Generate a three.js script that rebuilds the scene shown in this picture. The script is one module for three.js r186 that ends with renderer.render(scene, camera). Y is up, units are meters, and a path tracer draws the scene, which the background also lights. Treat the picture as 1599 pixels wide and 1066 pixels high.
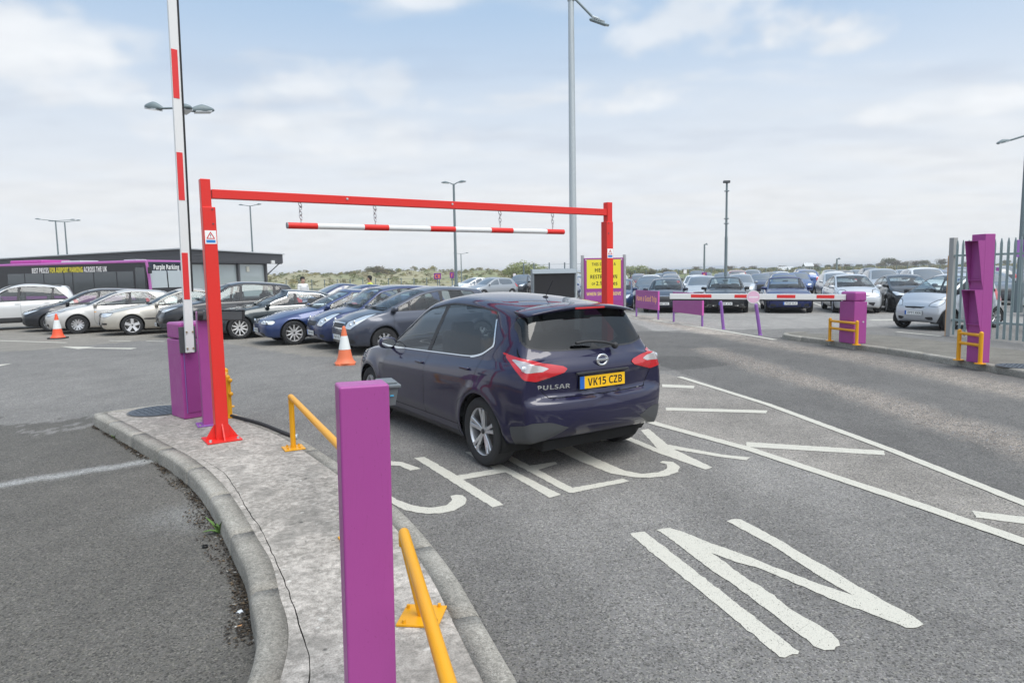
import * as THREE from 'three';
import { mergeGeometries, mergeVertices } from 'three/addons/utils/BufferGeometryUtils.js';
import { RoundedBoxGeometry } from 'three/addons/geometries/RoundedBoxGeometry.js';
import { MarchingCubes } from 'three/addons/objects/MarchingCubes.js';
import { FontLoader } from 'three/addons/loaders/FontLoader.js';
import { createNoise2D, createNoise3D } from 'simplex-noise';

// ---------------------------------------------------------------- camera, sky, sun, exposure
const CAM_H = 1.765, PITCH = 0.0995, ROLL = 0.0182, F = 1066, PW = 1599, PH = 1066;
const camera = new THREE.PerspectiveCamera(2 * Math.atan(PH / 2 / F) * 180 / Math.PI, PW / PH, 0.1, 6000);
camera.position.set(0, CAM_H, 0);
camera.rotation.order = 'YXZ';
camera.rotation.set(-PITCH, 0, -ROLL);
const scene = new THREE.Scene();
const renderer = new THREE.WebGLRenderer({ antialias: true });
renderer.toneMapping = THREE.LinearToneMapping;
renderer.toneMappingExposure = 1.31;
renderer.shadowMap.enabled = true;
const SUN_DIR = new THREE.Vector3(0.45, 1.25, 0.50).normalize();
const sun = new THREE.DirectionalLight(new THREE.Color(1.0, 0.965, 0.91), 1.3);
sun.position.copy(SUN_DIR).multiplyScalar(80); sun.castShadow = true; sun.shadow.radius = 60;
sun.shadow.mapSize.set(4096, 4096);
Object.assign(sun.shadow.camera, { left: -60, right: 60, top: 60, bottom: -60, near: 1, far: 260 });
scene.add(sun); scene.add(sun.target);
scene.fog = new THREE.FogExp2(new THREE.Color().setRGB(0.86, 0.88, 0.90), 0.0006);

// seeded random numbers and noise
function rng(seed) { let a = seed >>> 0; return () => { a = (a + 0x6d2b79f5) | 0; let t = Math.imul(a ^ (a >>> 15), 1 | a); t = (t + Math.imul(t ^ (t >>> 7), 61 | t)) ^ t; return ((t ^ (t >>> 14)) >>> 0) / 4294967296; }; }
const N2 = createNoise2D(rng(11)), N3 = createNoise3D(rng(12));
function fbm2(x, y, o = 4) { let s = 0, a = 0.5, f = 1; for (let i = 0; i < o; i++) { s += a * N2(x * f + i * 17.3, y * f - i * 9.1); a *= 0.5; f *= 2.03; } return s; }
function fbm3(x, y, z, o = 4) { let s = 0, a = 0.5, f = 1; for (let i = 0; i < o; i++) { s += a * N3(x * f + i * 17.3, y * f - i * 9.1, z * f + i * 4.7); a *= 0.5; f *= 2.03; } return s; }
const clamp = (x, a = 0, b = 1) => Math.min(b, Math.max(a, x));
const sstep = (a, b, x) => { const t = clamp((x - a) / (b - a)); return t * t * (3 - 2 * t); };
const mix = (a, b, t) => a + (b - a) * t;

// sky: thin high haze over pale blue, soft streaked cloud and a few brighter puffs, the whole dome
{
  const w = 2048, h = 1024, d = new Float32Array(w * h * 4);
  const puffs = [[13.7, 18.2, 6.8, 2.8, 0.75], [22.9, 16.9, 5.0, 1.9, 1.0], [26, 15.8, 3.2, 1.2, 0.9], [9.6, 13.0, 5, 1.3, 0.75], [-12.7, 14.1, 8, 2.2, 0.6], [-15.7, 10.5, 11, 2, 0.6], [-33.7, 15.5, 6.5, 2.4, 0.8], [-33, 13, 7, 2.5, 0.7], [19.6, 20.2, 9, 1.4, 0.8], [33, 10.6, 7, 1.0, 0.7], [-8, 21.2, 5.5, 1.6, 0.7], [-28, 21.5, 6, 1.6, 0.7], [60, 17, 9, 3, .8], [-62, 17, 11, 3, .8], [98, 19, 12, 4, .8], [-105, 21, 12, 4, .8], [140, 17, 12, 4, .8], [-145, 19, 13, 4, .8], [178, 20, 12, 4, .8], [30, 34, 14, 5, .8], [-40, 36, 16, 5, .8]];
  for (let j = 0; j < h; j++) {
    const el = ((j + 0.5) / h - 0.5) * Math.PI, sy = Math.sin(el), cy = Math.cos(el);
    for (let i = 0; i < w; i++) {
      const ph = ((i + 0.5) / w - 0.5) * 2 * Math.PI;                       // u = 0.5 looks along +x (three.js equirect)
      const dx = Math.cos(ph) * cy, dz = Math.sin(ph) * cy, o = (j * w + i) * 4;
      if (sy < -0.02) { d[o] = 0.30; d[o + 1] = 0.30; d[o + 2] = 0.29; d[o + 3] = 1; continue; }
      const e = Math.max(sy, 0), az = Math.atan2(dx, -dz) * 180 / Math.PI, eld = el * 180 / Math.PI;
      const up = sstep(0.0, 0.46, e);
      let r = mix(0.665, 0.275, up), g = mix(0.705, 0.415, up), b = mix(0.755, 0.60, up);
      const k = 1 / (e + 0.07), px = dx * k, pz = dz * k;                     // cloud sheet seen in perspective
      const n1 = fbm3(px * 0.55 + 3.1, 0.3, pz * 0.9 - 1.7, 5), n2 = fbm3(px * 1.7 - 4, 2.2, pz * 2.6, 4);
      let c = sstep(-0.12, 0.60, n1 + 0.35 * n2 + 0.22 * (1 - up) - 0.08 * up) * 0.60;
      const lowVeil = 1 - sstep(0.05, 0.36, e);
      c = Math.max(c, lowVeil * (0.55 + 0.35 * sstep(-0.3, 0.4, n1)));
      let lit = 0.655 + 0.06 * n2 + 0.03 * n1;
      let pf = 0;
      for (const [a0, e0, sa, se, st] of puffs) {
        let da = az - a0; if (da > 180) da -= 360; if (da < -180) da += 360;
        const q = (da / sa) ** 2 + ((eld - e0) / (eld > e0 ? se : se * 0.6)) ** 2;
        if (q < 4) pf = Math.max(pf, st * sstep(1.5, -0.2, q + 1.6 * fbm3(dx * 9, sy * 13, dz * 9, 5) + 0.1));
      }
      c = 1 - (1 - c) * (1 - pf * 0.85);
      lit += 0.075 * pf;
      r = mix(r, lit * 0.975, c); g = mix(g, lit * 0.995, c); b = mix(b, lit * 1.015, c);
      const grey = sstep(0.02, 0.2, e) * (1 - sstep(0.2, 0.42, e)) * sstep(0.05, 0.5, fbm3(px * 0.8 + 9, 5.5, pz * 1.5 + 2, 4)) * 0.07;   // grey undersides low down
      r *= 1 - grey * 1.05; g *= 1 - grey; b *= 1 - grey * 0.8;
      const s = dx * SUN_DIR.x + sy * SUN_DIR.y + dz * SUN_DIR.z;          // cloud thins and glows broadly round the veiled sun
      const glow = 1.85 * Math.exp(-(1 - s) * 5.2);
      r += glow; g += glow * 0.97; b += glow * 0.92;
      d[o] = r; d[o + 1] = g; d[o + 2] = b; d[o + 3] = 1;
    }
  }
  const t = new THREE.DataTexture(d, w, h, THREE.RGBAFormat, THREE.FloatType);
  t.mapping = THREE.EquirectangularReflectionMapping; t.minFilter = t.magFilter = THREE.LinearFilter; t.colorSpace = THREE.LinearSRGBColorSpace; t.needsUpdate = true;
  scene.background = t; scene.environment = t;
}

// ---------------------------------------------------------------- helpers
const cp = Math.cos(PITCH), sp = Math.sin(PITCH), cr = Math.cos(ROLL), sr = Math.sin(ROLL);
// the ray of a point measured in the photograph, used to survey where things stand
function ray(u, v) { const a = u - PW / 2, b = v - PH / 2, x = cr * a - sr * b, y = sr * a + cr * b; return new THREE.Vector3(x, -y * cp - F * sp, -(-y * sp + F * cp)); }
function G(u, v, Y = 0) { const r = ray(u, v), t = (Y - CAM_H) / r.y; return new THREE.Vector3(r.x * t, Y, r.z * t); }
function at(u, v, depth) { const r = ray(u, v), t = depth / -r.z; return new THREE.Vector3(r.x * t, CAM_H + r.y * t, r.z * t); }
function hAt(P, u, v) { const r = ray(u, v), t = Math.hypot(P.x, P.z) / Math.hypot(r.x, r.z); return CAM_H + r.y * t; }   // height of the thing standing at P

const used = new Map();
function numbered(name) { const n = used.get(name) ?? 0; used.set(name, n + 1); return n ? name + '_' + String(n).padStart(3, '0') : name; }
function tag(o, label, category, group) { o.userData.label = label; o.userData.category = category; if (group) o.userData.group = group; return o; }
function thing(name, label, category, pos = [0, 0, 0], turn = 0, group) {
  const o = new THREE.Group(); o.name = numbered(name); scene.add(o);
  if (pos.isVector3) o.position.copy(pos); else o.position.set(...pos);
  o.rotation.y = turn; return tag(o, label, category, group);
}
function part(name, geo, mat, parent) {
  const g = Array.isArray(geo) ? (geo.length > 1 ? mergeGeometries(geo.map((q) => (q.index ? q.toNonIndexed() : q)).map(strip)) : geo[0]) : geo;
  const m = new THREE.Mesh(g, mat); m.name = name; m.castShadow = m.receiveShadow = true; parent.add(m); return m;
}
function strip(g) { for (const k of Object.keys(g.attributes)) if (!['position', 'normal', 'uv'].includes(k)) g.deleteAttribute(k); return g; }
function struct(name, geo, mat) { const m = part(numbered(name), geo, mat, scene); m.userData.kind = 'structure'; return m; }
const T = (g, x = 0, y = 0, z = 0) => g.translate(x, y, z);
function box(w, h, d, x = 0, y = 0, z = 0, r = 0.004, seg = 2) { const g = r > 0 ? new RoundedBoxGeometry(w, h, d, seg, Math.min(r, w / 2.01, h / 2.01, d / 2.01)) : new THREE.BoxGeometry(w, h, d); return g.translate(x, y, z); }
function cyl(r0, r1, h, x = 0, y = 0, z = 0, n = 20) { return new THREE.CylinderGeometry(r1, r0, h, n).translate(x, y + h / 2, z); }   // standing on y
function tube(pts, r, n = 10, seg = 0, closed = false, tension = 0.5) { const c = new THREE.CatmullRomCurve3(pts.map((p) => (p.isVector3 ? p : new THREE.Vector3(...p))), closed, 'catmullrom', tension); return new THREE.TubeGeometry(c, seg || pts.length * 8, r, n, closed); }
function bar(a, b, r, n = 10) { a = a.isVector3 ? a : new THREE.Vector3(...a); b = b.isVector3 ? b : new THREE.Vector3(...b); const d = b.clone().sub(a), L = d.length(); const g = new THREE.CylinderGeometry(r, r, L, n); g.applyQuaternion(new THREE.Quaternion().setFromUnitVectors(new THREE.Vector3(0, 1, 0), d.normalize())); return g.translate((a.x + b.x) / 2, (a.y + b.y) / 2, (a.z + b.z) / 2); }
function sharp(g) { g = g.index ? g.toNonIndexed() : g; g.computeVertexNormals(); return g; }
const yaw = (x, z) => Math.atan2(-z, x);              // turn that points a thing's own +x along (x, z)

// textures
function canvasTex(w, h, draw, srgb = true) { const c = document.createElement('canvas'); c.width = w; c.height = h; const x = c.getContext('2d'); draw(x, w, h); const t = new THREE.CanvasTexture(c); if (srgb) t.colorSpace = THREE.SRGBColorSpace; t.anisotropy = 8; return t; }
function dataTex(n, f, srgb = false) {                // f(i, j) -> grey or [r, g, b], 0..1, tiling is the caller's care
  const d = new Uint8Array(n * n * 4);
  for (let j = 0; j < n; j++) for (let i = 0; i < n; i++) { const v = f(i, j), o = (j * n + i) * 4, q = (k) => clamp(typeof v === 'number' ? v : v[k]) * 255; d[o] = q(0); d[o + 1] = q(1); d[o + 2] = q(2); d[o + 3] = 255; }
  const t = new THREE.DataTexture(d, n, n); t.wrapS = t.wrapT = THREE.RepeatWrapping; t.magFilter = t.minFilter = THREE.LinearFilter; if (srgb) t.colorSpace = THREE.SRGBColorSpace; t.needsUpdate = true; return t;
}
function tileNoise(seed, cells) {                      // value noise that tiles, cells per side
  const r = rng(seed), g = new Float32Array(cells * cells); for (let i = 0; i < g.length; i++) g[i] = r();
  return (u, v) => { const x = u * cells, y = v * cells, i = Math.floor(x), j = Math.floor(y), fx = x - i, fy = y - j, sx = fx * fx * (3 - 2 * fx), sy = fy * fy * (3 - 2 * fy), q = (a, b) => g[((b % cells + cells) % cells) * cells + (a % cells + cells) % cells]; return mix(mix(q(i, j), q(i + 1, j), sx), mix(q(i, j + 1), q(i + 1, j + 1), sx), sy); };
}
const std = (color, roughness = 0.6, extra = {}) => new THREE.MeshStandardMaterial({ color: color.isColor ? color : new THREE.Color().setRGB(...color), roughness, ...extra });
const phys = (color, roughness = 0.4, extra = {}) => new THREE.MeshPhysicalMaterial({ color: new THREE.Color().setRGB(...color), roughness, ...extra });
const decal = (tex, rough = 0.5) => new THREE.MeshStandardMaterial({ map: tex, roughness: rough });
function fitText(x, s, cx, y, px, maxW, font = 'bold', track = 1) { x.font = `${font} ${px}px sans-serif`; const w = x.measureText(s).width, k = Math.min(1, maxW / w); x.save(); x.translate(cx, y); x.scale(k, 1); x.textAlign = 'center'; x.fillText(s, 0, 0); x.restore(); }
const heroFont = await new FontLoader().loadAsync('fonts/droid/droid_sans_bold.typeface.json');
// ---------------------------------------------------------------- ground, road surfaces, island, markings
const P2 = (pts, Y = 0) => pts.map(([u, v]) => { const p = G(u, v, Y); return [p.x, p.z]; });
function segDist(x, z, line) { let best = 1e9; for (let i = 0; i + 1 < line.length; i++) { const [ax, az] = line[i], [bx, bz] = line[i + 1], dx = bx - ax, dz = bz - az, t = clamp(((x - ax) * dx + (z - az) * dz) / (dx * dx + dz * dz)); best = Math.min(best, Math.hypot(x - ax - dx * t, z - az - dz * t)); } return best; }
function inside(x, z, poly) { let c = false; for (let i = 0, j = poly.length - 1; i < poly.length; j = i++) { const [xi, zi] = poly[i], [xj, zj] = poly[j]; if ((zi > z) !== (zj > z) && x < (xj - xi) * (z - zi) / (zj - zi) + xi) c = !c; } return c; }

// grain of the asphalt, 1.6 m square
const grainTex = canvasTex(1024, 1024, (x, w, h) => {
  const r = rng(5); x.fillStyle = 'rgb(196,196,196)'; x.fillRect(0, 0, w, h);
  for (let i = 0; i < 70000; i++) { const s = 0.9 + r() * r() * 4.6, px = r() * w, py = r() * h, k = r(), l = k < 0.45 ? 122 + r() * 70 : k < 0.985 ? 185 + r() * 62 : 255; x.fillStyle = `rgb(${l},${l * (0.985 + r() * 0.02)},${l * (0.955 + r() * 0.05)})`; for (const ox of [0, px > w - 4 ? -w : 0]) for (const oy of [0, py > h - 4 ? -h : 0]) { x.beginPath(); x.ellipse(px + ox, py + oy, s, s * (0.6 + r() * 0.4), r() * 3, 0, 7); x.fill(); } }
  for (let i = 0; i < 900; i++) { const l = 60 + r() * 60; x.fillStyle = `rgba(${l},${l},${l},.8)`; x.beginPath(); x.ellipse(r() * w, r() * h, 0.8 + r() * 2, 0.8 + r(), r() * 3, 0, 7); x.fill(); }
});
grainTex.wrapS = grainTex.wrapT = THREE.RepeatWrapping;
const asphalt = std([1, 1, 1], 0.9, { map: grainTex, vertexColors: true, bumpMap: grainTex, bumpScale: 0.0025 });

// survey of the surface areas
const exitStripe = P2([[1105, 545], [1225, 585], [1330, 612], [1450, 650], [1599, 697], [1800, 760]]);
const kerbStrip = P2([[990, 493], [1120, 520], [1225, 540], [1330, 556], [1450, 580], [1599, 612], [1800, 650]]);
const outerLine = P2([[1061, 588], [1199, 631.5], [1389, 702], [1599, 786], [1800, 867]]);
const innerLine = P2([[900, 620], [1028, 663], [1170, 701.5], [1599, 846], [1800, 914]]);
const hatchArea = [...outerLine, ...innerLine.slice().reverse()];
const patchDark = P2([[1030, 556], [1085, 556], [1142, 569], [1100, 575], [1020, 580], [1015, 566]]);
const tanBand = P2([[-600, 560], [0, 549], [60, 546], [160, 537], [300, 525], [470, 556], [640, 560], [640, 500], [300, 480], [-600, 470]]);
const bayEdge = P2([[930, 487.5], [1128, 488], [1232, 487.5], [1345, 487], [1450, 488]]);
const overspray = P2([[-160, 786], [0, 757], [60, 747], [150, 733], [236, 719]]);
const laneTrackL = P2([[640, 730], [760, 880], [900, 1066], [1000, 1250]]);
const laneTrackR = P2([[1010, 720], [1200, 820], [1420, 960], [1560, 1066], [1700, 1200]]);
const islandTopPx = [[397, 1066], [391, 975], [383, 921], [368, 888], [351, 850], [330, 808], [307, 775], [272, 741], [234, 718], [176, 683], [150, 668], [144.5, 663]];   // foot of the kerb, left side
function groundColour(x, z) {
  const d = Math.hypot(x, z);
  const big = fbm2(x * 0.13, z * 0.13, 4), mid = fbm2(x * 0.7 + 8, z * 0.7, 4), fine = fbm2(x * 4, z * 4, 3), grit = fbm2(x * 9, z * 9, 2), streak = fbm2(x * 2.2 + z * 0.7, (z * 0.9 - x * 0.3) * 0.5, 4);
  let r = 0.248, g = 0.2355, b = 0.222;                                    // weathered asphalt
  let m = 1 + 0.13 * big + 0.13 * mid + 0.10 * fine + 0.10 * streak;
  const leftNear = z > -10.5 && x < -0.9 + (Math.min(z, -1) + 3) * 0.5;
  if (leftNear && z > -8.4 + 0.9 * mid + 0.35 * fine) { m *= 0.56; r *= 1.02; b *= 0.94; }   // ground left of the island coloured darker and slightly browner, ragged far edge
  if (z < -80) { const f = sstep(-80, -100, z) ; r = mix(r, 0.16, f); g = mix(g, 0.17, f); b = mix(b, 0.08, f); }
  if (d < 80) {
    if (inside(x, z, hatchArea) || (x > 0.3 && inside(x, z, [[0.4, -10.8], [2.6, -11.6], [2.95, -10.9], [1.2, -7.4], [0.2, -7.6]]))) { m *= 1.24 + 0.22 * mid; r *= 1.03; b *= 0.96; }
    const right = x > 2.93 + (z + 11.5) * 0.134 && z < 1 && z > -20;
    const ds = segDist(x, z, exitStripe), ws = 0.27 + 0.10 * mid, s1 = sstep(ws + 0.30, ws - 0.18, ds + 0.10 * fine + 0.22 * grit);
    if (s1 > 0) { m *= 1 + s1 * (0.20 + 0.30 * fine + 0.45 * grit); r *= 1 + 0.09 * s1; b *= 1 - 0.08 * s1; }
    const dk = segDist(x, z, kerbStrip), s2 = sstep(0.75, 0.2, dk + 0.25 * fine);
    if (s2 > 0) { m *= 1 + s2 * (0.20 + 0.25 * fine + 0.4 * grit); r *= 1 + 0.08 * s2; b *= 1 - 0.08 * s2; }
    if (right) m *= mix(0.66, 1, Math.max(s1, s2));
    if (inside(x, z, patchDark)) m *= 0.70;
    if (inside(x + 0.25 * mid, z + 0.2 * fine, tanBand)) { m *= 1.22; r *= 1.03; b *= 0.93; }
    const lot = (x > 4.2 && z < -17.5 + (x - 6.8) * 0.95 && z < -12) || z < -26;
    if (lot && z > -75) { const bay = z < -28.2 + (x - 8.8) * 0.31; if (x > 3.5) m *= bay ? 0.95 : 1.50; else m *= 1.12; }
    const o = segDist(x, z, overspray), so = sstep(0.15, 0.0, o + 0.06 * streak + 0.05 * fine) * 0.85;
    if (so > 0) { r = mix(r * m, 0.42, so); g = mix(g * m, 0.42, so); b = mix(b * m, 0.41, so); m = 1; }
    const dust = [[-2.05, -5.15, 0.34], [-2.4, -5.0, 0.5], [-1.75, -4.85, 0.22]];
    for (const [cx, cz, rad] of dust) { const q = Math.hypot(x - cx, (z - cz) * 1.25) / rad, f = sstep(1.2, 0.1, q + 0.35 * mid + 0.25 * fine) * 0.42; if (f > 0 && x < -1.55) { r = mix(r * m, 0.33, f); g = mix(g * m, 0.33, f); b = mix(b * m, 0.32, f); m = 1; } }
    for (const [line, w, k] of [[laneTrackL, 0.42, 0.22], [laneTrackR, 0.42, 0.10]]) { const q = segDist(x, z, line); if (q < w * 2) m *= 1 - k * sstep(w * 1.6, w * 0.3, q + 0.12 * mid); }
    const lp = Math.hypot(x - 2.2, (z + 5.9) * 0.6); if (lp < 1.2) m *= 1 + 0.22 * sstep(1.1, 0.2, lp + 0.6 * mid);
    const lp2 = Math.hypot((x - 0.95) * 1.4, z + 4.95); if (lp2 < 1.2) m *= 1 + 0.22 * sstep(1.0, 0.1, lp2 + 0.7 * mid);
  }
  const k = m / 0.77;
  return [r * k, g * k, b * k];
}
{
  // one sheet to the horizon; rings grow with distance from the gate
  const NA = 560, radii = []; for (let r = 0.5; r < 60; r *= 1.0095) radii.push(r); for (let r = 60; r < 3000; r *= 1.09) radii.push(r);
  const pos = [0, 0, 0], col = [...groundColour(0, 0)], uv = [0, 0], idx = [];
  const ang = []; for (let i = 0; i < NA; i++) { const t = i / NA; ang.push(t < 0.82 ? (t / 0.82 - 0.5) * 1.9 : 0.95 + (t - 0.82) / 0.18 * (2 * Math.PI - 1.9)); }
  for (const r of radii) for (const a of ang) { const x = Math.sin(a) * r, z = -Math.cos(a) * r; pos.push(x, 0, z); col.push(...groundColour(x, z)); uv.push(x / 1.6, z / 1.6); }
  for (let i = 0; i < NA; i++) idx.push(0, 1 + (i + 1) % NA, 1 + i);
  for (let k = 0; k + 1 < radii.length; k++) for (let i = 0; i < NA; i++) { const a = 1 + k * NA + i, b = 1 + k * NA + (i + 1) % NA, c = a + NA, d = b + NA; idx.push(a, d, c, a, b, d); }
  const g = new THREE.BufferGeometry(); g.setAttribute('position', new THREE.Float32BufferAttribute(pos, 3)); g.setAttribute('color', new THREE.Float32BufferAttribute(col, 3)); g.setAttribute('uv', new THREE.Float32BufferAttribute(uv, 2)); g.setIndex(idx); g.computeVertexNormals();
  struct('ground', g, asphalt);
}

// flat painted shapes: outline in metres, edges slightly ragged, laid 4 mm proud
const paintTex = canvasTex(1024, 1024, (x, w, h) => {
  const r = rng(8); x.fillStyle = 'rgb(222,220,210)'; x.fillRect(0, 0, w, h);
  for (let i = 0; i < 26000; i++) { const l = r() < 0.25 ? 150 + r() * 40 : 205 + r() * 40; x.fillStyle = `rgba(${l},${l * 0.99},${l * 0.95},${0.25 + r() * 0.4})`; x.beginPath(); x.ellipse(r() * w, r() * h, 0.8 + r() * 2.6, 0.8 + r() * 1.6, r() * 3, 0, 7); x.fill(); }
  for (let i = 0; i < 2600; i++) { const l = 95 + r() * 40; x.fillStyle = `rgba(${l},${l},${l},${0.5 + r() * 0.4})`; x.beginPath(); x.ellipse(r() * w, r() * h, 0.8 + r() * 2.8, 0.6 + r() * 1.3, r() * 3, 0, 7); x.fill(); }
  x.globalCompositeOperation = 'destination-out'; x.fillStyle = '#000'; for (let i = 0; i < 2600; i++) { const a = r() * w, b = r() * h, k = N2(a * 0.006, b * 0.006); if (k < r() * 1.1 - 0.35) continue; x.beginPath(); x.ellipse(a, b, 0.9 + r() * r() * 5.5, 0.8 + r() * 2.4, r() * 3, 0, 7); x.fill(); }
  x.globalCompositeOperation = 'source-atop';
  for (let i = 0; i < 26; i++) { x.strokeStyle = `rgba(120,118,114,${0.10 + r() * 0.15})`; x.lineWidth = 1 + r() * 5; x.beginPath(); const a = r() * w, b = r() * h; x.moveTo(a, b); x.lineTo(a + (r() - 0.5) * 300, b + (r() - 0.5) * 300); x.stroke(); }
});
paintTex.wrapS = paintTex.wrapT = THREE.RepeatWrapping;
const paint = std([0.735, 0.715, 0.68], 0.75, { map: paintTex, bumpMap: grainTex, bumpScale: 0.0015, side: THREE.DoubleSide, alphaTest: 0.5 });
function ragged(pts, step = 0.035, amp = 0.005) {
  const out = [];
  for (let i = 0; i < pts.length; i++) { const [ax, az] = pts[i], [bx, bz] = pts[(i + 1) % pts.length], L = Math.hypot(bx - ax, bz - az), n = Math.max(1, Math.min(80, Math.round(L / step)));
    for (let k = 0; k < n; k++) { const t = k / n, x = mix(ax, bx, t), z = mix(az, bz, t); out.push([x + amp * (N2(x * 23, z * 23) + 0.7 * N2(x * 70 + 5, z * 70)), z + amp * (N2(x * 23 + 40, z * 23) + 0.7 * N2(x * 70, z * 70 + 9))]); } }
  return out;
}
function sheet(pts, y, uvk = 1 / 0.9) {
  const c = pts.map(([x, z]) => new THREE.Vector2(x, z)), tri = THREE.ShapeUtils.triangulateShape(c, []), pos = [], uv = [], nor = [];
  for (const [x, z] of pts) { pos.push(x, y, z); uv.push(x * uvk, z * uvk); nor.push(0, 1, 0); }
  const g = new THREE.BufferGeometry(); g.setAttribute('position', new THREE.Float32BufferAttribute(pos, 3)); g.setAttribute('normal', new THREE.Float32BufferAttribute(nor, 3)); g.setAttribute('uv', new THREE.Float32BufferAttribute(uv, 2));
  g.setIndex(tri.flatMap(([a, b, d]) => { const k = (pts[b][0] - pts[a][0]) * (pts[d][1] - pts[a][1]) - (pts[b][1] - pts[a][1]) * (pts[d][0] - pts[a][0]); return k > 0 ? [a, d, b] : [a, b, d]; })); return g;
}
function mark(px, label, step, amp) { const m = struct('road_marking', sheet(ragged(P2(px), step, amp), 0.004), paint); m.userData.label = label; return m; }
function line(pxs, w, label, taper = 0) {
  const p = P2(pxs), L = [], R = [];
  p.forEach(([x, z], i) => { const a = p[Math.max(0, i - 1)], b = p[Math.min(p.length - 1, i + 1)], dx = b[0] - a[0], dz = b[1] - a[1], l = Math.hypot(dx, dz); L.push([x - dz / l * w / 2, z + dx / l * w / 2]); R.push([x + dz / l * w / 2, z - dx / l * w / 2]); });
  const m = struct('road_marking', sheet(ragged([...L, ...R.reverse()], 0.06, 0.004), 0.006), paint); m.userData.label = label; return m;
}
const Z4 = (pts) => pts.map(([x, y]) => [900 + x * 0.47454, 560 + y * 0.47454]), Z3 = (pts) => pts.map(([x, y]) => [580 + x * 0.32520, 620 + y * 0.32520]);
const ZN = (pts) => pts.map(([x, y]) => [980 + x * 0.35714, 800 + y * 0.35714]);
mark(ZN([[12, 95], [75, 85], [120, 120], [430, 362], [750, 610], [748, 622], [720, 622], [690, 638], [665, 632], [300, 330], [120, 190]]), 'white painted letter I of the word IN on the entry lane');
mark(ZN([[133, 80], [150, 73], [190, 70], [280, 100], [360, 135], [450, 165], [540, 198], [640, 240], [730, 272], [820, 308], [900, 335], [990, 365], [915, 325], [830, 275], [740, 215], [640, 150], [530, 90], [435, 40], [455, 32], [490, 30], [560, 65], [680, 130], [760, 180], [880, 245], [1010, 325], [1120, 385], [1220, 440], [1298, 490], [1270, 505], [1220, 505], [1140, 475], [1040, 435], [960, 408], [880, 375], [800, 340], [720, 305], [650, 275], [560, 240], [470, 218], [365, 177], [430, 220], [480, 262], [560, 312], [640, 365], [700, 415], [770, 460], [840, 495], [895, 530], [925, 560], [930, 585], [900, 600], [860, 605], [820, 590], [780, 555], [720, 515], [640, 450], [560, 390], [460, 315], [350, 240], [250, 165], [180, 110]]), 'white painted letter N of the word IN on the entry lane');
mark(Z3([[238, 345], [185, 353], [135, 331], [60, 326], [10, 345], [0, 385], [40, 440], [120, 492], [200, 523], [290, 533], [360, 520], [388, 495], [378, 476], [410, 470], [440, 473], [458, 490], [450, 515], [400, 545], [340, 558], [260, 562], [190, 550], [150, 540], [60, 490], [-30, 430], [-60, 380], [-40, 335], [20, 312], [80, 308], [150, 313]]), 'white painted letter C that starts the word CHECK');
mark(Z3([[205, 293], [255, 288], [412, 378], [590, 347], [450, 265], [500, 262], [910, 470], [855, 484], [645, 362], [440, 397], [635, 518], [580, 530]]), 'white painted letter H of the word CHECK');
mark(Z3([[560, 252], [760, 222], [775, 232], [625, 258], [760, 330], [880, 312], [893, 322], [800, 350], [965, 437], [1210, 393], [1243, 405], [970, 460], [945, 460]]), 'white painted letter E of the word CHECK, behind the rear tyre');
mark(Z3([[1130, 205], [1060, 190], [960, 182], [880, 192], [850, 218], [880, 250], [1000, 308], [1150, 368], [1260, 386], [1340, 388], [1420, 380], [1475, 360], [1480, 335], [1450, 312], [1400, 308], [1385, 315], [1420, 325], [1420, 345], [1380, 362], [1300, 370], [1210, 352], [1050, 282], [940, 225], [950, 205], [1040, 203], [1110, 213]]), 'white painted second letter C of the word CHECK');
mark(Z4([[140, 258], [175, 258], [266, 295], [212, 236], [238, 231], [300, 283], [480, 316], [575, 326], [560, 335], [480, 325], [322, 299], [448, 358], [425, 366], [270, 311]]), 'white painted letter K that ends the word CHECK');
line([[1061, 588.5], [1199, 631.5], [1389, 702], [1599, 786], [1760, 850]], 0.105, 'long white line along the outer side of the hatched strip');
line([[930, 632], [1028, 663], [1170, 701.5], [1400, 777], [1599, 846], [1760, 902]], 0.12, 'long white line between the entry lane and the hatched strip');
mark([[1034, 600], [1085, 602.5], [1083, 606.5], [1034, 604.5]], 'short white hatch bar beside the rear bumper of the moving car');
mark([[1040, 636.5], [1199, 641], [1197, 645.5], [1040, 641]], 'white hatch bar second from the car in the strip');
mark([[1166, 690.5], [1183, 691.5], [1381, 704], [1382, 711], [1166, 698]], 'white hatch bar in the middle of the strip');
mark([[1518, 798], [1635, 811.5], [1640, 824], [1526, 808.5]], 'white hatch bar at the right edge of the photo');
line([[980, 494], [997, 497.3]], 0.13, 'short white dash beside the yellow sign');
line([[1020, 499.7], [1054, 505]], 0.13, 'white dash below the first purple board');
line([[1064, 506.5], [1120, 515], [1211, 530.5]], 0.14, 'long white edge line running towards the right kerb');
line([[-260, 527], [0, 532], [103, 535.2]], 0.13, 'white line on the left side in front of the parked cars');
mark([[-120, 570], [0, 569], [18, 567.5], [0, 571.5], [-120, 574]], 'tail of a white arrow at the left edge');
mark([[94, 541.2], [148, 541.5], [136, 543], [214, 543.3], [204, 545.2], [134, 544], [121, 545]], 'white direction arrow on the asphalt behind the island');
line([[170, 532], [203, 532.6]], 0.1, 'worn white dash beyond the arrow'); line([[228, 532.6], [256, 533.2]], 0.1, 'second worn white dash beyond the arrow');
line([[930, 488], [1128, 487.6], [1232, 487], [1345, 486.6], [1600, 486]], 0.1, 'white line along the front of the parking bays');
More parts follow.
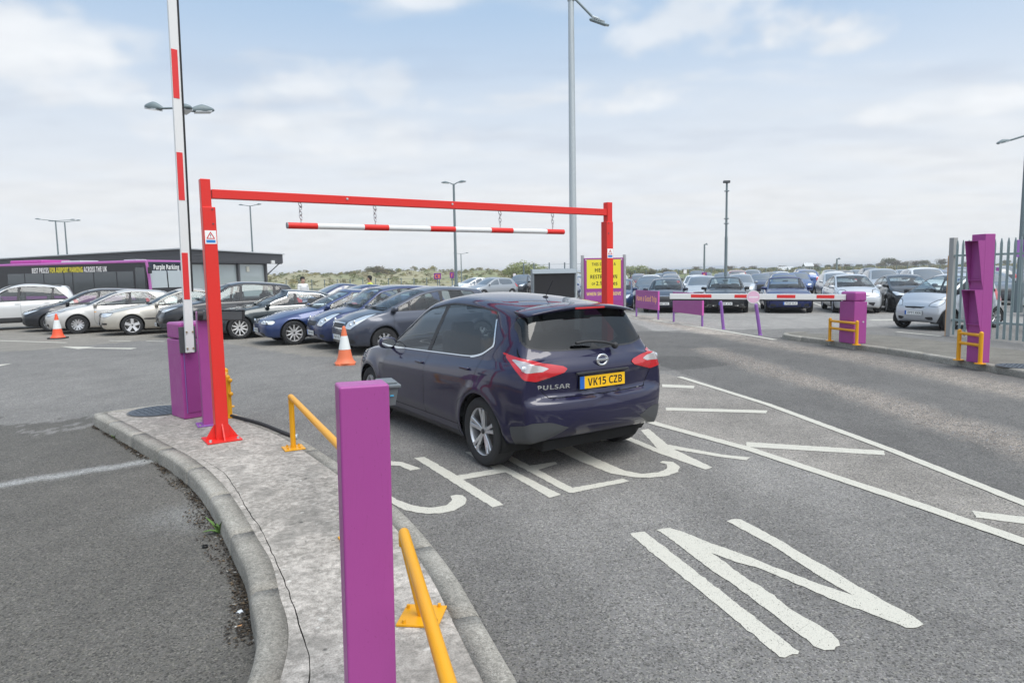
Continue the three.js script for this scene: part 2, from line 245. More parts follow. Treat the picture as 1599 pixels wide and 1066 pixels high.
line([[1183, 471], [1200, 487]], 0.1, 'white bay line left of the blue saloon'); line([[1268, 472], [1308, 486]], 0.1, 'white bay line right of the blue saloon'); line([[1390, 477], [1420, 488]], 0.1, 'white bay line beside the dark car');
line([[1360, 500], [1405, 499]], 0.35, 'broad white mark on the asphalt behind the barrier cabinet'); line([[1400, 518], [1470, 525]], 0.12, 'white line in front of the small silver car');

// concrete
function concreteTex(seed, tone, stains) {
  return canvasTex(2048, 2048, (x, w, h) => {
    const r = rng(seed), a = tileNoise(seed + 1, 8), b = tileNoise(seed + 2, 40), c = tileNoise(seed + 3, 160), d = tileNoise(seed + 4, 420), im = x.createImageData(w, h), q = im.data;
    for (let j = 0; j < h; j++) for (let i = 0; i < w; i++) { const u = i / w, v = j / h, n = 0.20 * (a(u, v) - 0.5) + 0.10 * (b(u, v) - 0.5) + 0.22 * (c(u, v) - 0.5) + 0.40 * (d(u, v) - 0.5) + 0.42 * (r() - 0.5), s = stains ? stains(u, v, b(u, v), c(u, v)) : null; let R = tone[0] * (1 + n * 0.7), Gc = tone[1] * (1 + n * 0.7), B = tone[2] * (1 + n * 0.72); if (s) { R = mix(R, s[0], s[3]); Gc = mix(Gc, s[1], s[3]); B = mix(B, s[2], s[3]); } const o = (j * w + i) * 4; q[o] = R; q[o + 1] = Gc; q[o + 2] = B; q[o + 3] = 255; }
    x.putImageData(im, 0, 0);
    for (let i = 0; i < 2600; i++) { const l = r(); x.fillStyle = l < 0.45 ? `rgba(60,58,54,${0.25 + r() * 0.4})` : `rgba(225,222,214,${0.2 + r() * 0.5})`; x.beginPath(); x.ellipse(r() * w, r() * h, 0.8 + r() * r() * 6, 0.7 + r() * 2.5, r() * 3, 0, 7); x.fill(); }
  });
}
// ---- traffic island: kerb stones round a concrete bed, 0.14 m high
const IY = 0.14;
const foot = islandTopPx.map(([u, v]) => G(u, v));
const near0 = new THREE.Vector3(foot[0].x + 0.22, 0, foot[0].z + 2.1);
const backPx = [[160, 642.5], [200, 637], [270, 629.5], [318, 633], [359, 642], [410, 659], [455, 676], [525, 717], [600, 771], [646, 812], [712, 892], [750, 954], [800, 1038], [816, 1066]];
const backTop = backPx.map(([u, v]) => { const p = G(u, v, IY); p.y = 0; return p; });
const near1 = backTop[backTop.length - 1].clone().add(new THREE.Vector3(0.12, 0, 1).multiplyScalar(1.9));
const loopCurve = new THREE.CatmullRomCurve3([near0, ...foot, ...backTop, near1], false, 'centripetal');
const island = new THREE.Group(); island.name = 'traffic_island'; island.userData.kind = 'structure'; island.userData.label = 'raised concrete island with curved kerb carrying the barrier and posts'; scene.add(island);
const kerbTexture = concreteTex(31, [166, 162, 153]); kerbTexture.wrapS = kerbTexture.wrapT = THREE.RepeatWrapping;
const kerbMats = [0, 1, 2].map((k) => std([0.70 + k * 0.07, 0.69 + k * 0.07, 0.675 + k * 0.07], 0.92, { map: kerbTexture, bumpMap: kerbTexture, bumpScale: 0.006 }));
function kerbRun(samples, H, Wd, parent, side, stone = 0.91, gap = 0.006, mats = kerbMats, seed = 3) {   // side: +1 the bed lies right of the direction of travel
  const cum = [0]; for (let i = 1; i < samples.length; i++) cum.push(cum[i - 1] + samples[i].distanceTo(samples[i - 1]));
  const total = cum[cum.length - 1], atL = (s) => { let i = 0; while (i < cum.length - 2 && cum[i + 1] < s) i++; const t = (s - cum[i]) / (cum[i + 1] - cum[i]); return samples[i].clone().lerp(samples[i + 1], clamp(t)); };
  const dirL = (s) => atL(Math.min(total, s + 0.08)).sub(atL(Math.max(0, s - 0.08))).normalize(), r = rng(seed);
  const prof = [[0, -0.05], [0.004, H - 0.035], [0.012, H - 0.014], [0.030, H - 0.001], [0.05, H], [Wd, H], [Wd, -0.05]];
  for (let s = 0; s < total - 0.05; s += stone) {
    const e = Math.min(total, s + stone) - gap, n = 7, pos = [], uv = [], idx = [], jit = (r() - 0.5) * 0.008, u0 = r() * 7;
    for (let k = 0; k <= n; k++) { const l = mix(s, e, k / n), p = atL(l), d = dirL(l), nx = -d.z * side, nz = d.x * side; let v = 0; prof.forEach(([o, y], q) => { if (q) v += Math.hypot(o - prof[q - 1][0], y - prof[q - 1][1]); pos.push(p.x + nx * (o + jit), y + (q > 0 && q < 6 ? jit * 0.4 : 0), p.z + nz * (o + jit)); uv.push(u0 + l / 2.2, v / 2.2); }); }
    const M = prof.length; for (let k = 0; k < n; k++) for (let q = 0; q + 1 < M; q++) { const a = k * M + q, b = a + 1, c = a + M, f = c + 1; if (side > 0) idx.push(a, c, b, b, c, f); else idx.push(a, b, c, b, f, c); }
    for (const k of [0, n]) for (let q = 1; q + 1 < M; q++) { const o = k * M; (k === 0) === (side > 0) ? idx.push(o, o + q, o + q + 1) : idx.push(o, o + q + 1, o + q); }
    const g = new THREE.BufferGeometry(); g.setAttribute('position', new THREE.Float32BufferAttribute(pos, 3)); g.setAttribute('uv', new THREE.Float32BufferAttribute(uv, 2)); g.setIndex(idx); g.computeVertexNormals();
    part('kerb_stone', g, mats[Math.floor(r() * mats.length)], parent);
  }
}
const loop = loopCurve.getSpacedPoints(260);
kerbRun(loop, IY, 0.145, island, 1);
{
  const inner = loop.map((p, i) => { const d = loop[Math.min(loop.length - 1, i + 2)].clone().sub(loop[Math.max(0, i - 2)]).normalize(); return [p.x - d.z * 0.1455, p.z + d.x * 0.1455]; });
  const crackPx = [[307, 712], [347, 736], [368, 764], [389, 800], [405, 822], [427, 868], [451, 925], [468, 978], [482, 1066]];
  const ck = crackPx.map(([u, v]) => { const p = G(u, v, IY); return new THREE.Vector3(p.x, 0, p.z); }); ck.push(new THREE.Vector3(ck[8].x + 0.02, 0, near0.z - 0.02));
  const cps = new THREE.CatmullRomCurve3(ck, false, 'centripetal').getSpacedPoints(160).map((p, i) => [p.x + 0.004 * N2(i * 0.22, 3), p.z + 0.004 * N2(i * 0.22, 9)]);
  let k0 = 0, best = 1e9; inner.forEach(([x, z], i) => { const q = Math.hypot(x - cps[0][0], z - cps[0][1]); if (i < 130 && q < best) { best = q; k0 = i; } });
  { const keep = cps.findIndex(([x, z], i) => i > 2 && inside(x, z, inner) && segDist(x, z, inner) > 0.012); cps.splice(0, keep, [inner[k0][0], inner[k0][1]]); }
  // dust of cut concrete round the red post, tan stains by the cabinet, dark grime on the lane side
  const X0 = -6, Z0 = -9.6, S = 9.6, red = G(345, 686, IY), cab = G(290, 655, IY);
  const islTex = concreteTex(41, [162, 155, 147], (u, v, n1, n2) => {
    const x = X0 + u * S, z = Z0 + (1 - v) * S; let o = null;
    const q = Math.hypot((x - red.x + 0.1) * 0.8, (z - red.z - 0.18) * 1.35) / 0.75, dusty = sstep(1.25, 0.25, q + 0.9 * (n1 - 0.5) + 0.3 * (n2 - 0.5)) * 0.75; if (dusty > 0.02) o = [196, 193, 187, dusty];
    const t = Math.hypot((x - cab.x + 0.2) * 0.7, (z - cab.z - 0.05) * 1.5) / 0.8, tan = sstep(1.1, 0.3, t + 1.5 * (n1 - 0.5)) * 0.55; if (tan > 0.02 && !o) o = [160, 147, 120, tan];
    const g1 = sstep(0.60, 0.85, n1) * 0.30; if (g1 > 0.02 && !o) o = [104, 101, 95, g1];
    return o;
  });
  const bed = std([0.93, 0.93, 0.92], 0.95, { map: islTex, bumpMap: islTex, bumpScale: 0.008 });
  const mk = (pts) => { const g = sheet(pts, IY - 0.0012, 1), uv = g.attributes.uv; for (let i = 0; i < pts.length; i++) uv.setXY(i, (pts[i][0] - X0) / S, 1 - (pts[i][1] - Z0) / S); return g; };
  const nrm = (i) => { const a = cps[Math.max(0, i - 1)], b = cps[Math.min(cps.length - 1, i + 1)], l = Math.hypot(b[0] - a[0], b[1] - a[1]); return [-(b[1] - a[1]) / l, (b[0] - a[0]) / l]; };
  const wid = (i) => 0.0015 + 0.002 * (0.5 + 0.5 * N2(i * 0.13, 1)) * Math.min(1, i / 20);
  const west = cps.map(([x, z], i) => { const n = nrm(i), s = n[0] < 0 ? 1 : -1; return [x + s * n[0] * wid(i), z + s * n[1] * wid(i)]; }), east = cps.map(([x, z], i) => { const n = nrm(i), s = n[0] < 0 ? -1 : 1; return [x + s * n[0] * wid(i), z + s * n[1] * wid(i)]; });
  part('concrete_bed', mk([...inner.slice(0, k0), ...west]), bed, island);
  part('concrete_bed', mk([...inner.slice(k0), ...east.slice().reverse()]), bed, island);
  part('crack_bottom', mk([...inner].map(([x, z]) => [x, z])).translate(0, -0.02, 0), std([0.035, 0.033, 0.03], 1), island);
}
// ---- right-hand pavement strip and its kerb
const rk = P2([[1226, 529.5], [1280, 537], [1340, 546], [1420, 558], [1500, 572], [1599, 590.5], [1800, 628]]).map(([x, z]) => new THREE.Vector3(x, 0, z));
const rkCurve = new THREE.CatmullRomCurve3([rk[0].clone().add(new THREE.Vector3(0.75, 0, -0.75)), rk[0].clone().add(new THREE.Vector3(0.18, 0, -0.5)), ...rk], false, 'centripetal').getSpacedPoints(120);
const pave = new THREE.Group(); pave.name = 'pavement'; pave.userData.kind = 'structure'; pave.userData.label = 'narrow kerbed pavement along the right side of the exit lane'; scene.add(pave);
kerbRun(rkCurve, 0.12, 0.13, pave, -1, 0.91, 0.006, kerbMats, 9);
{
  const inn = rkCurve.map((p, i) => { const d = rkCurve[Math.min(120, i + 2)].clone().sub(rkCurve[Math.max(0, i - 2)]).normalize(); return [p.x + d.z * 0.136, p.z - d.x * 0.136]; });
  const out = rkCurve.map((p, i) => { const d = rkCurve[Math.min(120, i + 2)].clone().sub(rkCurve[Math.max(0, i - 2)]).normalize(), w = Math.min(1.9, 0.15 + i * 0.06); return [p.x + d.z * w + 0.1, p.z - d.x * w]; });
  const pm = std([0.42, 0.41, 0.39], 0.95, { map: kerbTexture, bumpMap: grainTex, bumpScale: 0.004 });
  const g = sheet([...inn, ...out.reverse()], 0.117, 1 / 1.9);
  part('paving_surface', g, pm, pave);
}

// dirt, dead leaves and weeds lodged against the foot of the kerb
{
  const r = rng(314), bits = [], c = new THREE.CatmullRomCurve3([near0, ...foot], false, 'centripetal').getSpacedPoints(200);
  const leaf = new THREE.BufferGeometry(); leaf.setAttribute('position', new THREE.Float32BufferAttribute([-0.5, 0, 0, 0, 0.12, -0.28, 0.5, 0.05, 0, -0.5, 0, 0, 0.5, 0.05, 0, 0, 0.10, 0.3, -0.5, 0, 0, 0, -0.1, 0, 0.5, 0.05, 0], 3)); leaf.computeVertexNormals();
  for (let i = 0; i < 14000; i++) { const k = Math.floor(r() * 196) + 2, p = c[k], q = c[Math.min(200, k + 1)], dx = q.x - p.x, dz = q.z - p.z, l = Math.hypot(dx, dz), t = k / 200, w = Math.pow(r(), 2.6) * (0.03 + 0.17 * sstep(1, 0.4, t) * (0.6 + 0.6 * N2(t * 9, 4))); if (N2(t * 14, 8) + 0.65 < r()) continue; bits.push([p.x + dz / l * w + (r() - 0.5) * 0.03, p.z - dx / l * w + (r() - 0.5) * 0.03, r()]); }
  const im = new THREE.InstancedMesh(leaf, std([1, 1, 1], 0.95, { side: THREE.DoubleSide }), bits.length), m = new THREE.Matrix4(), e = new THREE.Euler();
  bits.forEach(([x, z, s], i) => { const k = 0.006 + 0.020 * Math.pow(r(), 2.5), cl = s < 0.45 ? [0.035, 0.027, 0.020] : s < 0.8 ? [0.075, 0.055, 0.036] : s < 0.94 ? [0.14, 0.10, 0.06] : [0.26, 0.25, 0.23]; m.makeRotationFromEuler(e.set((r() - 0.5) * 0.8, r() * 6.28, (r() - 0.5) * 0.8)).scale(new THREE.Vector3(k, k * (0.7 + r()), k)); m.setPosition(x, 0.004 + r() * 0.006, z); im.setMatrixAt(i, m); im.setColorAt(i, new THREE.Color().setRGB(...cl)); });
  im.name = 'kerb_litter'; im.userData = { kind: 'stuff', label: 'brown dirt and dead leaves lodged along the foot of the curved kerb', category: 'litter' }; im.castShadow = im.receiveShadow = true; scene.add(im);
  const green = std([0.10, 0.19, 0.04], 0.8, { side: THREE.DoubleSide });
  for (const [u, v, h, label] of [[344, 832, 0.13, 'largest green weed against the curved kerb, lower left'], [310, 768, 0.06, 'small green weed on the kerb foot above the largest one'], [251, 723, 0.07, 'small green weed where the white spray mark meets the kerb'], [179, 684, 0.06, 'small green weed near the far tip of the island kerb']]) {
    const p = G(u, v), t = thing('weed', label, 'weed', p, 0), pos = []; for (let i = 0; i < 16; i++) { const a = r() * 6.28, L = h * (0.6 + r() * 0.6), b = 0.010 * (h / 0.1), ox = (r() - 0.5) * 0.02, oz = (r() - 0.5) * 0.02, cx = Math.cos(a), cz = Math.sin(a), up = 0.35 + r() * 0.7; const P = (s, w) => [ox + cx * L * s * 0.8 - cz * w, L * (s * up * 1.3 - s * s * 0.5), oz + cz * L * s * 0.8 + cx * w]; for (const [s0, s1, w0, w1] of [[0, 0.5, b * 0.4, b], [0.5, 1, b, b * 0.1]]) { pos.push(...P(s0, -w0), ...P(s0, w0), ...P(s1, w1), ...P(s0, -w0), ...P(s1, w1), ...P(s1, -w1)); } }
    const gg = new THREE.BufferGeometry(); gg.setAttribute('position', new THREE.Float32BufferAttribute(pos, 3)); gg.computeVertexNormals(); part('leaves', gg, green, t);
  }
  { const p = G(320, 855), t = thing('bottle_cap', 'small black round cap lying on the asphalt beside the kerb', 'cap', p, 0); part('cap', [new THREE.CylinderGeometry(0.017, 0.019, 0.014, 20, 1, true).translate(0, 0.007, 0), new THREE.TorusGeometry(0.017, 0.003, 6, 20).rotateX(1.57).translate(0, 0.014, 0), new THREE.CircleGeometry(0.017, 20).rotateX(-1.57).translate(0, 0.004, 0)], std([0.012, 0.012, 0.012], 0.5, { side: THREE.DoubleSide }), t); }
  { const p = G(370, 979.5), t = thing('cigarette_end', 'orange tipped cigarette end lying beside the kerb', 'cigarette end', p, 0.6); part('filter', new THREE.CylinderGeometry(0.004, 0.004, 0.024, 10).rotateZ(1.57).translate(0.012, 0.005, 0), std([0.60, 0.30, 0.12], 0.8), t); part('paper', new THREE.CylinderGeometry(0.004, 0.004, 0.012, 10).rotateZ(1.57).translate(-0.006, 0.005, 0), std([0.7, 0.68, 0.64], 0.8), t); }
  { const p = G(374, 957), t = thing('paper_scrap', 'small crumpled pale scrap of paper beside the kerb', 'litter', p, 0.3), g2 = new THREE.IcosahedronGeometry(0.016, 1), q = g2.attributes.position; for (let i = 0; i < q.count; i++) { const k = 0.75 + 0.5 * N3(q.getX(i) * 90, q.getY(i) * 90, q.getZ(i) * 90); q.setXYZ(i, q.getX(i) * k * 1.4, (q.getY(i) * k + 0.013) * 0.6, q.getZ(i) * k); } part('scrap', sharp(g2), std([0.62, 0.65, 0.68], 0.8), t); }
}

// loose gravel between the wheel tracks of the exit lane and along the right kerb
{
  const r = rng(271), stone = new THREE.IcosahedronGeometry(1, 0), q = stone.attributes.position; for (let i = 0; i < q.count; i++) q.setXYZ(i, q.getX(i), q.getY(i) * 0.6, q.getZ(i)); stone.computeVertexNormals();
  const spots = [], along = (line, n, w) => { const c = new THREE.CatmullRomCurve3(line.map(([x, z]) => new THREE.Vector3(x, 0, z)), false, 'centripetal').getSpacedPoints(300); for (let i = 0; i < n; i++) { const k = Math.floor(r() * 298) + 1, p = c[k], e = c[k + 1], dx = e.x - p.x, dz = e.z - p.z, l = Math.hypot(dx, dz), o = (r() + r() + r() - 1.5) * w; spots.push([p.x - dz / l * o + dx * r(), p.z + dx / l * o + dz * r()]); } };
  along(exitStripe, 9000, 0.42); along(kerbStrip, 6000, 0.50);
  const im = new THREE.InstancedMesh(stone, std([1, 1, 1], 0.95), spots.length), m = new THREE.Matrix4(); spots.forEach(([x, z], i) => { const s = 0.003 + 0.008 * r() * r(), t = r(), k = 0.16 + 0.36 * r() * r(); m.makeRotationY(r() * 6.28).scale(new THREE.Vector3(s, s, s * (0.6 + r() * 0.6))); m.setPosition(x, 0.002, z); im.setMatrixAt(i, m); im.setColorAt(i, t < 0.6 ? new THREE.Color().setRGB(k * 1.12, k, k * 0.9) : new THREE.Color().setRGB(k, k, k)); });
  im.name = 'loose_gravel'; im.userData = { kind: 'stuff', label: 'loose pale gravel lying along the exit lane and its kerb', category: 'gravel' }; im.castShadow = im.receiveShadow = true; scene.add(im);
}
// ---------------------------------------------------------------- gate furniture
const wearTex = dataTex(512, (() => { const a = tileNoise(61, 6), b = tileNoise(62, 30), c = tileNoise(63, 110); return (i, j) => 0.42 + 0.12 * (a(i / 512, j / 512) - 0.5) + 0.10 * (b(i / 512, j / 512) - 0.5) + 0.14 * (c(i / 512, j / 512) - 0.5); })());
wearTex.repeat.set(1.4, 1.4);
const waveTex = dataTex(512, (() => { const a = tileNoise(64, 7), b = tileNoise(65, 19); return (i, j) => 0.5 + 0.5 * (a(i / 512, j / 512) - 0.5) + 0.25 * (b(i / 512, j / 512) - 0.5); })());
const scuffTex = canvasTex(1024, 1024, (x, w, h) => { const r = rng(91); x.fillStyle = 'rgb(247,247,247)'; x.fillRect(0, 0, w, h); for (let i = 0; i < 260; i++) { const l = 200 + r() * 55; x.fillStyle = `rgba(${l},${l},${l},${r() * 0.10})`; x.beginPath(); x.ellipse(r() * w, r() * h, 4 + r() * 60, 3 + r() * 12, r() * 3, 0, 7); x.fill(); } for (let i = 0; i < 120; i++) { const l = r() < 0.5 ? 150 : 255; x.strokeStyle = `rgba(${l},${l},${l},${0.15 + r() * 0.35})`; x.lineWidth = 0.7 + r() * 1.2; const a = r() * w, b = r() * h, q = r() * 6.3, L = 6 + r() * 60; x.beginPath(); x.moveTo(a, b); x.lineTo(a + Math.cos(q) * L, b + Math.sin(q) * L); x.stroke(); } for (let i = 0; i < 90; i++) { const l = 90 + r() * 60; x.fillStyle = `rgba(${l},${l},${l},.7)`; x.beginPath(); x.ellipse(r() * w, r() * h, 0.8 + r() * 2.5, 0.8 + r() * 2, r() * 3, 0, 7); x.fill(); } });
scuffTex.wrapS = scuffTex.wrapT = THREE.RepeatWrapping;
const coated = (c, r = 0.4) => phys(c, 1, { map: scuffTex, roughnessMap: wearTex, bumpMap: waveTex, bumpScale: 0.00025, clearcoat: 0.2, clearcoatRoughness: 0.25, specularIntensity: 0.6 });
const M = {
  purple: coated([0.375, 0.066, 0.285]), purpleDark: coated([0.33, 0.057, 0.26]), lilac: coated([0.29, 0.12, 0.42]),
  red: coated([0.76, 0.030, 0.022]), yellow: coated([0.80, 0.37, 0.008]), white: coated([0.80, 0.80, 0.78]), stripeRed: std([0.72, 0.03, 0.03], 0.45),
  black: std([0.018, 0.018, 0.020], 0.5), rubber: std([0.025, 0.025, 0.026], 0.85), darkGrey: std([0.07, 0.075, 0.08], 0.5), grey: std([0.22, 0.25, 0.27], 0.5), lightGrey: std([0.48, 0.50, 0.51], 0.45),
  galv: std([0.50, 0.54, 0.55], 0.5, { metalness: 0.55, roughnessMap: wearTex }), steel: std([0.55, 0.55, 0.56], 0.3, { metalness: 0.9 }), lampGrey: std([0.16, 0.20, 0.21], 0.5), lens: phys([0.5, 0.52, 0.53], 0.15, { clearcoat: 1 }), brass: std([0.5, 0.42, 0.25], 0.4, { metalness: 0.8 }),
};
M.galv.roughness = 1.2;
function panel(w, h, mat) { return new THREE.PlaneGeometry(w, h); }
function bolts(list, r, h, mat, parent, name = 'bolt') { for (const [x, y, z, axis] of list) { const g = new THREE.CylinderGeometry(r, r * 1.1, h, 6); if (axis === 'z') g.rotateX(Math.PI / 2); if (axis === 'x') g.rotateZ(Math.PI / 2); part(name, g.translate(x, y, z), mat, parent); } }
const warnTex = canvasTex(128, 160, (x) => { x.fillStyle = '#f1efec'; x.fillRect(0, 0, 128, 160); x.strokeStyle = '#c3222a'; x.lineWidth = 11; x.lineJoin = 'round'; x.beginPath(); x.moveTo(64, 22); x.lineTo(106, 96); x.lineTo(22, 96); x.closePath(); x.stroke(); x.fillStyle = '#333'; x.fillRect(60, 46, 8, 26); x.fillRect(60, 77, 8, 8); x.fillStyle = '#2d7fc4'; x.fillRect(12, 112, 104, 36); });

// raised entry barrier on the island
{
  const o = G(288, 655, IY), b = thing('parking_barrier', 'purple barrier cabinet on the island with its red and white arm raised upright', 'barrier', o, yaw(0.69, -0.725));
  const H = 1.13, W = 0.37, D = 0.39;
  part('cabinet', [box(W, H - 0.2, D, W / 2, (H - 0.2) / 2, -D / 2, 0.012), box(W - 0.004, 0.19, D - 0.004, W / 2, H - 0.1, -D / 2, 0.03, 4)], M.purple, b);
  part('door', box(W - 0.08, 0.80, 0.012, W / 2 + 0.005, 0.47, 0.003, 0.004), M.purpleDark, b);
  part('door_seal', [box(0.006, 0.81, 0.004, 0.037, 0.47, 0.004, 0), box(W - 0.07, 0.006, 0.004, W / 2, 0.878, 0.004, 0)], std([0.20, 0.16, 0.45], 0.5), b);
  part('arm_bracket', box(0.185, 0.30, 0.02, 0.085, 0.93, 0.012, 0.003), M.darkGrey, b);
  const arm = new THREE.Group(); arm.name = 'arm'; b.add(arm); arm.position.set(0.088, 0.78, 0.052); arm.rotation.z = -0.013;
  part('arm_beam', box(0.094, 5.2, 0.042, 0, 2.6, 0, 0.008), M.white, arm);
  part('arm_edge', box(0.024, 4.5, 0.046, 0.058, 2.95, -0.004, 0.006), M.rubber, arm);
  for (let k = 0; k < 5; k++) part('stripe', box(0.066, 0.53, 0.004, -0.01, 0.88 + k * 1.12, 0.0222, 0), M.stripeRed, arm);
  bolts([[-0.034, 0.05, 0.025, 'z'], [0.034, 0.05, 0.025, 'z'], [-0.034, 0.24, 0.025, 'z'], [0.034, 0.24, 0.025, 'z']], 0.011, 0.012, M.brass, arm);
}
// slim purple camera post
{
  const o = G(331, 662, IY), t = thing('camera_post', 'slim purple post on the island with a dark camera housing at its top', 'post', o, yaw(0.86, -0.5));
  const h = 1.27; part('post', box(0.19, h, 0.15, 0, h / 2, 0, 0.012), M.purple, t);
  part('base_plate', box(0.30, 0.015, 0.24, -0.01, 0.0076, 0, 0.003), M.lilac, t);
  bolts([[-0.13, 0.02, 0.09], [0.11, 0.02, 0.09]], 0.012, 0.02, M.steel, t);
  const c = new THREE.Group(); c.name = 'camera_housing'; t.add(c); c.position.set(0.16, 1.22, 0.09); c.rotation.z = -0.06;
  part('housing', box(0.42, 0.11, 0.11, 0, 0, 0, 0.018, 3), M.darkGrey, c); part('sunshield', box(0.40, 0.012, 0.135, 0.03, 0.066, 0, 0.004), M.darkGrey, c);
  part('lens_end', new THREE.CylinderGeometry(0.058, 0.064, 0.05, 20).rotateZ(Math.PI / 2).translate(-0.225, 0, 0), M.black, c); part('end_cap', box(0.03, 0.12, 0.12, 0.215, 0, 0, 0.008), M.black, c);
}
// red height restriction frame and its hanging bar
const frameL = G(346, 686, IY), topH = hAt(frameL, 322, 280);
const rr = ray(948, 316), tt = (topH - CAM_H) / rr.y, frameR = new THREE.Vector3(rr.x * tt, 0, rr.z * tt);
{
  const dx = frameR.x - frameL.x, dz = frameR.z - frameL.z, L = Math.hypot(dx, dz), t = thing('height_restriction_frame', 'red steel height restriction frame of two posts and a crossbeam over the entry lane', 'height frame', [frameL.x, 0, frameL.z], yaw(dx, dz));
  const bh = hAt(frameL, 330, 306) + 0.02;
  for (const [x, y0, s] of [[0, IY, 1], [L, 0, -1]]) {
    part('post', [box(0.122, bh - 0.13 - y0, 0.122, x, (bh - 0.13 + y0) / 2, 0, 0.008), box(0.092, topH - bh + 0.14, 0.092, x - 0.015 * s, (topH + bh - 0.14) / 2, 0, 0.006)], M.red, t);
    const f = []; const tri = new THREE.Shape([new THREE.Vector2(0, 0), new THREE.Vector2(0.10, 0), new THREE.Vector2(0, 0.16)]);
    for (const a of [0, Math.PI / 2, Math.PI, -Math.PI / 2]) { const g = new THREE.ExtrudeGeometry(tri, { depth: 0.012, bevelEnabled: false }).translate(0.059, 0, -0.006); g.rotateY(a).translate(x, y0 + 0.014, 0); f.push(g); }
    for (const g of f) part('gusset', sharp(g), M.red, t); part('base_plate', box(0.33, 0.016, 0.33, x, y0 + 0.008, 0, 0.003), M.red, t);
    bolts([[x - 0.13, y0 + 0.026, 0.13], [x + 0.13, y0 + 0.026, 0.13], [x + 0.13, y0 + 0.026, -0.13]], 0.014, 0.022, M.galv, t);
    const st = part('sticker', new THREE.PlaneGeometry(0.104, 0.13), decal(warnTex), t); st.position.set(x, s > 0 ? 2.17 : 2.02, 0.0625);
    bolts([[x + 0.03 * s, 2.44, 0.064, 'z'], [x + 0.03 * s, 2.3, 0.064, 'z']], 0.008, 0.008, M.darkGrey, t);
  }
  part('crossbeam', box(L - 0.08, 0.088, 0.085, L / 2, bh, 0.0, 0.006), M.red, t);
  bolts([[L * 0.52, bh + 0.01, 0.045, 'z'], [L * 0.27, bh + 0.012, 0.045, 'z']], 0.012, 0.012, M.lightGrey, t);
  // the bar on chains
  const ends = [[449, 352], [880, 362]].map(([u, v]) => { const r = ray(u, v), n = new THREE.Vector3(-dz, 0, dx).normalize(), k = n.dot(new THREE.Vector3(frameL.x, 0, frameL.z).sub(new THREE.Vector3(0, 0, 0))) / n.dot(r); return [r.x * k, CAM_H + r.y * k, r.z * k]; });
  const a = new THREE.Vector3(...ends[0]), bb = new THREE.Vector3(...ends[1]), h = thing('hanging_height_bar', 'round red and white striped bar hanging on chains below the red crossbeam', 'height bar', a, yaw(bb.x - a.x, bb.z - a.z));
  const bl = a.distanceTo(bb), tilt = Math.asin((bb.y - a.y) / bl), R = 0.032; h.rotation.order = 'YZX'; h.rotation.z = tilt;
  const px = [449, 495, 568, 606, 671, 710, 766, 800, 853, 880].map((u) => { const r = ray(u, 352 + (u - 449) * 10 / 431), n = new THREE.Vector3(-dz, 0, dx).normalize(), k = n.dot(frameL) / n.dot(new THREE.Vector3(r.x, 0, r.z)); return Math.hypot(r.x * k - a.x, r.z * k - a.z); });
  for (let i = 0; i + 1 < px.length; i++) part(i % 2 ? 'white_section' : 'red_section', new THREE.CylinderGeometry(R + (i % 2 ? 0 : 0.0015), R + (i % 2 ? 0 : 0.0015), px[i + 1] - px[i], 28).rotateZ(Math.PI / 2).translate((px[i] + px[i + 1]) / 2, 0, 0), i % 2 ? M.white : M.red, h);
  part('end_cap', new THREE.CylinderGeometry(R * 1.04, R * 1.04, 0.012, 28).rotateZ(Math.PI / 2).translate(-0.005, 0, 0), M.grey, h);
  for (const u of [470, 586, 781, 863]) {
    const r = ray(u, 352), n = new THREE.Vector3(-dz, 0, dx).normalize(), k = n.dot(frameL) / n.dot(new THREE.Vector3(r.x, 0, r.z)), s = Math.hypot(r.x * k - a.x, r.z * k - a.z), yTop = bh - 0.044 - (a.y + Math.sin(tilt) * s), g = [], ln = 0.062, nl = Math.max(2, Math.round((yTop - R - 0.03) / (ln * 0.78)));
    g.push(new THREE.CylinderGeometry(0.006, 0.006, 0.05, 8).translate(s, R + 0.018, 0));
    for (let q = 0; q < nl; q++) { const y = R + 0.04 + (q + 0.5) * (yTop - R - 0.045) / nl, o = new THREE.TubeGeometry(new THREE.CatmullRomCurve3([[0, ln / 2], [0.014, ln / 4], [0.014, -ln / 4], [0, -ln / 2], [-0.014, -ln / 4], [-0.014, ln / 4]].map(([p, w]) => new THREE.Vector3(p, w, 0)), true), 24, 0.0042, 6, true); if (q % 2) o.rotateY(Math.PI / 2); o.rotateY(0.5).rotateZ((q === 0 || q === nl - 1) ? 0.35 : 0.05).translate(s, y, 0); g.push(o); }
    part('chain', g, M.steel, h);
  }
}
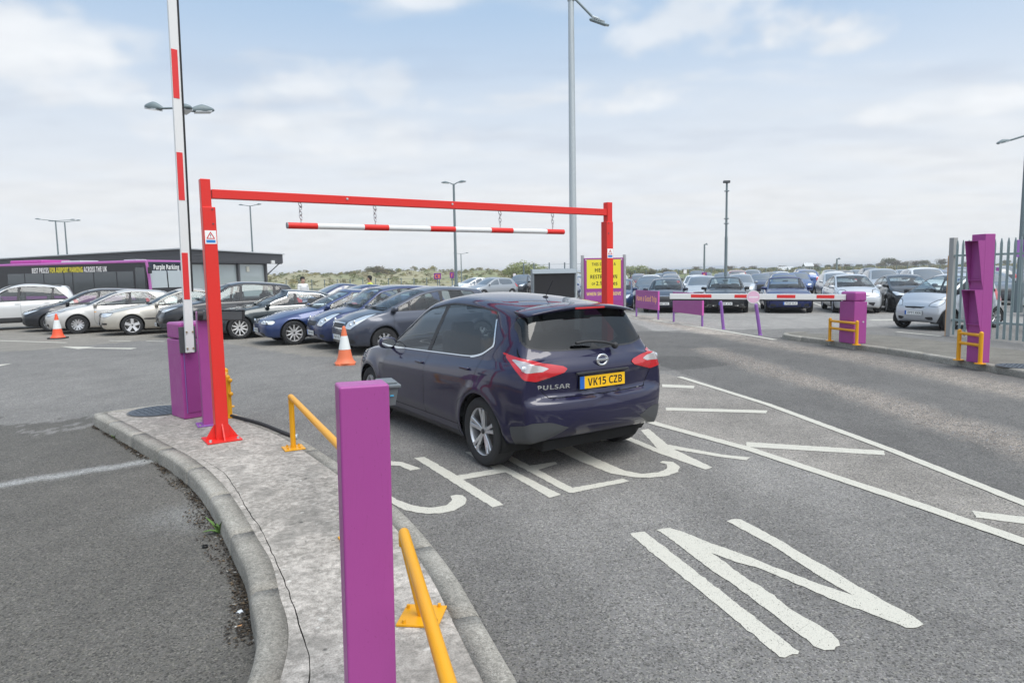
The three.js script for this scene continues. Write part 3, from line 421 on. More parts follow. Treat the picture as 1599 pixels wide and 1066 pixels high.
// yellow tubular guards on the island
function baseplate(x, z, w, y = 0) { return box(w, 0.012, w, x, y + 0.006, z, 0.003); }
{
  const a = G(458, 700, IY), h = 0.50, p = G(470, 640, IY + h), b = G(552, 720, IY + h), t = thing('guard_rail', 'yellow tubular guard rail on the island just beyond the near purple post', 'guard rail', a, 0);
  const e = b.clone().sub(a), dir = e.clone().setY(0).normalize(), E = dir.clone().multiplyScalar(e.clone().setY(0).length());
  part('rail', tube([[0, h - 0.06, 0], [dir.x * 0.02, h - 0.012, dir.z * 0.02], [dir.x * 0.08, h, dir.z * 0.08], [E.x * 0.5, h, E.z * 0.5], [E.x - dir.x * 0.12, h, E.z - dir.z * 0.12], [E.x - dir.x * 0.02, h - 0.03, E.z - dir.z * 0.02], [E.x + dir.x * 0.02, h - 0.12, E.z + dir.z * 0.02]], 0.027, 16, 60), M.yellow, t);
  part('leg', bar([0, 0.01, 0], [0, h - 0.05, 0], 0.025, 16), M.yellow, t); part('leg', bar([E.x + dir.x * 0.02, 0.01, E.z + dir.z * 0.02], [E.x + dir.x * 0.02, h - 0.1, E.z + dir.z * 0.02], 0.025, 16), M.yellow, t);
  part('base_plate', baseplate(0, 0, 0.19).rotateY(0.5), M.yellow, t); part('base_plate', baseplate(0, 0, 0.19).rotateY(0.5).translate(E.x, 0, E.z), M.yellow, t);
  bolts([[0.07, 0.02, 0.03], [-0.03, 0.02, 0.07], [-0.07, 0.02, -0.03], [0.03, 0.02, -0.07]], 0.009, 0.016, M.yellow, t);
}
{
  const a = G(659, 963, IY), h = 0.45, n = G(712, 1075, IY + h), t = thing('guard_rail', 'nearest yellow tubular guard rail, right of the near purple post', 'guard rail', a, 0);
  const e = n.clone().sub(a), dir = e.clone().setY(0).normalize(), L = 1.7, E = dir.clone().multiplyScalar(L);
  const off = G(630, 828, IY + h).sub(a).setY(0);
  part('rail', tube([[off.x, h - 0.07, off.z], [off.x + dir.x * 0.005, h - 0.02, off.z + dir.z * 0.005], [off.x + dir.x * 0.035, h, off.z + dir.z * 0.035], ...[0.1, 0.3, 0.5, 0.7, 0.9].map((k) => [mix(off.x + dir.x * 0.035, E.x - dir.x * 0.06, k), h, mix(off.z + dir.z * 0.035, E.z - dir.z * 0.06, k)]), [E.x - dir.x * 0.06, h, E.z - dir.z * 0.06], [E.x, h - 0.06, E.z]], 0.0245, 18, 60), M.yellow, t);
  part('leg', bar([0, 0.01, 0], [off.x, h - 0.05, off.z], 0.021, 16), M.yellow, t); part('leg', bar([E.x, 0.01, E.z], [E.x, h - 0.05, E.z], 0.024, 16), M.yellow, t);
  part('base_plate', baseplate(0, 0, 0.20).rotateY(-0.12), M.yellow, t); part('base_plate', baseplate(E.x, E.z, 0.20), M.yellow, t);
  bolts([[0.075, 0.02, 0.07], [-0.075, 0.02, 0.075], [-0.075, 0.02, -0.07], [0.075, 0.02, -0.075]], 0.009, 0.016, M.yellow, t);
}
function hoop(a, bx, bz, h, label, end = 0) {   // two posts, two rails
  const t = thing('guard_rail', label, 'guard rail', a, 0);
  for (const [x, z] of [[0, 0], [bx, bz]]) { part('leg', [cyl(0.034, 0.034, h, x, 0, z, 18), new THREE.SphereGeometry(0.034, 16, 8, 0, 7, 0, Math.PI / 2).translate(x, h, z)], M.yellow, t); part('base_plate', cyl(0.085, 0.085, 0.012, x, 0, z, 20), M.yellow, t); }
  const dx = bx / Math.hypot(bx, bz) * 0.02, dz = bz / Math.hypot(bx, bz) * 0.02;
  for (const y of [h * 0.93, h * 0.60]) part('rail', tube([[dx, y, dz], [bx * 0.33 + dz * 0.6, y, bz * 0.33 - dx * 0.6], [bx * 0.66 + dz * 0.6, y, bz * 0.66 - dx * 0.6], [bx - dx, y, bz - dz]], 0.028, 14, 20), M.yellow, t);
  return t;
}
{
  const o = G(358, 651, IY), t = hoop(o, -0.28, -0.62, 0.47, 'yellow guard post standing just behind the red frame post'); t.name = 'guard_rail_002';
  for (const y of [0.44, 0.28]) part('end_knob', new THREE.SphereGeometry(0.026, 14, 10).translate(0.045, y, 0.03), M.yellow, t);
}
{ const q = (u, v) => G(u, v, 0.117); let a = q(1296, 532), b = q(1338, 538.5); hoop(a, b.x - a.x, b.z - a.z, 0.49, 'yellow two-rail guard in front of the lowered barrier cabinet'); a = q(1497, 562); b = q(1531, 568); hoop(a, b.x - a.x, b.z - a.z, 0.51, 'yellow two-rail guard in front of the tall purple pay column'); }

// near purple reader post
{
  const Wd = 0.171, c = at(562, 602, 2.3), t = thing('reader_post', 'tall purple post in the foreground with a grey card reader on its far side', 'post', [c.x, IY, c.z], 0);
  t.rotation.y = 0.37; t.rotation.z = -0.012; t.rotation.order = 'ZYX';
  const h = c.y - IY; part('post', box(Wd, h, 0.12, 0, h / 2, -0.06, 0.009, 4), M.purple, t);
  part('base_plate', box(0.28, 0.014, 0.24, 0, 0.007, -0.07, 0.003), M.purple, t);
  const r = new THREE.Group(); r.name = 'card_reader'; t.add(r); r.position.set(0.092, h - 0.048, -0.12); r.scale.setScalar(0.70);
  const sh = new THREE.Shape([[-0.02, -0.06], [0.035, -0.055], [0.052, 0.03], [-0.02, 0.03]].map((p) => new THREE.Vector2(...p)));
  part('housing', sharp(new THREE.ExtrudeGeometry(sh, { depth: 0.17, bevelSize: 0.004, bevelThickness: 0.004, bevelSegments: 2 }).translate(0, 0, -0.10)), std([0.10, 0.115, 0.12], 0.5), r);
  part('lid', [box(0.10, 0.016, 0.20, 0.018, 0.040, -0.015, 0.005, 3), box(0.09, 0.012, 0.15, 0.012, 0.052, -0.03, 0.005, 3)], std([0.13, 0.15, 0.16], 0.45), r);
  part('button', box(0.020, 0.007, 0.004, 0.02, -0.008, 0.077, 0.001), std([0.05, 0.35, 0.55], 0.4), r);
}
function spanTo(P, d, u) { const q = ray(u, 500); return Math.abs((P.x * q.z - P.z * q.x) / (d[1] * q.x - d[0] * q.z)); }
const KX = [0.984, -0.178], KZ = [0.178, 0.984];
// lowered exit barrier on the right pavement
{
  const q = (u, v) => G(u, v, 0.117), c = q(1333, 537), l = q(1311, 533), r = q(1354, 535), dx = KX[0], dz = KX[1], W = spanTo(c, KX, 1354), D = spanTo(c, KZ, 1311);
  const b = thing('parking_barrier', 'purple barrier cabinet right of the exit lane with its striped arm lowered', 'barrier', c, yaw(dx, dz)), H = 1.125;
  part('cabinet', [box(W, H - 0.22, D, W / 2, (H - 0.22) / 2, -D / 2, 0.012), box(W - 0.006, 0.215, D - 0.006, W / 2, H - 0.112, -D / 2, 0.05, 5)], M.purple, b);
  part('lock', cyl(0.018, 0.018, 0.008, 0, 0, 0, 14).rotateX(Math.PI / 2).translate(W * 0.72, 0.47, 0), M.lightGrey, b);
  bolts([[W * 0.5, H - 0.17, 0, 'z']], 0.012, 0.008, M.purpleDark, b);
  // arm: from the cabinet's road side to the left
  const tip = at(1046, 462, 0), r0 = ray(1046, 462.5), P = b.position.clone();
  const y0 = hAt(c, 1313, 464.5), k = (y0 - 0.0 - CAM_H) / r0.y; const target = new THREE.Vector3(r0.x * k, y0, r0.z * k);
  const pv = c.clone().add(new THREE.Vector3(-KZ[0], 0, -KZ[1]).multiplyScalar(D * 0.6)); pv.y = y0;
  // the arm lies square across the lane
  let d = new THREE.Vector3(-0.985, 0, -0.17).normalize(); const rx = ray(1046, 462.5), A = new THREE.Matrix3(); const det = d.x * -rx.z + rx.x * d.z, s = (-pv.x * -rx.z + rx.x * -pv.z) / det; const L = Math.abs(s);
  const arm = new THREE.Group(); arm.name = 'arm'; b.add(arm); b.updateMatrixWorld(); arm.position.copy(b.worldToLocal(pv.clone())); arm.rotation.y = yaw(d.x, d.z) - b.rotation.y;
  const hEnd = hAt(new THREE.Vector3(pv.x + d.x * L, 0, pv.z + d.z * L), 1046, 462.5); arm.rotation.order = 'YZX'; arm.rotation.z = Math.asin((hEnd - y0) / L);
  part('arm_beam', box(L, 0.125, 0.05, L / 2, 0, 0, 0.008), M.white, arm); part('arm_edge', box(L - 0.1, 0.03, 0.056, L / 2 + 0.04, -0.0775, 0, 0.006), M.rubber, arm);
  const at_ = (u) => { const q2 = ray(u, 463), dt = d.x * -q2.z + q2.x * d.z; return Math.abs((-pv.x * -q2.z + q2.x * -pv.z) / dt); };
  for (const [u0, u1] of [[1079, 1111], [1147, 1168], [1213, 1242], [1275, 1303]]) { const s0 = at_(u0), s1 = at_(u1); part('stripe', box(Math.abs(s0 - s1), 0.072, 0.004, (s0 + s1) / 2, 0.01, 0.0262, 0), M.stripeRed, arm).rotation.y = 0; part('stripe', box(Math.abs(s0 - s1), 0.072, 0.004, (s0 + s1) / 2, 0.01, -0.0262, 0), M.stripeRed, arm); }
  const sd = at_(1176.5), pc = new THREE.Vector3(pv.x + d.x * sd, 0, pv.z + d.z * sd), dn = thing('no_entry_disc', 'faded pink round no entry sign fixed to the middle of the lowered barrier arm', 'sign', [pc.x, mix(y0, hEnd, sd / L) - 0.005, pc.z], yaw(-d.x, -d.z));
  const depthPx = 1066 / Math.hypot(pc.x, pc.z) * Math.hypot(pc.x, pc.z) / -pc.z, Rr = 10.2 / depthPx;
  part('disc', new THREE.CylinderGeometry(Rr, Rr, 0.006, 40).rotateX(Math.PI / 2).translate(0, 0, 0.036), std([0.80, 0.80, 0.78], 0.4), dn);
  const tx = canvasTex(256, 256, (x) => { x.fillStyle = '#e9b8cf'; x.fillRect(0, 0, 256, 256); const rn = rng(4); for (let i = 0; i < 400; i++) { x.fillStyle = `rgba(245,230,236,${rn() * 0.25})`; x.fillRect(rn() * 256, rn() * 256, 3 + rn() * 20, 2 + rn() * 5); } x.fillStyle = '#f1e6ea'; x.fillRect(34, 112, 188, 36); });
  part('disc_face', new THREE.CircleGeometry(Rr * 0.9, 40).translate(0, 0, 0.0405), decal(tx), dn);
}
// tall purple pay column
{
  const q = (u, v) => G(u, v, 0.117), c = q(1530, 567), l = q(1511, 564), r = q(1549, 564), dx = KX[0], dz = KX[1], W = spanTo(c, KX, 1549), D = spanTo(c, KZ, 1512);
  const t = thing('pay_column', 'tall purple pay column with two hooded recesses beside the palisade fence', 'pay machine', c, yaw(dx, dz)), H = hAt(c, 1535, 365) - 0.117;
  part('column', box(W, H, D, W / 2, H / 2, -D / 2, 0.010), M.purple, t);
  const hood = (y0, y1, y2, e) => {
    const s = new THREE.Shape([[0, y2], [-e, y2], [-0.035, y0], [0, y0 - 0.12]].map((p) => new THREE.Vector2(...p))), cheek = new THREE.ExtrudeGeometry(s, { depth: 0.012, bevelEnabled: false });
    for (const z of [-0.012, -D]) part('hood_cheek', sharp(cheek.clone().translate(0, 0, z)), M.purple, t);
    part('hood_top', box(e, 0.012, D - 0.001, -e / 2, y2 + 0.0065, -D / 2, 0.002), M.purple, t); part('hood_shelf', box(0.05, 0.012, D - 0.026, -0.025, y0 + 0.02, -D / 2, 0.002), M.purple, t);
    part('recess_panel', box(0.006, y2 - y0 - 0.10, D - 0.07, -0.004, (y0 + y2) / 2, -D / 2, 0.001), M.purpleDark, t);
  };
  hood(H * 0.635, 0, H * 0.945, 0.135); hood(H * 0.29, 0, H * 0.565, 0.155);
}
// orange and white cones
function cone(p, label, dirt) {
  const t = thing('traffic_cone', label, 'traffic cone', p, dirt * 0.25, 'traffic cones');
  const bs = new THREE.Shape(); const w = dirt ? 0.185 : 0.225, k = 0.06; bs.moveTo(-w + k, -w); bs.lineTo(w - k, -w); bs.lineTo(w, -w + k); bs.lineTo(w, w - k); bs.lineTo(w - k, w); bs.lineTo(-w + k, w); bs.lineTo(-w, w - k); bs.lineTo(-w, -w + k); bs.closePath();
  const orange = std(dirt ? [0.72, 0.17, 0.07] : [0.82, 0.10, 0.035], 0.55), base = new THREE.ExtrudeGeometry(bs, { depth: 0.035, bevelSize: 0.006, bevelThickness: 0.006, bevelSegments: 2 }).rotateX(-Math.PI / 2);
  part('base', base, dirt ? orange : M.rubber, t);
  const prof = (y0, y1, o = 0) => { const p2 = []; for (let i = 0; i <= 6; i++) { const y = mix(y0, y1, i / 6); p2.push(new THREE.Vector2(mix(0.165, 0.032, (y - 0.04) / 0.71) + 0.05 * Math.exp(-(y - 0.04) * 28) + o, y)); } return new THREE.LatheGeometry(p2, 32); };
  part('body', prof(0.04, 0.31), orange, t); part('sleeve', prof(0.31, 0.58, 0.003), std([0.72, 0.74, 0.72], 0.5), t);
  part('tip', [prof(0.58, 0.745), new THREE.SphereGeometry(0.033, 18, 8, 0, 7, 0, Math.PI / 2).translate(0, 0.745, 0)], orange, t);
}
cone(G(539, 569), 'faded orange cone with a white sleeve left of the moving car', 1); cone(G(90, 528.5), 'bright orange cone on a black base before the silver parked hatchback', 0);

// cable along the edge of the island, iron covers
{
  const pts = [[361, 649], [385, 655], [412, 663], [432, 671], [452, 679], [462, 682]].map(([u, v]) => G(u, v, IY + 0.02)), c = thing('rubber_cable', 'black rubber cable lying along the island edge from the yellow post', 'cable', pts[0], 0);
  part('sheath', tube(pts.map((p) => p.clone().sub(pts[0])), 0.019, 10, 60), M.rubber, c);
  part('cable_end', cyl(0.03, 0.03, 0.02, 0, 0, 0, 14).rotateZ(1.57).translate(pts[5].x - pts[0].x + 0.02, 0, pts[5].z - pts[0].z), M.galv, c);
}
function cover(p, r, label, y) {
  const t = thing('manhole_cover', label, 'manhole cover', [p.x, y, p.z], 0), m = std([0.085, 0.10, 0.12], 0.75, { bumpMap: grainTex, bumpScale: 0.004 });
  part('plate', cyl(r, r, 0.012, 0, 0, 0, 48), m, t); part('rim', new THREE.RingGeometry(r * 1.005, r * 1.07, 48).rotateX(-Math.PI / 2).translate(0, 0.006, 0), std([0.14, 0.14, 0.14], 0.9), t);
  const g = []; for (let i = -4; i <= 4; i++) for (let j = -4; j <= 4; j++) if (Math.hypot(i, j) < 4.4) g.push(box(r * 0.12, 0.006, r * 0.05, i * r * 0.2, 0.013, j * r * 0.2, 0).rotateY((i + j) % 2 ? 0.8 : -0.8 + 0)); part('tread_pattern', g.map(sharp), m, t).userData.kind = 'stuff';
}
cover(G(249, 641.5, IY), 0.34, 'dark round manhole cover in the island left of the purple cabinet', IY); cover(G(1592, 572, 0.117), 0.3, 'grey round manhole cover in the right pavement by the pay column', 0.118);

// purple boards and leaning posts along the exit lane
function board(l, r, label, text) {
  const a = G(...l), b = G(...r), t = thing('board_sign', label, 'sign board', a, yaw(b.x - a.x, b.z - a.z)), L = Math.hypot(b.x - a.x, b.z - a.z), h0 = 0.34, h1 = 1.03;
  part('panel', box(L - 0.06, h1 - h0, 0.05, L / 2, (h0 + h1) / 2, 0, 0.01), M.purple, t);
  for (const x of [0.06, L - 0.06]) part('leg', box(0.07, h1 - 0.01, 0.046, x, (h1 - 0.01) / 2, -0.002, 0.006), M.lilac, t);
  part('edge_strip', box(0.03, h1 - h0 + 0.002, 0.056, L - 0.02, (h0 + h1) / 2, 0, 0.004), std([0.62, 0.10, 0.42], 0.5), t);
  if (text) { const tx = canvasTex(1024, 256, (x, w, h) => { x.fillStyle = '#a14a92'; x.fillRect(0, 0, w, h); x.fillStyle = '#ffb474'; fitText(x, text, w / 2, 185, 205, 990, 'bold'); }); const m = part('lettering', new THREE.PlaneGeometry((L - 0.06) * 0.93, 0.36), new THREE.MeshStandardMaterial({ map: tx, roughness: 0.5 }), t); m.position.set(L / 2, (h0 + h1) / 2 + 0.02, 0.0265); }
}
board([993, 493.5], [1029, 499], 'purple roadside board reading Have a Good Trip', 'Have a Good Trip'); board([1051, 502], [1098, 509.5], 'plain purple roadside board right of the lettered one');
function leaning(b0, top, label, y) { const a = G(...b0), t = thing('marker_post', label, 'post', a, 0), h = 0.80, p = at(top[0], top[1], -a.z); part('shaft', bar([0, 0, 0], [p.x - a.x, h, 0.0], 0.045, 14), M.lilac, t); part('top_cap', new THREE.SphereGeometry(0.046, 14, 8).translate(p.x - a.x, h, 0), M.lilac, t); part('foot', cyl(0.06, 0.05, 0.03, 0, 0, 0, 14), M.lilac, t); }
leaning([1130, 514], [1126, 474], 'leaning lilac marker post left of the no entry disc'); leaning([1187.5, 523], [1181, 474], 'leaning lilac marker post under the no entry disc');

// yellow height sign on two steel posts
{
  const c = at(943, 470, 19), b = thing('height_sign', 'purple bordered yellow height restriction sign on two steel posts behind the red frame', 'sign', [c.x, 0, c.z], 0.02), px = 1066 / 19, W = 62 / px, yT = hAt(c, 943, 402.5), yY0 = hAt(c, 943, 451.5), yB = hAt(c, 943, 491);
  for (const s of [-1, 1]) part('post', cyl(0.045, 0.045, yT + 0.08, s * (W / 2 + 0.03), 0, -0.03, 20), M.steel, b);
  part('panel', box(W - 0.02, yT - yB, 0.03, 0, (yT + yB) / 2, 0, 0.006), M.purple, b);
  const tx = canvasTex(1024, 896, (x, w, h) => { x.fillStyle = '#f4e23c'; x.fillRect(0, 0, w, h); x.fillStyle = '#1a1712'; fitText(x, 'THIS SITE HAS A', w / 2, 190, 130, 720); fitText(x, 'HEIGHT', w / 2, 385, 165, 560); fitText(x, 'RESTRICTION', w / 2, 590, 165, 830); fitText(x, 'OF', 200, 790, 105, 110); fitText(x, '2.1 metres', w / 2 + 90, 800, 170, 650); });
  const f = part('yellow_face', new THREE.PlaneGeometry(W - 0.16, yT - yY0 - 0.07), decal(tx), b); f.position.set(0, (yT + yY0) / 2 - 0.01, 0.0165);
  const t2 = canvasTex(1024, 300, (x, w, h) => { x.fillStyle = '#a04a9a'; x.fillRect(0, 0, w, h); x.fillStyle = '#f3dc74'; fitText(x, 'WHEN SHOWN ABOVE', w / 2, 150, 140, 980); }); const g = part('lower_lettering', new THREE.PlaneGeometry(W - 0.1, 0.28), decal(t2), b); g.position.set(0, yY0 - 0.17, 0.0165);
  bolts([[-W / 2 + 0.06, yT - 0.05, 0.017, 'z'], [W / 2 - 0.06, yT - 0.05, 0.017, 'z']], 0.018, 0.008, M.white, b);
}
// hooded machine cabinet behind the moving car
{
  const c = at(866, 470, 15.5), t = thing('machine_cabinet', 'grey metal machine cabinet with a hood over a black sloping front', 'machine', [c.x, 0, c.z], 0.06), W = 0.98, yT = hAt(c, 866, 421);
  part('body', box(W - 0.06, 1.2, 0.5, 0, 0.6, -0.28, 0.01), M.darkGrey, t);
  const sh = new THREE.Shape([[-0.5, 1.2], [-0.02, 1.2], [0.07, yT - 0.08], [-0.02, yT], [-0.5, yT]].map((p) => new THREE.Vector2(...p))), ck = new THREE.ExtrudeGeometry(sh, { depth: 0.03, bevelEnabled: false }).rotateY(-Math.PI / 2);
  for (const x of [-W / 2 + 0.03, W / 2]) part('hood_cheek', sharp(ck.clone().translate(x, 0, 0)), M.grey, t);
  part('hood_top', [box(W + 0.02, 0.02, 0.5, 0, yT + 0.011, -0.27, 0.004), box(W + 0.02, 0.018, 0.15, 0, 0, 0, 0.003).rotateX(0.72).translate(0, yT - 0.036, 0.025)], M.grey, t);
  part('front_panel', box(W - 0.05, 0.62, 0.02, 0, 0, 0, 0.004).rotateX(0.10).translate(0, yT - 0.40, 0.0), std([0.03, 0.03, 0.033], 0.35), t); part('back', box(W - 0.07, yT - 1.21, 0.02, 0, (yT + 1.205) / 2, -0.49, 0), M.grey, t);
}
// ---------------------------------------------------------------- cars: a lofted shell cut into panels, panes and lamps
function pchip(pts) {                                   // monotone cubic through points sorted by x
  const n = pts.length, x = pts.map((p) => p[0]), y = pts.map((p) => p[1]), d = [], m = [];
  for (let i = 0; i < n - 1; i++) d.push((y[i + 1] - y[i]) / (x[i + 1] - x[i]));
  for (let i = 0; i < n; i++) m.push(i === 0 ? d[0] : i === n - 1 ? d[n - 2] : d[i - 1] * d[i] <= 0 ? 0 : 2 * d[i - 1] * d[i] / (d[i - 1] + d[i]));
  return (q) => { if (q <= x[0]) return y[0] + (q - x[0]) * m[0] * 0.5; if (q >= x[n - 1]) return y[n - 1] + (q - x[n - 1]) * m[n - 1] * 0.5; let i = 0; while (q > x[i + 1]) i++; const h = x[i + 1] - x[i], t = (q - x[i]) / h, a = t * t * (3 - 2 * t), b = t * (1 - t) * (1 - t), c = -t * t * (1 - t); return y[i] * (1 - a) + y[i + 1] * a + h * (b * m[i] + c * m[i + 1]); };
}
function sdPoly(P) {                                     // signed distance to a polygon, negative inside
  return (x, y) => { let d = 1e9, s = 1; for (let i = 0, j = P.length - 1; i < P.length; j = i++) { const ex = P[j][0] - P[i][0], ey = P[j][1] - P[i][1], wx = x - P[i][0], wy = y - P[i][1], t = clamp((wx * ex + wy * ey) / (ex * ex + ey * ey)); d = Math.min(d, Math.hypot(wx - ex * t, wy - ey * t)); const c1 = y >= P[i][1], c2 = y < P[j][1], c3 = ex * wy > ey * wx; if ((c1 && c2 && c3) || (!c1 && !c2 && !c3)) s = -s; } return s * d; };
}
const rounded = (P, r) => { const f = sdPoly(P); return (x, y) => f(x, y) + 0; };
const VN = 10;                                           // x y z nx ny nz s zn j cap
const lerpV = (a, b, t) => a.map((v, i) => v + (b[i] - v) * t);
function carve(tris, sdf, zone) {                        // -> [inside, outside]
  const inn = [], out = [];
  for (const t of tris) {
    if (zone && !zone(t)) { out.push(t); continue; }
    const d = [sdf(t[0]), sdf(t[1]), sdf(t[2])], k = (d[0] < 0) + (d[1] < 0) + (d[2] < 0);
    if (k === 0) out.push(t); else if (k === 3) inn.push(t); else {
      const lone = k === 1 ? d.findIndex((q) => q < 0) : d.findIndex((q) => q >= 0), a = t[lone], b = t[(lone + 1) % 3], c = t[(lone + 2) % 3], da = d[lone], db = d[(lone + 1) % 3], dc = d[(lone + 2) % 3];
      const ab = lerpV(a, b, da / (da - db)), ac = lerpV(a, c, da / (da - dc)); const one = k === 1 ? inn : out, two = k === 1 ? out : inn;
      one.push([a, ab, ac]); two.push([ab, b, c], [ab, c, ac]);
    }
  }
  return [inn, out];
}
function soup(tris, off = 0, sides = 3) {                // sides: 1 = right half (+z), 2 = left half, 3 = both; the half shell is mirrored
  const n = tris.length * (sides === 3 ? 2 : 1), p = new Float32Array(n * 9), q = new Float32Array(n * 9); let o = 0;
  const put = (v, m) => { p[o] = v[0] + v[3] * off; p[o + 1] = v[1] + v[4] * off; p[o + 2] = (v[2] + v[5] * off) * m; q[o] = v[3]; q[o + 1] = v[4]; q[o + 2] = v[5] * m; o += 3; };
  for (const t of tris) { if (sides & 1) { put(t[0], 1); put(t[1], 1); put(t[2], 1); } if (sides & 2) { put(t[0], -1); put(t[2], -1); put(t[1], -1); } }
  const g = new THREE.BufferGeometry(); g.setAttribute('position', new THREE.BufferAttribute(p, 3)); g.setAttribute('normal', new THREE.BufferAttribute(q, 3)); return g;
}
const C = {
  glass: phys([0.80, 0.87, 0.87], 0.0, { transmission: 1, ior: 1.52, thickness: 0 }), privacy: phys([0.46, 0.50, 0.51], 0.0, { transmission: 1, ior: 1.52, thickness: 0 }),
  farGlass: phys([0.085, 0.105, 0.125], 0.06, { clearcoat: 1, clearcoatRoughness: 0.03 }),
  lampGlass: phys([0.62, 0.65, 0.68], 0.12, { clearcoat: 1, metalness: 0.45 }), lampRed: phys([0.50, 0.008, 0.014], 0.14, { clearcoat: 1 }), lampClear: phys([0.52, 0.49, 0.49], 0.15, { clearcoat: 1, metalness: 0.3 }),
  trim: std([0.022, 0.022, 0.024], 0.55), gap: std([0.008, 0.008, 0.009], 0.9), chrome: std([0.78, 0.79, 0.80], 0.15, { metalness: 1 }), tyre: std([0.022, 0.022, 0.023], 0.85), liner: std([0.012, 0.012, 0.012], 0.95),
  valance: std([0.055, 0.058, 0.062], 0.5), lining: std([0.05, 0.05, 0.052], 0.95), seat: std([0.045, 0.045, 0.05], 0.9), dash: std([0.025, 0.025, 0.028], 0.8), alloy: std([0.62, 0.63, 0.65], 0.3, { metalness: 0.75 }), darkAlloy: std([0.10, 0.10, 0.11], 0.4, { metalness: 0.6 }), disc: std([0.16, 0.155, 0.15], 0.5, { metalness: 0.7 }), mirror: std([0.75, 0.78, 0.8], 0.03, { metalness: 1 }), cladding: std([0.05, 0.05, 0.052], 0.7),
};
const flakes = dataTex(256, (() => { const r = rng(77); return () => 0.5 + (r() - 0.5) * 0.25; })());
function carPaint(rgb, metallic = 0.35, rough = 0.35) { return phys(rgb, rough, { metalness: metallic, clearcoat: 1, clearcoatRoughness: 0.03, specularIntensity: 0.35 }); }

// front/rear profile made from a few measures; x runs forward from the middle of the wheelbase
function carSpec(o) {
  const c = { W: 0.88, H: 1.46, wb: 2.6, fo: 0.86, ro: 0.78, R: 0.315, tyreW: 0.2, tumble: 0.40, sill: 0.19, kf: 0.22, kr: 0.16, capF: 0.20, capR: 0.17, m: 0.058, kzF: 0.17, kzR: 0.11, roofCrown: 0.045, ...o };
  c.xF = c.wb / 2 + c.fo; c.xR = -c.wb / 2 - c.ro; c.x0F = c.xF - c.capF; c.x0R = c.xR + c.capR;
  c.top = c.top ?? [[c.x0R, c.yDeck], ...(c.deck ?? []), [c.xRB, c.yRB], [mix(c.xRB, c.xRR, 0.55), mix(c.yRB, c.yRR, 0.62)], [c.xRR, c.yRR], [c.xPk ?? -0.25, c.H], [c.xRF, c.yRF ?? c.H - 0.075], [mix(c.xRF, c.xC, 0.5), mix(c.yRF ?? c.H - 0.075, c.yC, 0.47)], [c.xC, c.yC], [mix(c.xC, c.x0F, 0.55), mix(c.yC, c.yN, 0.42)], [c.x0F, c.yN]];
  c.fTop = pchip(c.top); c.fBelt = pchip(c.belt); c.fPlan = pchip(c.plan ?? [[c.x0R, c.W * 0.90], [c.x0R + 0.3, c.W * 0.965], [-c.wb / 2, c.W * 0.995], [0, c.W], [c.wb / 2, c.W * 0.99], [c.x0F - 0.25, c.W * 0.93], [c.x0F, c.W * 0.84]]);
  c.fBot = pchip(c.bot ?? [[c.x0R, c.sill + 0.08], [-c.wb / 2, c.sill + 0.02], [0, c.sill], [c.wb / 2, c.sill], [c.x0F, c.sill + 0.02]]);
  c.fIn = pchip(c.inset ?? [[0, 0.075], [0.10, 0.035], [0.28, 0.012], [0.5, 0], [0.66, 0.003], [0.78, 0.014], [0.9, 0.042], [1, 0.075]]);
  c.fNF = pchip(c.noseF ?? [[0.15, c.xF - 0.09], [0.3, c.xF - 0.015], [0.46, c.xF], [0.6, c.xF - 0.015], [0.72, c.xF - 0.07], [0.9, c.xF - 0.14]]);
  c.fNR = pchip(c.noseR ?? [[0.2, c.xR + 0.08], [0.36, c.xR + 0.012], [0.52, c.xR], [0.66, c.xR + 0.02], [0.72, c.xR + 0.05], [0.95, c.xR + 0.10]]);
  c.xM = c.xPk ?? -0.25; c.fWin = c.winBase ? pchip(c.winBase) : (x) => c.fBelt(x) + 0.028;
  return c;
}
function upper(c, x, mode) {                             // section above the belt: corner point and crown
  const yb = c.fBelt(x), wb = Math.max(0.2, c.fPlan(x) - c.fIn(1)) - 0.006, k = x > c.xM ? c.kf : -c.kr, H0 = Math.max(0.012, c.fTop(x + k * 0.36) - yb);
  let zr = Math.max(wb * 0.5, wb - c.tumble * H0 - 0.018); const yB = Math.max(yb + 0.006, c.fTop(x + k * zr * zr) - Math.min(c.roofCrown, 0.55 * H0));
  return { yb, wb, zr, yB, k, H0 };
}
const edgeY = (c, x) => upper(c, x).yB;
function sideZ(c, x, y) {                                // half width of the body at a point of its side
  const yb0 = c.fBot(x), yb = c.fBelt(x); if (y > yb) { const u = upper(c, x); return mix(u.wb, u.zr, clamp((y - yb) / (u.yB - yb))); }
  return c.fPlan(x) - c.fIn(clamp((y - yb0) / (yb - yb0))) + sideBump(c, x, y);
}
function sideBump(c, x, y) {
  let b = 0; for (const s of [-1, 1]) { const d = Math.hypot(x - s * c.wb / 2, (y - c.R) * 0.96) - c.R - 0.055; b += (c.flare ?? 0.016) * Math.exp(-((d / 0.055) ** 2)) * (y > c.R * 0.5 ? 1 : 0.4); }
  for (const q of c.crease ?? []) { const yc = q.f(x); if (yc === null) continue; const d = y - yc; b += q.amp * (d > 0 ? Math.exp(-((d / q.up) ** 2)) : Math.exp(-((d / q.dn) ** 2))) * sstep(q.x0 - 0.25, q.x0, x) * sstep(q.x1 + 0.25, q.x1, x); }
  return b;
}
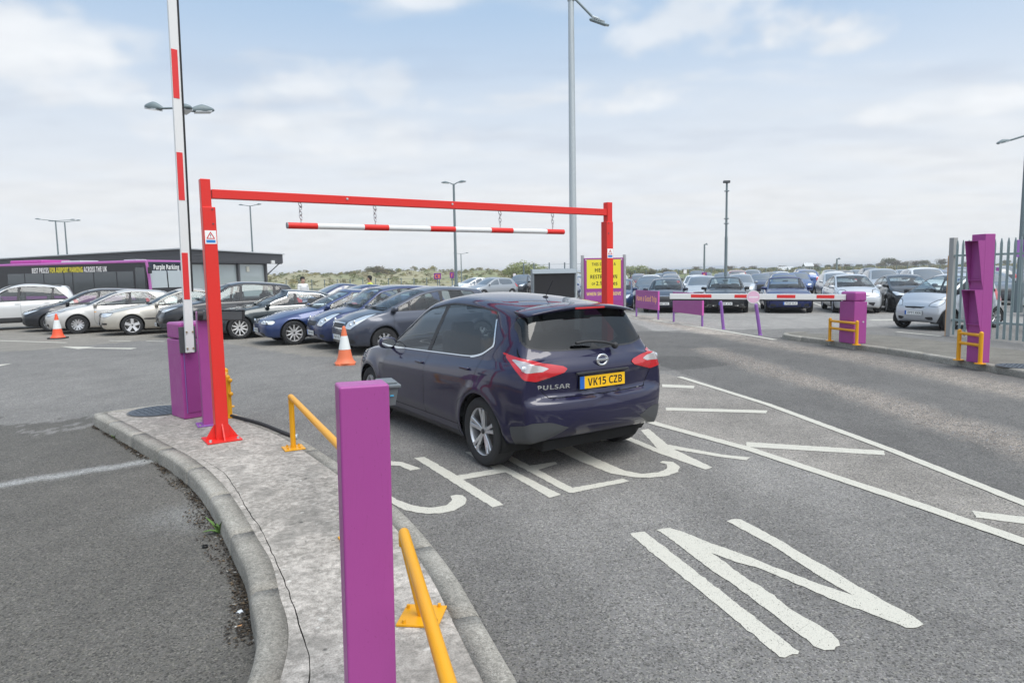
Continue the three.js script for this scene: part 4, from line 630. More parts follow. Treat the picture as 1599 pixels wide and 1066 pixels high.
function shell(c, dx, res) {
  const { nS, nG, nC, nR, nCap } = res, ring = [];
  const section = (x) => {
    const P = [], yb0 = c.fBot(x), u = upper(c, x), w0 = c.fPlan(x);
    P.push([0, yb0 + 0.01]); P.push([(w0 - c.fIn(0)) * 0.85, yb0 + 0.008]);
    for (let i = 0; i <= nS; i++) { const h = i / nS, y = mix(yb0, u.yb, h); P.push([w0 - c.fIn(h) + sideBump(c, x, y), y]); }
    const A = [u.wb, u.yb + 0.004], B = [u.zr, u.yB], f = Math.min(0.42, 0.075 / Math.max(0.02, u.H0)), q0 = [mix(B[0], A[0], f), mix(B[1], A[1], f)], rz = Math.min(0.12, u.zr * 0.25), roofY = (z) => { const yt = c.fTop(x + u.k * z * z), y0 = c.fTop(x + u.k * u.zr * u.zr); return yt - (y0 - u.yB) * (z / u.zr) ** 2; }, q1 = [u.zr - rz, Math.max(u.yB, roofY(u.zr - rz))];
    for (let i = 0; i < nG; i++) { const t = i / nG; P.push([mix(A[0], q0[0], t) + 0.010 * Math.sin(Math.PI * t) * Math.min(1, u.H0 / 0.3), mix(A[1], q0[1], t)]); }
    for (let i = 0; i <= nC; i++) { const t = i / nC, a = (1 - t) * (1 - t), b = 2 * t * (1 - t), d = t * t; P.push([a * q0[0] + b * B[0] + d * q1[0], a * q0[1] + b * (B[1] + 0.006) + d * q1[1]]); }
    for (let i = 1; i <= nR; i++) { const z = q1[0] * (1 - i / nR); P.push([z, Math.max(u.yB, roofY(z))]); }
    return { P, u };
  };
  const N = Math.max(8, Math.round((c.x0F - c.x0R) / dx)), rows = [];
  const xs = []; for (let i = 0; i <= N; i++) xs.push(mix(c.x0R, c.x0F, i / N));
  for (const x of xs) { const { P, u } = section(x); rows.push(P.map(([z, y], j) => { const top = j >= 3 + nS; return [x, y, z, 0, 0, 0, x + u.k * z * z, z / u.zr, j, 0]; })); }
  const capRows = (x0, dir) => {
    const { P, u } = section(x0), yc = (c.fBot(x0) * 0.5 + c.fTop(x0) * 0.5), out = [], nose = dir > 0 ? c.fNF : c.fNR, kz = dir > 0 ? c.kzF : c.kzR, bot = c.fBot(x0), topY = c.fTop(x0);
    for (let i = 1; i <= nCap; i++) { const r = Math.pow(1 - i / nCap, 0.62) * (i === nCap ? 0 : 1), f = Math.pow(1 - Math.pow(r, 7), 0.5);
      out.push(P.map(([z, y], j) => { const zz = z * r, yy = yc + (y - yc) * r, ext = Math.max(0.004, (nose(yy) - x0) * dir - kz * zz * zz), x = x0 + dir * ext * f; return [x, yy, zz, 0, 0, 0, x + u.k * zz * zz, zz / u.zr, j, dir * (i / nCap)]; })); }
    return out;
  };
  const grid = [...capRows(c.x0R, -1).reverse(), ...rows, ...capRows(c.x0F, 1)], M = grid[0].length, K = grid.length;
  for (let i = 0; i < K; i++) for (let j = 0; j < M; j++) {
    const a = grid[Math.max(0, i - 1)][j], b = grid[Math.min(K - 1, i + 1)][j], e = grid[i][Math.max(0, j - 1)], f = grid[i][Math.min(M - 1, j + 1)];
    let tx = b[0] - a[0], ty = b[1] - a[1], tz = b[2] - a[2], sx = f[0] - e[0], sy = f[1] - e[1], sz = f[2] - e[2];
    if (j === M - 1 || j === 0) { sx = 0; sy = 0; sz = -1; if (j === 0) sz = 1; }
    let nx = ty * sz - tz * sy, ny = tz * sx - tx * sz, nz = tx * sy - ty * sx, l = Math.hypot(nx, ny, nz); const v = grid[i][j];
    if (l < 1e-9) { nx = i < K / 2 ? -1 : 1; ny = 0; nz = 0; l = 1; }
    nx /= l; ny /= l; nz /= l; if (j === M - 1) nz = 0;
    v[3] = nx; v[4] = ny; v[5] = nz;
  }
  // make the normals point outwards
  const mid = grid[Math.floor(K / 2)][2 + Math.floor(nS / 2)]; const flip = mid[5] < 0 ? -1 : 1;
  for (const row of grid) for (const v of row) { v[3] *= flip; v[4] *= flip; v[5] *= flip; }
  const fixEnd = (row, s) => { for (const v of row) { v[3] = s; v[4] = 0; v[5] = 0; } }; fixEnd(grid[0], -1); fixEnd(grid[K - 1], 1);
  const tris = [];
  for (let i = 0; i + 1 < K; i++) for (let j = 0; j + 1 < M; j++) { const a = grid[i][j], b = grid[i + 1][j], d = grid[i][j + 1], e = grid[i + 1][j + 1]; if (i > 0) tris.push([a, b, e]); else tris.push([a, b, e]); if (i + 2 <= K) tris.push([a, e, d]); }
  return { tris: tris.filter((t) => { const ux = t[1][0] - t[0][0], uy = t[1][1] - t[0][1], uz = t[1][2] - t[0][2], wx = t[2][0] - t[0][0], wy = t[2][1] - t[0][1], wz = t[2][2] - t[0][2]; return Math.hypot(uy * wz - uz * wy, uz * wx - ux * wz, ux * wy - uy * wx) > 1e-9; }), jS: 2 + nS, jG: 3 + nS + nG, M };
}
const wheelCache = new Map();
function wheel(R, tw, style, n, alloy, cap) {
  const key = [R, tw, style, n, alloy.uuid].join(); if (wheelCache.has(key)) return wheelCache.get(key).clone();
  const w = new THREE.Group(); w.name = 'wheel'; const rr = R * (style === 'cover' ? 0.60 : style === 'far' ? 0.62 : 0.685), h = tw / 2;
  const seg = style === 'far' ? 14 : 40, prof = style === 'far' ? [[rr, -h], [R * 0.96, -h], [R, -h * 0.5], [R, h * 0.5], [R * 0.96, h], [rr, h]] : [[rr, -h * 0.82], [rr * 1.04, -h * 0.95], [R * 0.88, -h], [R * 0.955, -h * 0.9], [R * 0.99, -h * 0.72], [R, -h * 0.4], [R, 0], [R, h * 0.4], [R * 0.99, h * 0.72], [R * 0.955, h * 0.9], [R * 0.88, h], [rr * 1.04, h * 0.95], [rr, h * 0.82]];
  part('tyre', new THREE.LatheGeometry(prof.map(([a, b]) => new THREE.Vector2(a, b)), seg).rotateX(Math.PI / 2), C.tyre, w);
  if (style === 'far') { part('rim', new THREE.CircleGeometry(rr, 12).translate(0, 0, h * 0.7), alloy, w); wheelCache.set(key, w); return w.clone(); }
  const g = [new THREE.LatheGeometry([[rr, -h * 0.8], [rr * 0.93, -h * 0.7], [rr * 0.9, 0], [rr * 0.94, h * 0.62], [rr * 0.985, h * 0.80], [rr * 1.015, h * 0.84], [rr, h * 0.74]].map(([a, b]) => new THREE.Vector2(a, b)), 40).rotateX(Math.PI / 2)];
  const spoke = (ang, w0, w1, dz = 0) => { const s = new THREE.Shape([[rr * 0.10, -w0], [rr * 0.55, -(w0 * 0.45 + w1 * 0.55)], [rr * 0.955, -w1], [rr * 0.955, w1], [rr * 0.55, w0 * 0.45 + w1 * 0.55], [rr * 0.10, w0]].map((p) => new THREE.Vector2(...p))); const e = new THREE.ExtrudeGeometry(s, { depth: h * 0.22, bevelSize: 0.004, bevelThickness: 0.005, bevelSegments: 1 }); const p = e.attributes.position; for (let i = 0; i < p.count; i++) { const r = Math.hypot(p.getX(i), p.getY(i)); p.setZ(i, p.getZ(i) + h * (0.40 + 0.22 * (r / rr) ** 2) + dz); } return sharp(e.rotateZ(ang)); };
  const st = []; for (let i = 0; i < n; i++) { const a = i / n * Math.PI * 2 + 0.3; if (style === 'twin') { st.push(spoke(a - 0.15, 0.010, 0.014)); st.push(spoke(a + 0.15, 0.010, 0.014)); } else if (style === 'five') st.push(spoke(a, rr * 0.16, rr * 0.20)); else if (style === 'cover') st.push(spoke(a, rr * 0.10, rr * 0.115)); else st.push(spoke(a, rr * 0.085, rr * 0.06)); }
  g.push(new THREE.CylinderGeometry(rr * 0.20, rr * 0.24, h * 0.3, 20).rotateX(Math.PI / 2).translate(0, 0, h * 0.52)); if (style === 'cover') g.push(new THREE.LatheGeometry([[0.001, h * 0.62], [rr * 0.45, h * 0.6], [rr * 0.48, h * 0.5]].map(([a, b]) => new THREE.Vector2(a, b)), 30).rotateX(Math.PI / 2));
  part('rim', [...g, ...st], alloy, w); part('brake_disc', [new THREE.CylinderGeometry(rr * 0.70, rr * 0.70, 0.02, 28).rotateX(Math.PI / 2), new THREE.CylinderGeometry(rr * 0.88, rr * 0.88, 0.01, 28).rotateX(Math.PI / 2).translate(0, 0, -h * 0.5)], style === 'cover' ? C.trim : C.disc, w);
  part('hub_cap', new THREE.CylinderGeometry(rr * 0.10, rr * 0.12, 0.012, 16).rotateX(Math.PI / 2).translate(0, 0, h * 0.69), cap ?? C.trim, w);
  wheelCache.set(key, w); return w.clone();
}
const plateCache = new Map();
function plateMat(text, yellow, eu = true) {
  const key = text + yellow; if (plateCache.has(key)) return plateCache.get(key);
  const t = canvasTex(512, 112, (x) => { x.fillStyle = yellow ? '#f3bd16' : '#e9ebe8'; x.fillRect(0, 0, 512, 112); if (eu) { x.fillStyle = '#2062b8'; x.fillRect(0, 0, 50, 112); } x.fillStyle = '#15161a'; fitText(x, text, 285, 92, 98, 400); });
  const m = decal(t, 0.35); plateCache.set(key, m); return m;
}
const RES = { hi: { nS: 26, nG: 10, nC: 6, nR: 12, nCap: 20 }, mid: { nS: 18, nG: 7, nC: 5, nR: 8, nCap: 13 }, low: { nS: 5, nG: 2, nC: 2, nR: 3, nCap: 4 } };
function buildCar(c, q, paintM, opt = {}) {
  const root = new THREE.Group(), hi = q !== 'low', S = shell(c, q === 'hi' ? 0.026 : q === 'mid' ? 0.042 : 0.15, RES[q]);
  let T0 = S.tris; const jm = (t) => (t[0][8] + t[1][8] + t[2][8]) / 3, cap = (t) => (t[0][9] + t[1][9] + t[2][9]) / 3, aW = c.wb / 2;
  const side = (t) => jm(t) > 1.4 && jm(t) < S.jG + 1.5 && Math.abs(cap(t)) < 0.5, glassSide = (t) => jm(t) > S.jS && jm(t) < S.jG + 0.6 && cap(t) === 0, roofZ = (t) => jm(t) > S.jG - 2 && cap(t) === 0, front = (t) => t[0][0] > c.xF - 1.0, rear = (t) => t[0][0] < c.xR + 1.0;
  const Ra = c.R + (c.archGap ?? 0.045), arch = (v) => Math.min(Math.hypot(v[0] - aW, v[1] - c.R), Math.hypot(v[0] + aW, v[1] - c.R)) - Ra;
  T0 = carve(T0, arch, (t) => jm(t) < S.jS + 1 && t[0][2] > 0.3)[1];
  const lining = []; const cut = (sdf, zone) => { const [i, o] = carve(T0, sdf, zone); T0 = o; return i; };
  const G_ = opt.glass ?? (hi ? C.glass : C.farGlass), add = (name, tris, mat, off, sides = 3) => { if (tris.length) return part(name, soup(tris, off, sides), mat, root); }, pair = (name, tris, mat, off) => { add(name, tris, mat, off, 1); add(name, tris, mat, off, 2); };
  // windscreen and rear window
  const wsTop = c.wsTop ?? c.xRF - 0.02, wsBot = c.wsBot ?? c.xC - 0.015, znM = c.znM ?? 0.90;
  const ws = (v) => Math.max(wsTop - v[6], v[6] - wsBot, (Math.abs(v[7]) - znM) * 0.6);
  if (hi) { const inn = cut(ws, roofZ); add('windscreen', inn, G_, -0.002); add('windscreen_seal', cut((v) => ws(v) - 0.016, roofZ), C.trim, 0.001); } else add('windscreen', cut(ws, roofZ), G_, 0.002);
  const rwT = c.rwTop ?? c.xRR + 0.03, rwB = c.rwBot ?? c.xRB + 0.03, rw = c.rwPoly ? ((f) => (v) => f(Math.abs(v[2]), v[1]))(sdPoly(c.rwPoly)) : (v) => Math.max(v[6] - rwT, rwB - v[6], (Math.abs(v[7]) - (c.znR ?? 0.86)) * 0.6), rwZone = c.rwPoly ? ((t) => t[0][0] < c.rwX && t[0][3] + t[1][3] + t[2][3] < -0.3) : roofZ;
  if (hi) { add('rear_window', cut(rw, rwZone), opt.rearGlass ?? opt.privacy ?? G_, -0.002); add('rear_window_seal', cut((v) => rw(v) - 0.014, rwZone), C.trim, 0.001); } else add('rear_window', cut(rw, rwZone), G_, 0.002);
  // side panes
  const sl = (v) => { const e = 0.03, s = (edgeY(c, v[0] + e) - edgeY(c, v[0] - e)) / (2 * e); return 1 / Math.hypot(1, s); };
  const dlo = (v) => Math.max((c.fWin(v[0]) - v[1]), (v[1] - edgeY(c, v[0]) + c.m) * sl(v), (v[0] - c.dF - (c.dFs ?? -0.6) * (v[1] - c.fBelt(v[0]))) * 0.85, (c.dR + (c.dRs ?? 0.5) * (v[1] - c.fBelt(v[0])) - v[0]) * 0.85);
  const panes = []; { const ps = [...(c.pillars ?? [])]; let hiX = 9; for (const [x, w, s = 0] of ps) { panes.push([x + w / 2, hiX, s]); hiX = x - w / 2; } panes.push([-9, hiX, 0]); }
  panes.forEach(([a, b], i) => { const f = (v) => Math.max(dlo(v) + 0.004, a + 0.12 * (v[1] - 1.0) * (i < panes.length - 1 ? -1 : 0) - v[0], v[0] - b - 0.12 * (v[1] - 1.0) * (i ? -1 : 0)); const inn = cut(f, glassSide); pair('side_window', inn, i && opt.privacy ? opt.privacy : G_, hi ? -0.003 : 0.002); });
  if (hi) {
    pair('window_pillar', cut((v) => dlo(v), glassSide), C.trim, 0.0);
    if (opt.trimLow) pair('window_chrome', cut((v) => Math.max(dlo(v) - 0.020, v[1] - c.fWin(v[0]) - (v[0] < c.dR + 0.42 ? 0.30 : 0.006)), (t) => jm(t) > S.jS - 5 && jm(t) < S.jG + 3 && cap(t) === 0), C.chrome, 0.004);
    pair('window_trim', cut((v) => dlo(v) - (c.trimW ?? 0.014), (t) => jm(t) > S.jS - 4 && jm(t) < S.jG + 3 && cap(t) === 0), opt.trimLow ? C.trim : opt.trimMat ?? C.trim, 0.003); 
  }
  // lamps, grilles, lower trims: outlines on the unwrapped nose or tail
  const wrapF = (v) => Math.abs(v[2]) + (c.xF - v[0]) * (c.wrapK ?? 0.8), wrapR = (v) => Math.abs(v[2]) + (v[0] - c.xR) * (c.wrapKR ?? 0.8);
  const zF = (t) => front(t) && jm(t) > 1.5, zR = (t) => rear(t) && jm(t) > 1.5;
  const lampF = c.headlight && sdPoly(c.headlight), lampR = c.taillight && sdPoly(c.taillight);
  if (lampF) { const f = (v) => lampF(wrapF(v), v[1]); if (hi) { const inn = cut(f, zF); const [core, rim] = carve(inn, (v) => f(v) + 0.012); pair('headlight', core, C.lampGlass, -0.004); pair('headlight_rim', rim, C.trim, -0.002); if (c.headInner) { const hI = []; for (const [a, y, r] of c.headInner) hI.push([a, y, r]); for (const sd of [1, -1]) for (const [a, y, r] of hI) { const z = c.headZ(a), x = c.fNF(y) - c.kzF * z * z - 0.01; part('lamp_bulb', new THREE.SphereGeometry(r, 16, 12).scale(0.5, 1, 1).translate(x - (c.headBack ?? 0.03), y, sd * z), C.chrome, root); } } } else pair('headlight', cut(f, zF), C.lampGlass, 0.002); }
  if (lampR) { const f = (v) => lampR(wrapR(v), v[1]), inn = cut(f, zR); if (c.tailInner) { const g = sdPoly(c.tailInner), [i2, o2] = carve(inn, (v) => g(wrapR(v), v[1])); pair('taillight', o2, C.lampRed, 0.006); pair('taillight_lens', i2, C.lampClear, 0.008); } else pair('taillight', inn, C.lampRed, 0.004); }
  for (const gr of c.grilles ?? []) { const f0 = sdPoly(gr.poly), f = (v) => f0(Math.abs(v[2]), v[1]); const zz = (t) => (gr.rear ? zR(t) : zF(t)) && Math.abs(t[0][3]) > 0.35; if (!hi) { add(gr.name ?? 'grille', cut(f, zz), gr.mat ?? C.trim, 0.002); continue; } if (gr.frame) add('grille_surround', cut((v) => Math.abs(f(v)) - gr.frame, zz), gr.frameMat ?? C.chrome, 0.006); add(gr.name ?? 'grille', cut(f, zz), gr.mat ?? C.trim, gr.off ?? -0.008); }
  for (const bd of c.bands ?? []) { const zz = (t) => jm(t) > 1.3 && jm(t) < S.jS + 1; (bd.pair ? pair : add)(bd.name, cut(bd.sdf, zz), bd.mat, bd.off ?? 0.002); }
  if (hi) {
    // bonnet, tailgate, doors: each a panel with an open joint round it
    const joint = (name, sdf, zone, two) => { const inn = cut((v) => sdf(v) + 0.003, zone), g = cut((v) => sdf(v) - 0.003, zone); lining.push(...inn); if (two) { pair(name, inn, paintM, 0); } else add(name, inn, paintM, 0); if (g.length) add('panel_joint', g, C.gap, -0.010); };
    const bon = c.bonnet ?? [c.x0F - 0.01, 0.93], bf = (v) => Math.max(v[0] - bon[0] - 0.16 + 0.4 * v[2] * v[2], c.xC - 0.01 - v[6] + 0.02, Math.abs(v[2]) - (upper(c, Math.min(v[0], c.x0F)).wb * bon[1]));
    joint('bonnet', bf, (t) => t[0][0] > 0.3 && (t[0][4] + t[1][4] + t[2][4]) > 1.6);
    if (c.gate) { const gf = sdPoly(c.gate); joint('tailgate', (v) => gf(Math.abs(v[2]), v[1]), (t) => rear(t) && (t[0][3] + t[1][3] + t[2][3]) < -0.8); }
    for (const d of c.doors) { const pts = d.map(([x, y]) => [x, typeof y === 'function' ? y(x) : y]), f = sdPoly(pts); joint('door', (v) => f(v[0], v[1]), side, true); }
    for (const [x, y] of c.handles ?? []) for (const s of [1, -1]) { const z = sideZ(c, x, y); part('door_handle', box(0.17, 0.026, 0.03, x, y, s * (z + 0.014), 0.012, 3), opt.handleMat ?? paintM, root); }
  }
  add('body', T0, paintM, 0);
  if (hi) add('cabin_lining', [...lining, ...T0].filter((t) => Math.min(t[0][1], t[1][1], t[2][1]) > c.sill + 0.30 && t[0][0] < c.xC + 0.1 && t[0][0] > c.xRB - 0.1 && Math.abs(t[0][9]) < 0.05), C.lining, -0.022);
  // wheels, arches, underside
  const rearR = c.tyreW / 2, zt = c.W - 0.02 - c.tyreW / 2;
  for (const [sx, sz] of [[1, 1], [1, -1], [-1, 1], [-1, -1]]) { const w = wheel(c.R, c.tyreW, hi ? c.rim : 'far', c.spokes ?? 10, opt.rimMat ?? C.alloy); w.position.set(sx * aW, c.R, sz * zt); if (sz < 0) w.rotation.y = Math.PI; if (hi && sx > 0 && c.steer) w.rotation.y += c.steer; root.add(w); }
  if (hi) for (const sx of [1, -1]) for (const sz of [1, -1]) part('wheel_arch', [new THREE.CylinderGeometry(Ra, Ra, 0.34, 24, 1, true, 0, Math.PI * 2).rotateX(Math.PI / 2).translate(sx * aW, c.R, sz * (c.W - 0.02 - 0.19)), new THREE.CircleGeometry(Ra, 24).translate(sx * aW, c.R, sz * (c.W - 0.38))].map((g) => carveArch(g, c.sill)), C.liner, root);
  part('underbody', box(c.x0F - c.x0R - 0.2, 0.10, c.W * 1.25, 0, c.sill + 0.06, 0, 0.02), C.liner, root);
  // mirrors
  const xm = c.xMir ?? c.dF - 0.08, ym = c.fBelt(xm) + 0.075, zm = sideZ(c, xm, ym);
  for (const s of [1, -1]) {
    const m = new THREE.Group(); m.name = 'door_mirror'; root.add(m); m.position.set(xm, ym, s * (zm + 0.105));
    const g = new THREE.SphereGeometry(1, hi ? 20 : 8, hi ? 14 : 6); const p = g.attributes.position; for (let i = 0; i < p.count; i++) { const x = p.getX(i), y = p.getY(i), z = p.getZ(i), e = (k) => Math.sign(k) * Math.pow(Math.abs(k), 0.72); p.setXYZ(i, x < 0 ? x * 0.035 : e(x) * 0.085, e(y) * 0.065, e(z) * 0.105); } g.computeVertexNormals();
    part('shell', g, opt.mirrorMat ?? paintM, m); if (hi) part('mirror_glass', new THREE.CircleGeometry(1, 24).scale(0.085, 0.05, 1).rotateY(-Math.PI / 2).translate(-0.037, 0, 0), C.mirror, m);
    part('arm', bar([0.02, -0.055, -s * 0.04], [0.05, -0.07, -s * 0.14], 0.018, 8), C.trim, m);
  }
  if (hi) {
    // cabin
    const yF = c.sill + 0.12, seat = (x, z, bench) => [box(0.5, 0.16, bench ? 1.2 : 0.48, x, yF + 0.22, z, 0.05, 3), box(0.15, c.H - yF - 0.55, bench ? 1.2 : 0.46, x - 0.28, yF + 0.50, z, 0.06, 3).rotateZ(0)];
    part('cabin_floor', box(c.xC - c.xRB - 0.1, 0.04, c.W * 1.55, (c.xC + c.xRB) / 2, yF, 0, 0), C.dash, root);
    part('dashboard', [box(0.45, 0.30, c.W * 1.5, c.xC - 0.42, c.fBelt(c.xC - 0.4) - 0.20, 0, 0.06, 3), box(0.4, 0.03, c.W * 1.4, c.xC - 0.16, c.fBelt(c.xC - 0.3) - 0.05, 0, 0.01)], C.dash, root);
    const xs = c.seatX ?? 0.05; for (const s of [1, -1]) { part('front_seat', seat(xs, s * 0.36), C.seat, root); part('headrest', box(0.10, 0.17, 0.27, xs - 0.30, c.H - 0.40, s * 0.36, 0.045, 3), C.seat, root); }
    if (!c.noRear) { part('rear_seat', seat(xs - 0.85, 0, true), C.seat, root); for (const s of [1, -1]) part('headrest', box(0.09, 0.13, 0.25, xs - 1.15, c.H - 0.43, s * 0.36, 0.04, 3), C.seat, root); }
    part('steering_wheel', new THREE.TorusGeometry(0.18, 0.014, 8, 28).rotateY(Math.PI / 2).rotateZ(-0.4).translate(c.xC - 0.72, c.fBelt(0.3) - 0.02, 0.36), C.dash, root);
    part('rear_view_mirror', box(0.03, 0.06, 0.22, c.xRF - 0.02, c.fTop(c.xRF) - 0.11, 0, 0.012), C.trim, root);
    // wipers
    for (const [z0, z1] of [[0.42, -0.22], [-0.10, -0.66]]) { const P = [z0, mix(z0, z1, 0.5), z1].map((z, i) => { const s = c.xC - 0.06 - i * 0.02, x = s - upper(c, s).k * z * z; return [x + 0.0, c.fTop(s) - 0.03 * (z / 0.7) ** 2 + 0.022, z]; }); part('wiper', tube(P, 0.011, 6, 12), C.trim, root); }
  }
  if (c.fender) for (const s of [1, -1]) { const [x, y] = c.fender; part('side_repeater', box(0.07, 0.025, 0.01, x, y, s * (sideZ(c, x, y) + 0.004), 0.004), std([0.8, 0.35, 0.05], 0.3), root); }
  if (c.rails) for (const s of [1, -1]) { const P = []; for (let i = 0; i <= 8; i++) { const x = mix(c.rails[0], c.rails[1], i / 8), u = upper(c, x); P.push([x, u.yB + 0.02 + 0.05 * Math.sin(Math.PI * clamp(i / 8, 0.08, 0.92)) , s * (u.zr - 0.03)]); } part('roof_rail', tube(P, 0.016, 8, 24), opt.railMat ?? C.trim, root); }
  if (opt.plateF) { const y = c.plateY ?? 0.40, x = c.fNF(y) + 0.006; const m = part('number_plate', [box(0.012, 0.115, 0.53, x - 0.004, y, 0, 0.003)], C.trim, root); const f = part('plate_face', new THREE.PlaneGeometry(0.52, 0.11).rotateY(Math.PI / 2).translate(x + 0.0035, y, 0), plateMat(opt.plateF, false), root); }
  if (opt.plateR) { const y = c.plateYR ?? 0.8, x = c.plateXR ?? c.fNR(y) - 0.008; part('number_plate', [box(0.012, 0.118, 0.53, x + 0.004, y, 0, 0.003).rotateZ(0)], C.trim, root); part('plate_face', new THREE.PlaneGeometry(0.52, 0.11).rotateY(-Math.PI / 2).translate(x - 0.0045, y, 0), plateMat(opt.plateR, true), root); }
  if (c.badge) { const [y, r] = c.badge, x = c.fNF(y); part('badge', new THREE.CylinderGeometry(r, r, 0.012, 24).rotateZ(Math.PI / 2).translate(x + 0.004, y, 0), C.chrome, root); }
  if (opt.extra) opt.extra(root, c);
  return root;
}
function carveArch(g, y0) { const q = g.index ? g.toNonIndexed() : g, p = q.attributes.position; for (let i = 0; i < p.count; i++) if (p.getY(i) < y0 - 0.01) p.setY(i, y0 - 0.01); return q; }
const heroPaint = carPaint([0.009, 0.008, 0.036], 0.1, 0.4);
function doorsOf(c, f, b, r, two) {
  const y0 = c.sill + 0.13, topPts = (a, e) => { const o = []; const n = 8; for (let i = 0; i <= n; i++) { const x = mix(a, e, i / n); o.push([x, edgeY(c, x) - 0.016]); } return o; }, bel = (x) => c.fBelt(x);
  const A = c.dF + 0.04, d1 = [[f - 0.02, y0], [f + 0.03, y0 + 0.15], [f + 0.02, 0.62], [f, bel(f) - 0.05], [A, bel(A) + 0.03], ...topPts(A - 0.16, b), [b, y0]];
  if (two) return [d1];
  const ax = -c.wb / 2 + c.R + 0.09, q = Math.min(r + 0.16, c.dR + 0.55), d2 = [[b, y0], ...topPts(b, Math.max(c.dR + 0.42, r + 0.02)), [r - 0.02, bel(r) + 0.10], [r, bel(r) - 0.03], [r + 0.05, 0.70], [ax, 0.55], [ax + 0.03, y0]];
  return [d1, d2];
}
const rgb = (r, g, b) => [r, g, b];
// moving hatchback
const heroC = (() => {
  const c = carSpec({ W: 0.89, H: 1.565, wb: 2.70, fo: 0.90, ro: 0.787, R: 0.322, tyreW: 0.21, yDeck: 1.035, xRB: -1.925, yRB: 1.115, xRR: -1.735, yRR: 1.465, xPk: -0.35, xRF: 0.22, yRF: 1.50, xC: 1.13, yC: 0.985, yN: 0.80, sill: 0.19, capR: 0.17, kr: 0.13, kzR: 0.20, tumble: 0.40, roofCrown: 0.05,
    belt: [[-1.967, 0.985], [-1.6, 0.985], [-1.0, 0.955], [0, 0.925], [0.9, 0.905], [1.3, 0.875], [1.8, 0.80], [2.05, 0.74]], winBase: [[-1.45, 1.13], [-1.25, 1.03], [-1.05, 0.995], [-0.6, 0.978], [0.3, 0.952], [1.1, 0.935]],
    bot: [[-1.967, 0.31], [-1.75, 0.28], [-1.35, 0.22], [-0.9, 0.185], [0.9, 0.185], [1.35, 0.2], [2.05, 0.21]],
    plan: [[-1.967, 0.80], [-1.80, 0.848], [-1.55, 0.880], [-1.35, 0.886], [-0.6, 0.876], [0, 0.872], [0.8, 0.878], [1.35, 0.884], [1.75, 0.83], [2.05, 0.73]],
    noseR: [[0.2, -2.05], [0.31, -2.09], [0.42, -2.128], [0.56, -2.137], [0.655, -2.122], [0.685, -2.075], [0.72, -2.045], [0.84, -2.052], [0.90, -2.062], [0.96, -2.05], [1.035, -2.0]],
    dF: 0.86, dFs: -0.4, dR: -1.50, dRs: 0.55, pillars: [[-0.16, 0.075, 0]], m: 0.062, trimW: 0.013, xMir: 0.80,
    rwPoly: [[0, 1.085], [0.50, 1.095], [0.66, 1.13], [0.675, 1.17], [0.60, 1.415], [0.54, 1.437], [0, 1.447]], rwX: -1.6,
    taillight: [[1.20, 1.075], [0.50, 0.955], [0.46, 0.935], [0.49, 0.905], [0.80, 0.84], [0.93, 0.865]], tailInner: [[1.10, 1.035], [0.76, 0.975], [0.66, 0.945], [0.73, 0.922], [0.91, 0.92]],
    headlight: [[0.62, 0.70], [0.80, 0.66], [1.02, 0.74], [1.30, 0.86], [1.00, 0.82], [0.70, 0.76]],
    gate: [[-0.2, 0.69], [0.55, 0.69], [0.60, 0.74], [0.72, 0.93], [0.735, 1.05], [0.64, 1.44], [-0.2, 1.49]],
    handles: [[-0.06, 0.845], [-1.08, 0.885]], rim: 'twin', spokes: 5, seatX: 0.15, flare: 0.02, archGap: 0.04,
  });
  const l = (x) => 0.775 + 0.062 * (0.8 - x); c.crease = [{ f: l, amp: 0.016, up: 0.03, dn: 0.20, x0: -1.75, x1: 0.85 }, { f: (x) => 0.40 + 0.02 * x, amp: 0.016, up: 0.09, dn: 0.035, x0: -0.8, x1: 0.7 }];
  c.bands = [{ name: 'rear_valance', sdf: (v) => Math.max(v[1] - (0.425 + 0.07 * sstep(0.35, 0.62, Math.abs(v[2])) * (1 - sstep(0.72, 0.90, Math.abs(v[2])))), v[0] + 1.80), mat: C.valance, pair: true }, { name: 'sill_trim', sdf: (v) => Math.max(v[1] - 0.245, Math.abs(v[0]) - 0.92), mat: C.cladding, pair: true }];
  c.doors = doorsOf(c, 0.86, -0.19, -1.30); return c;
})();

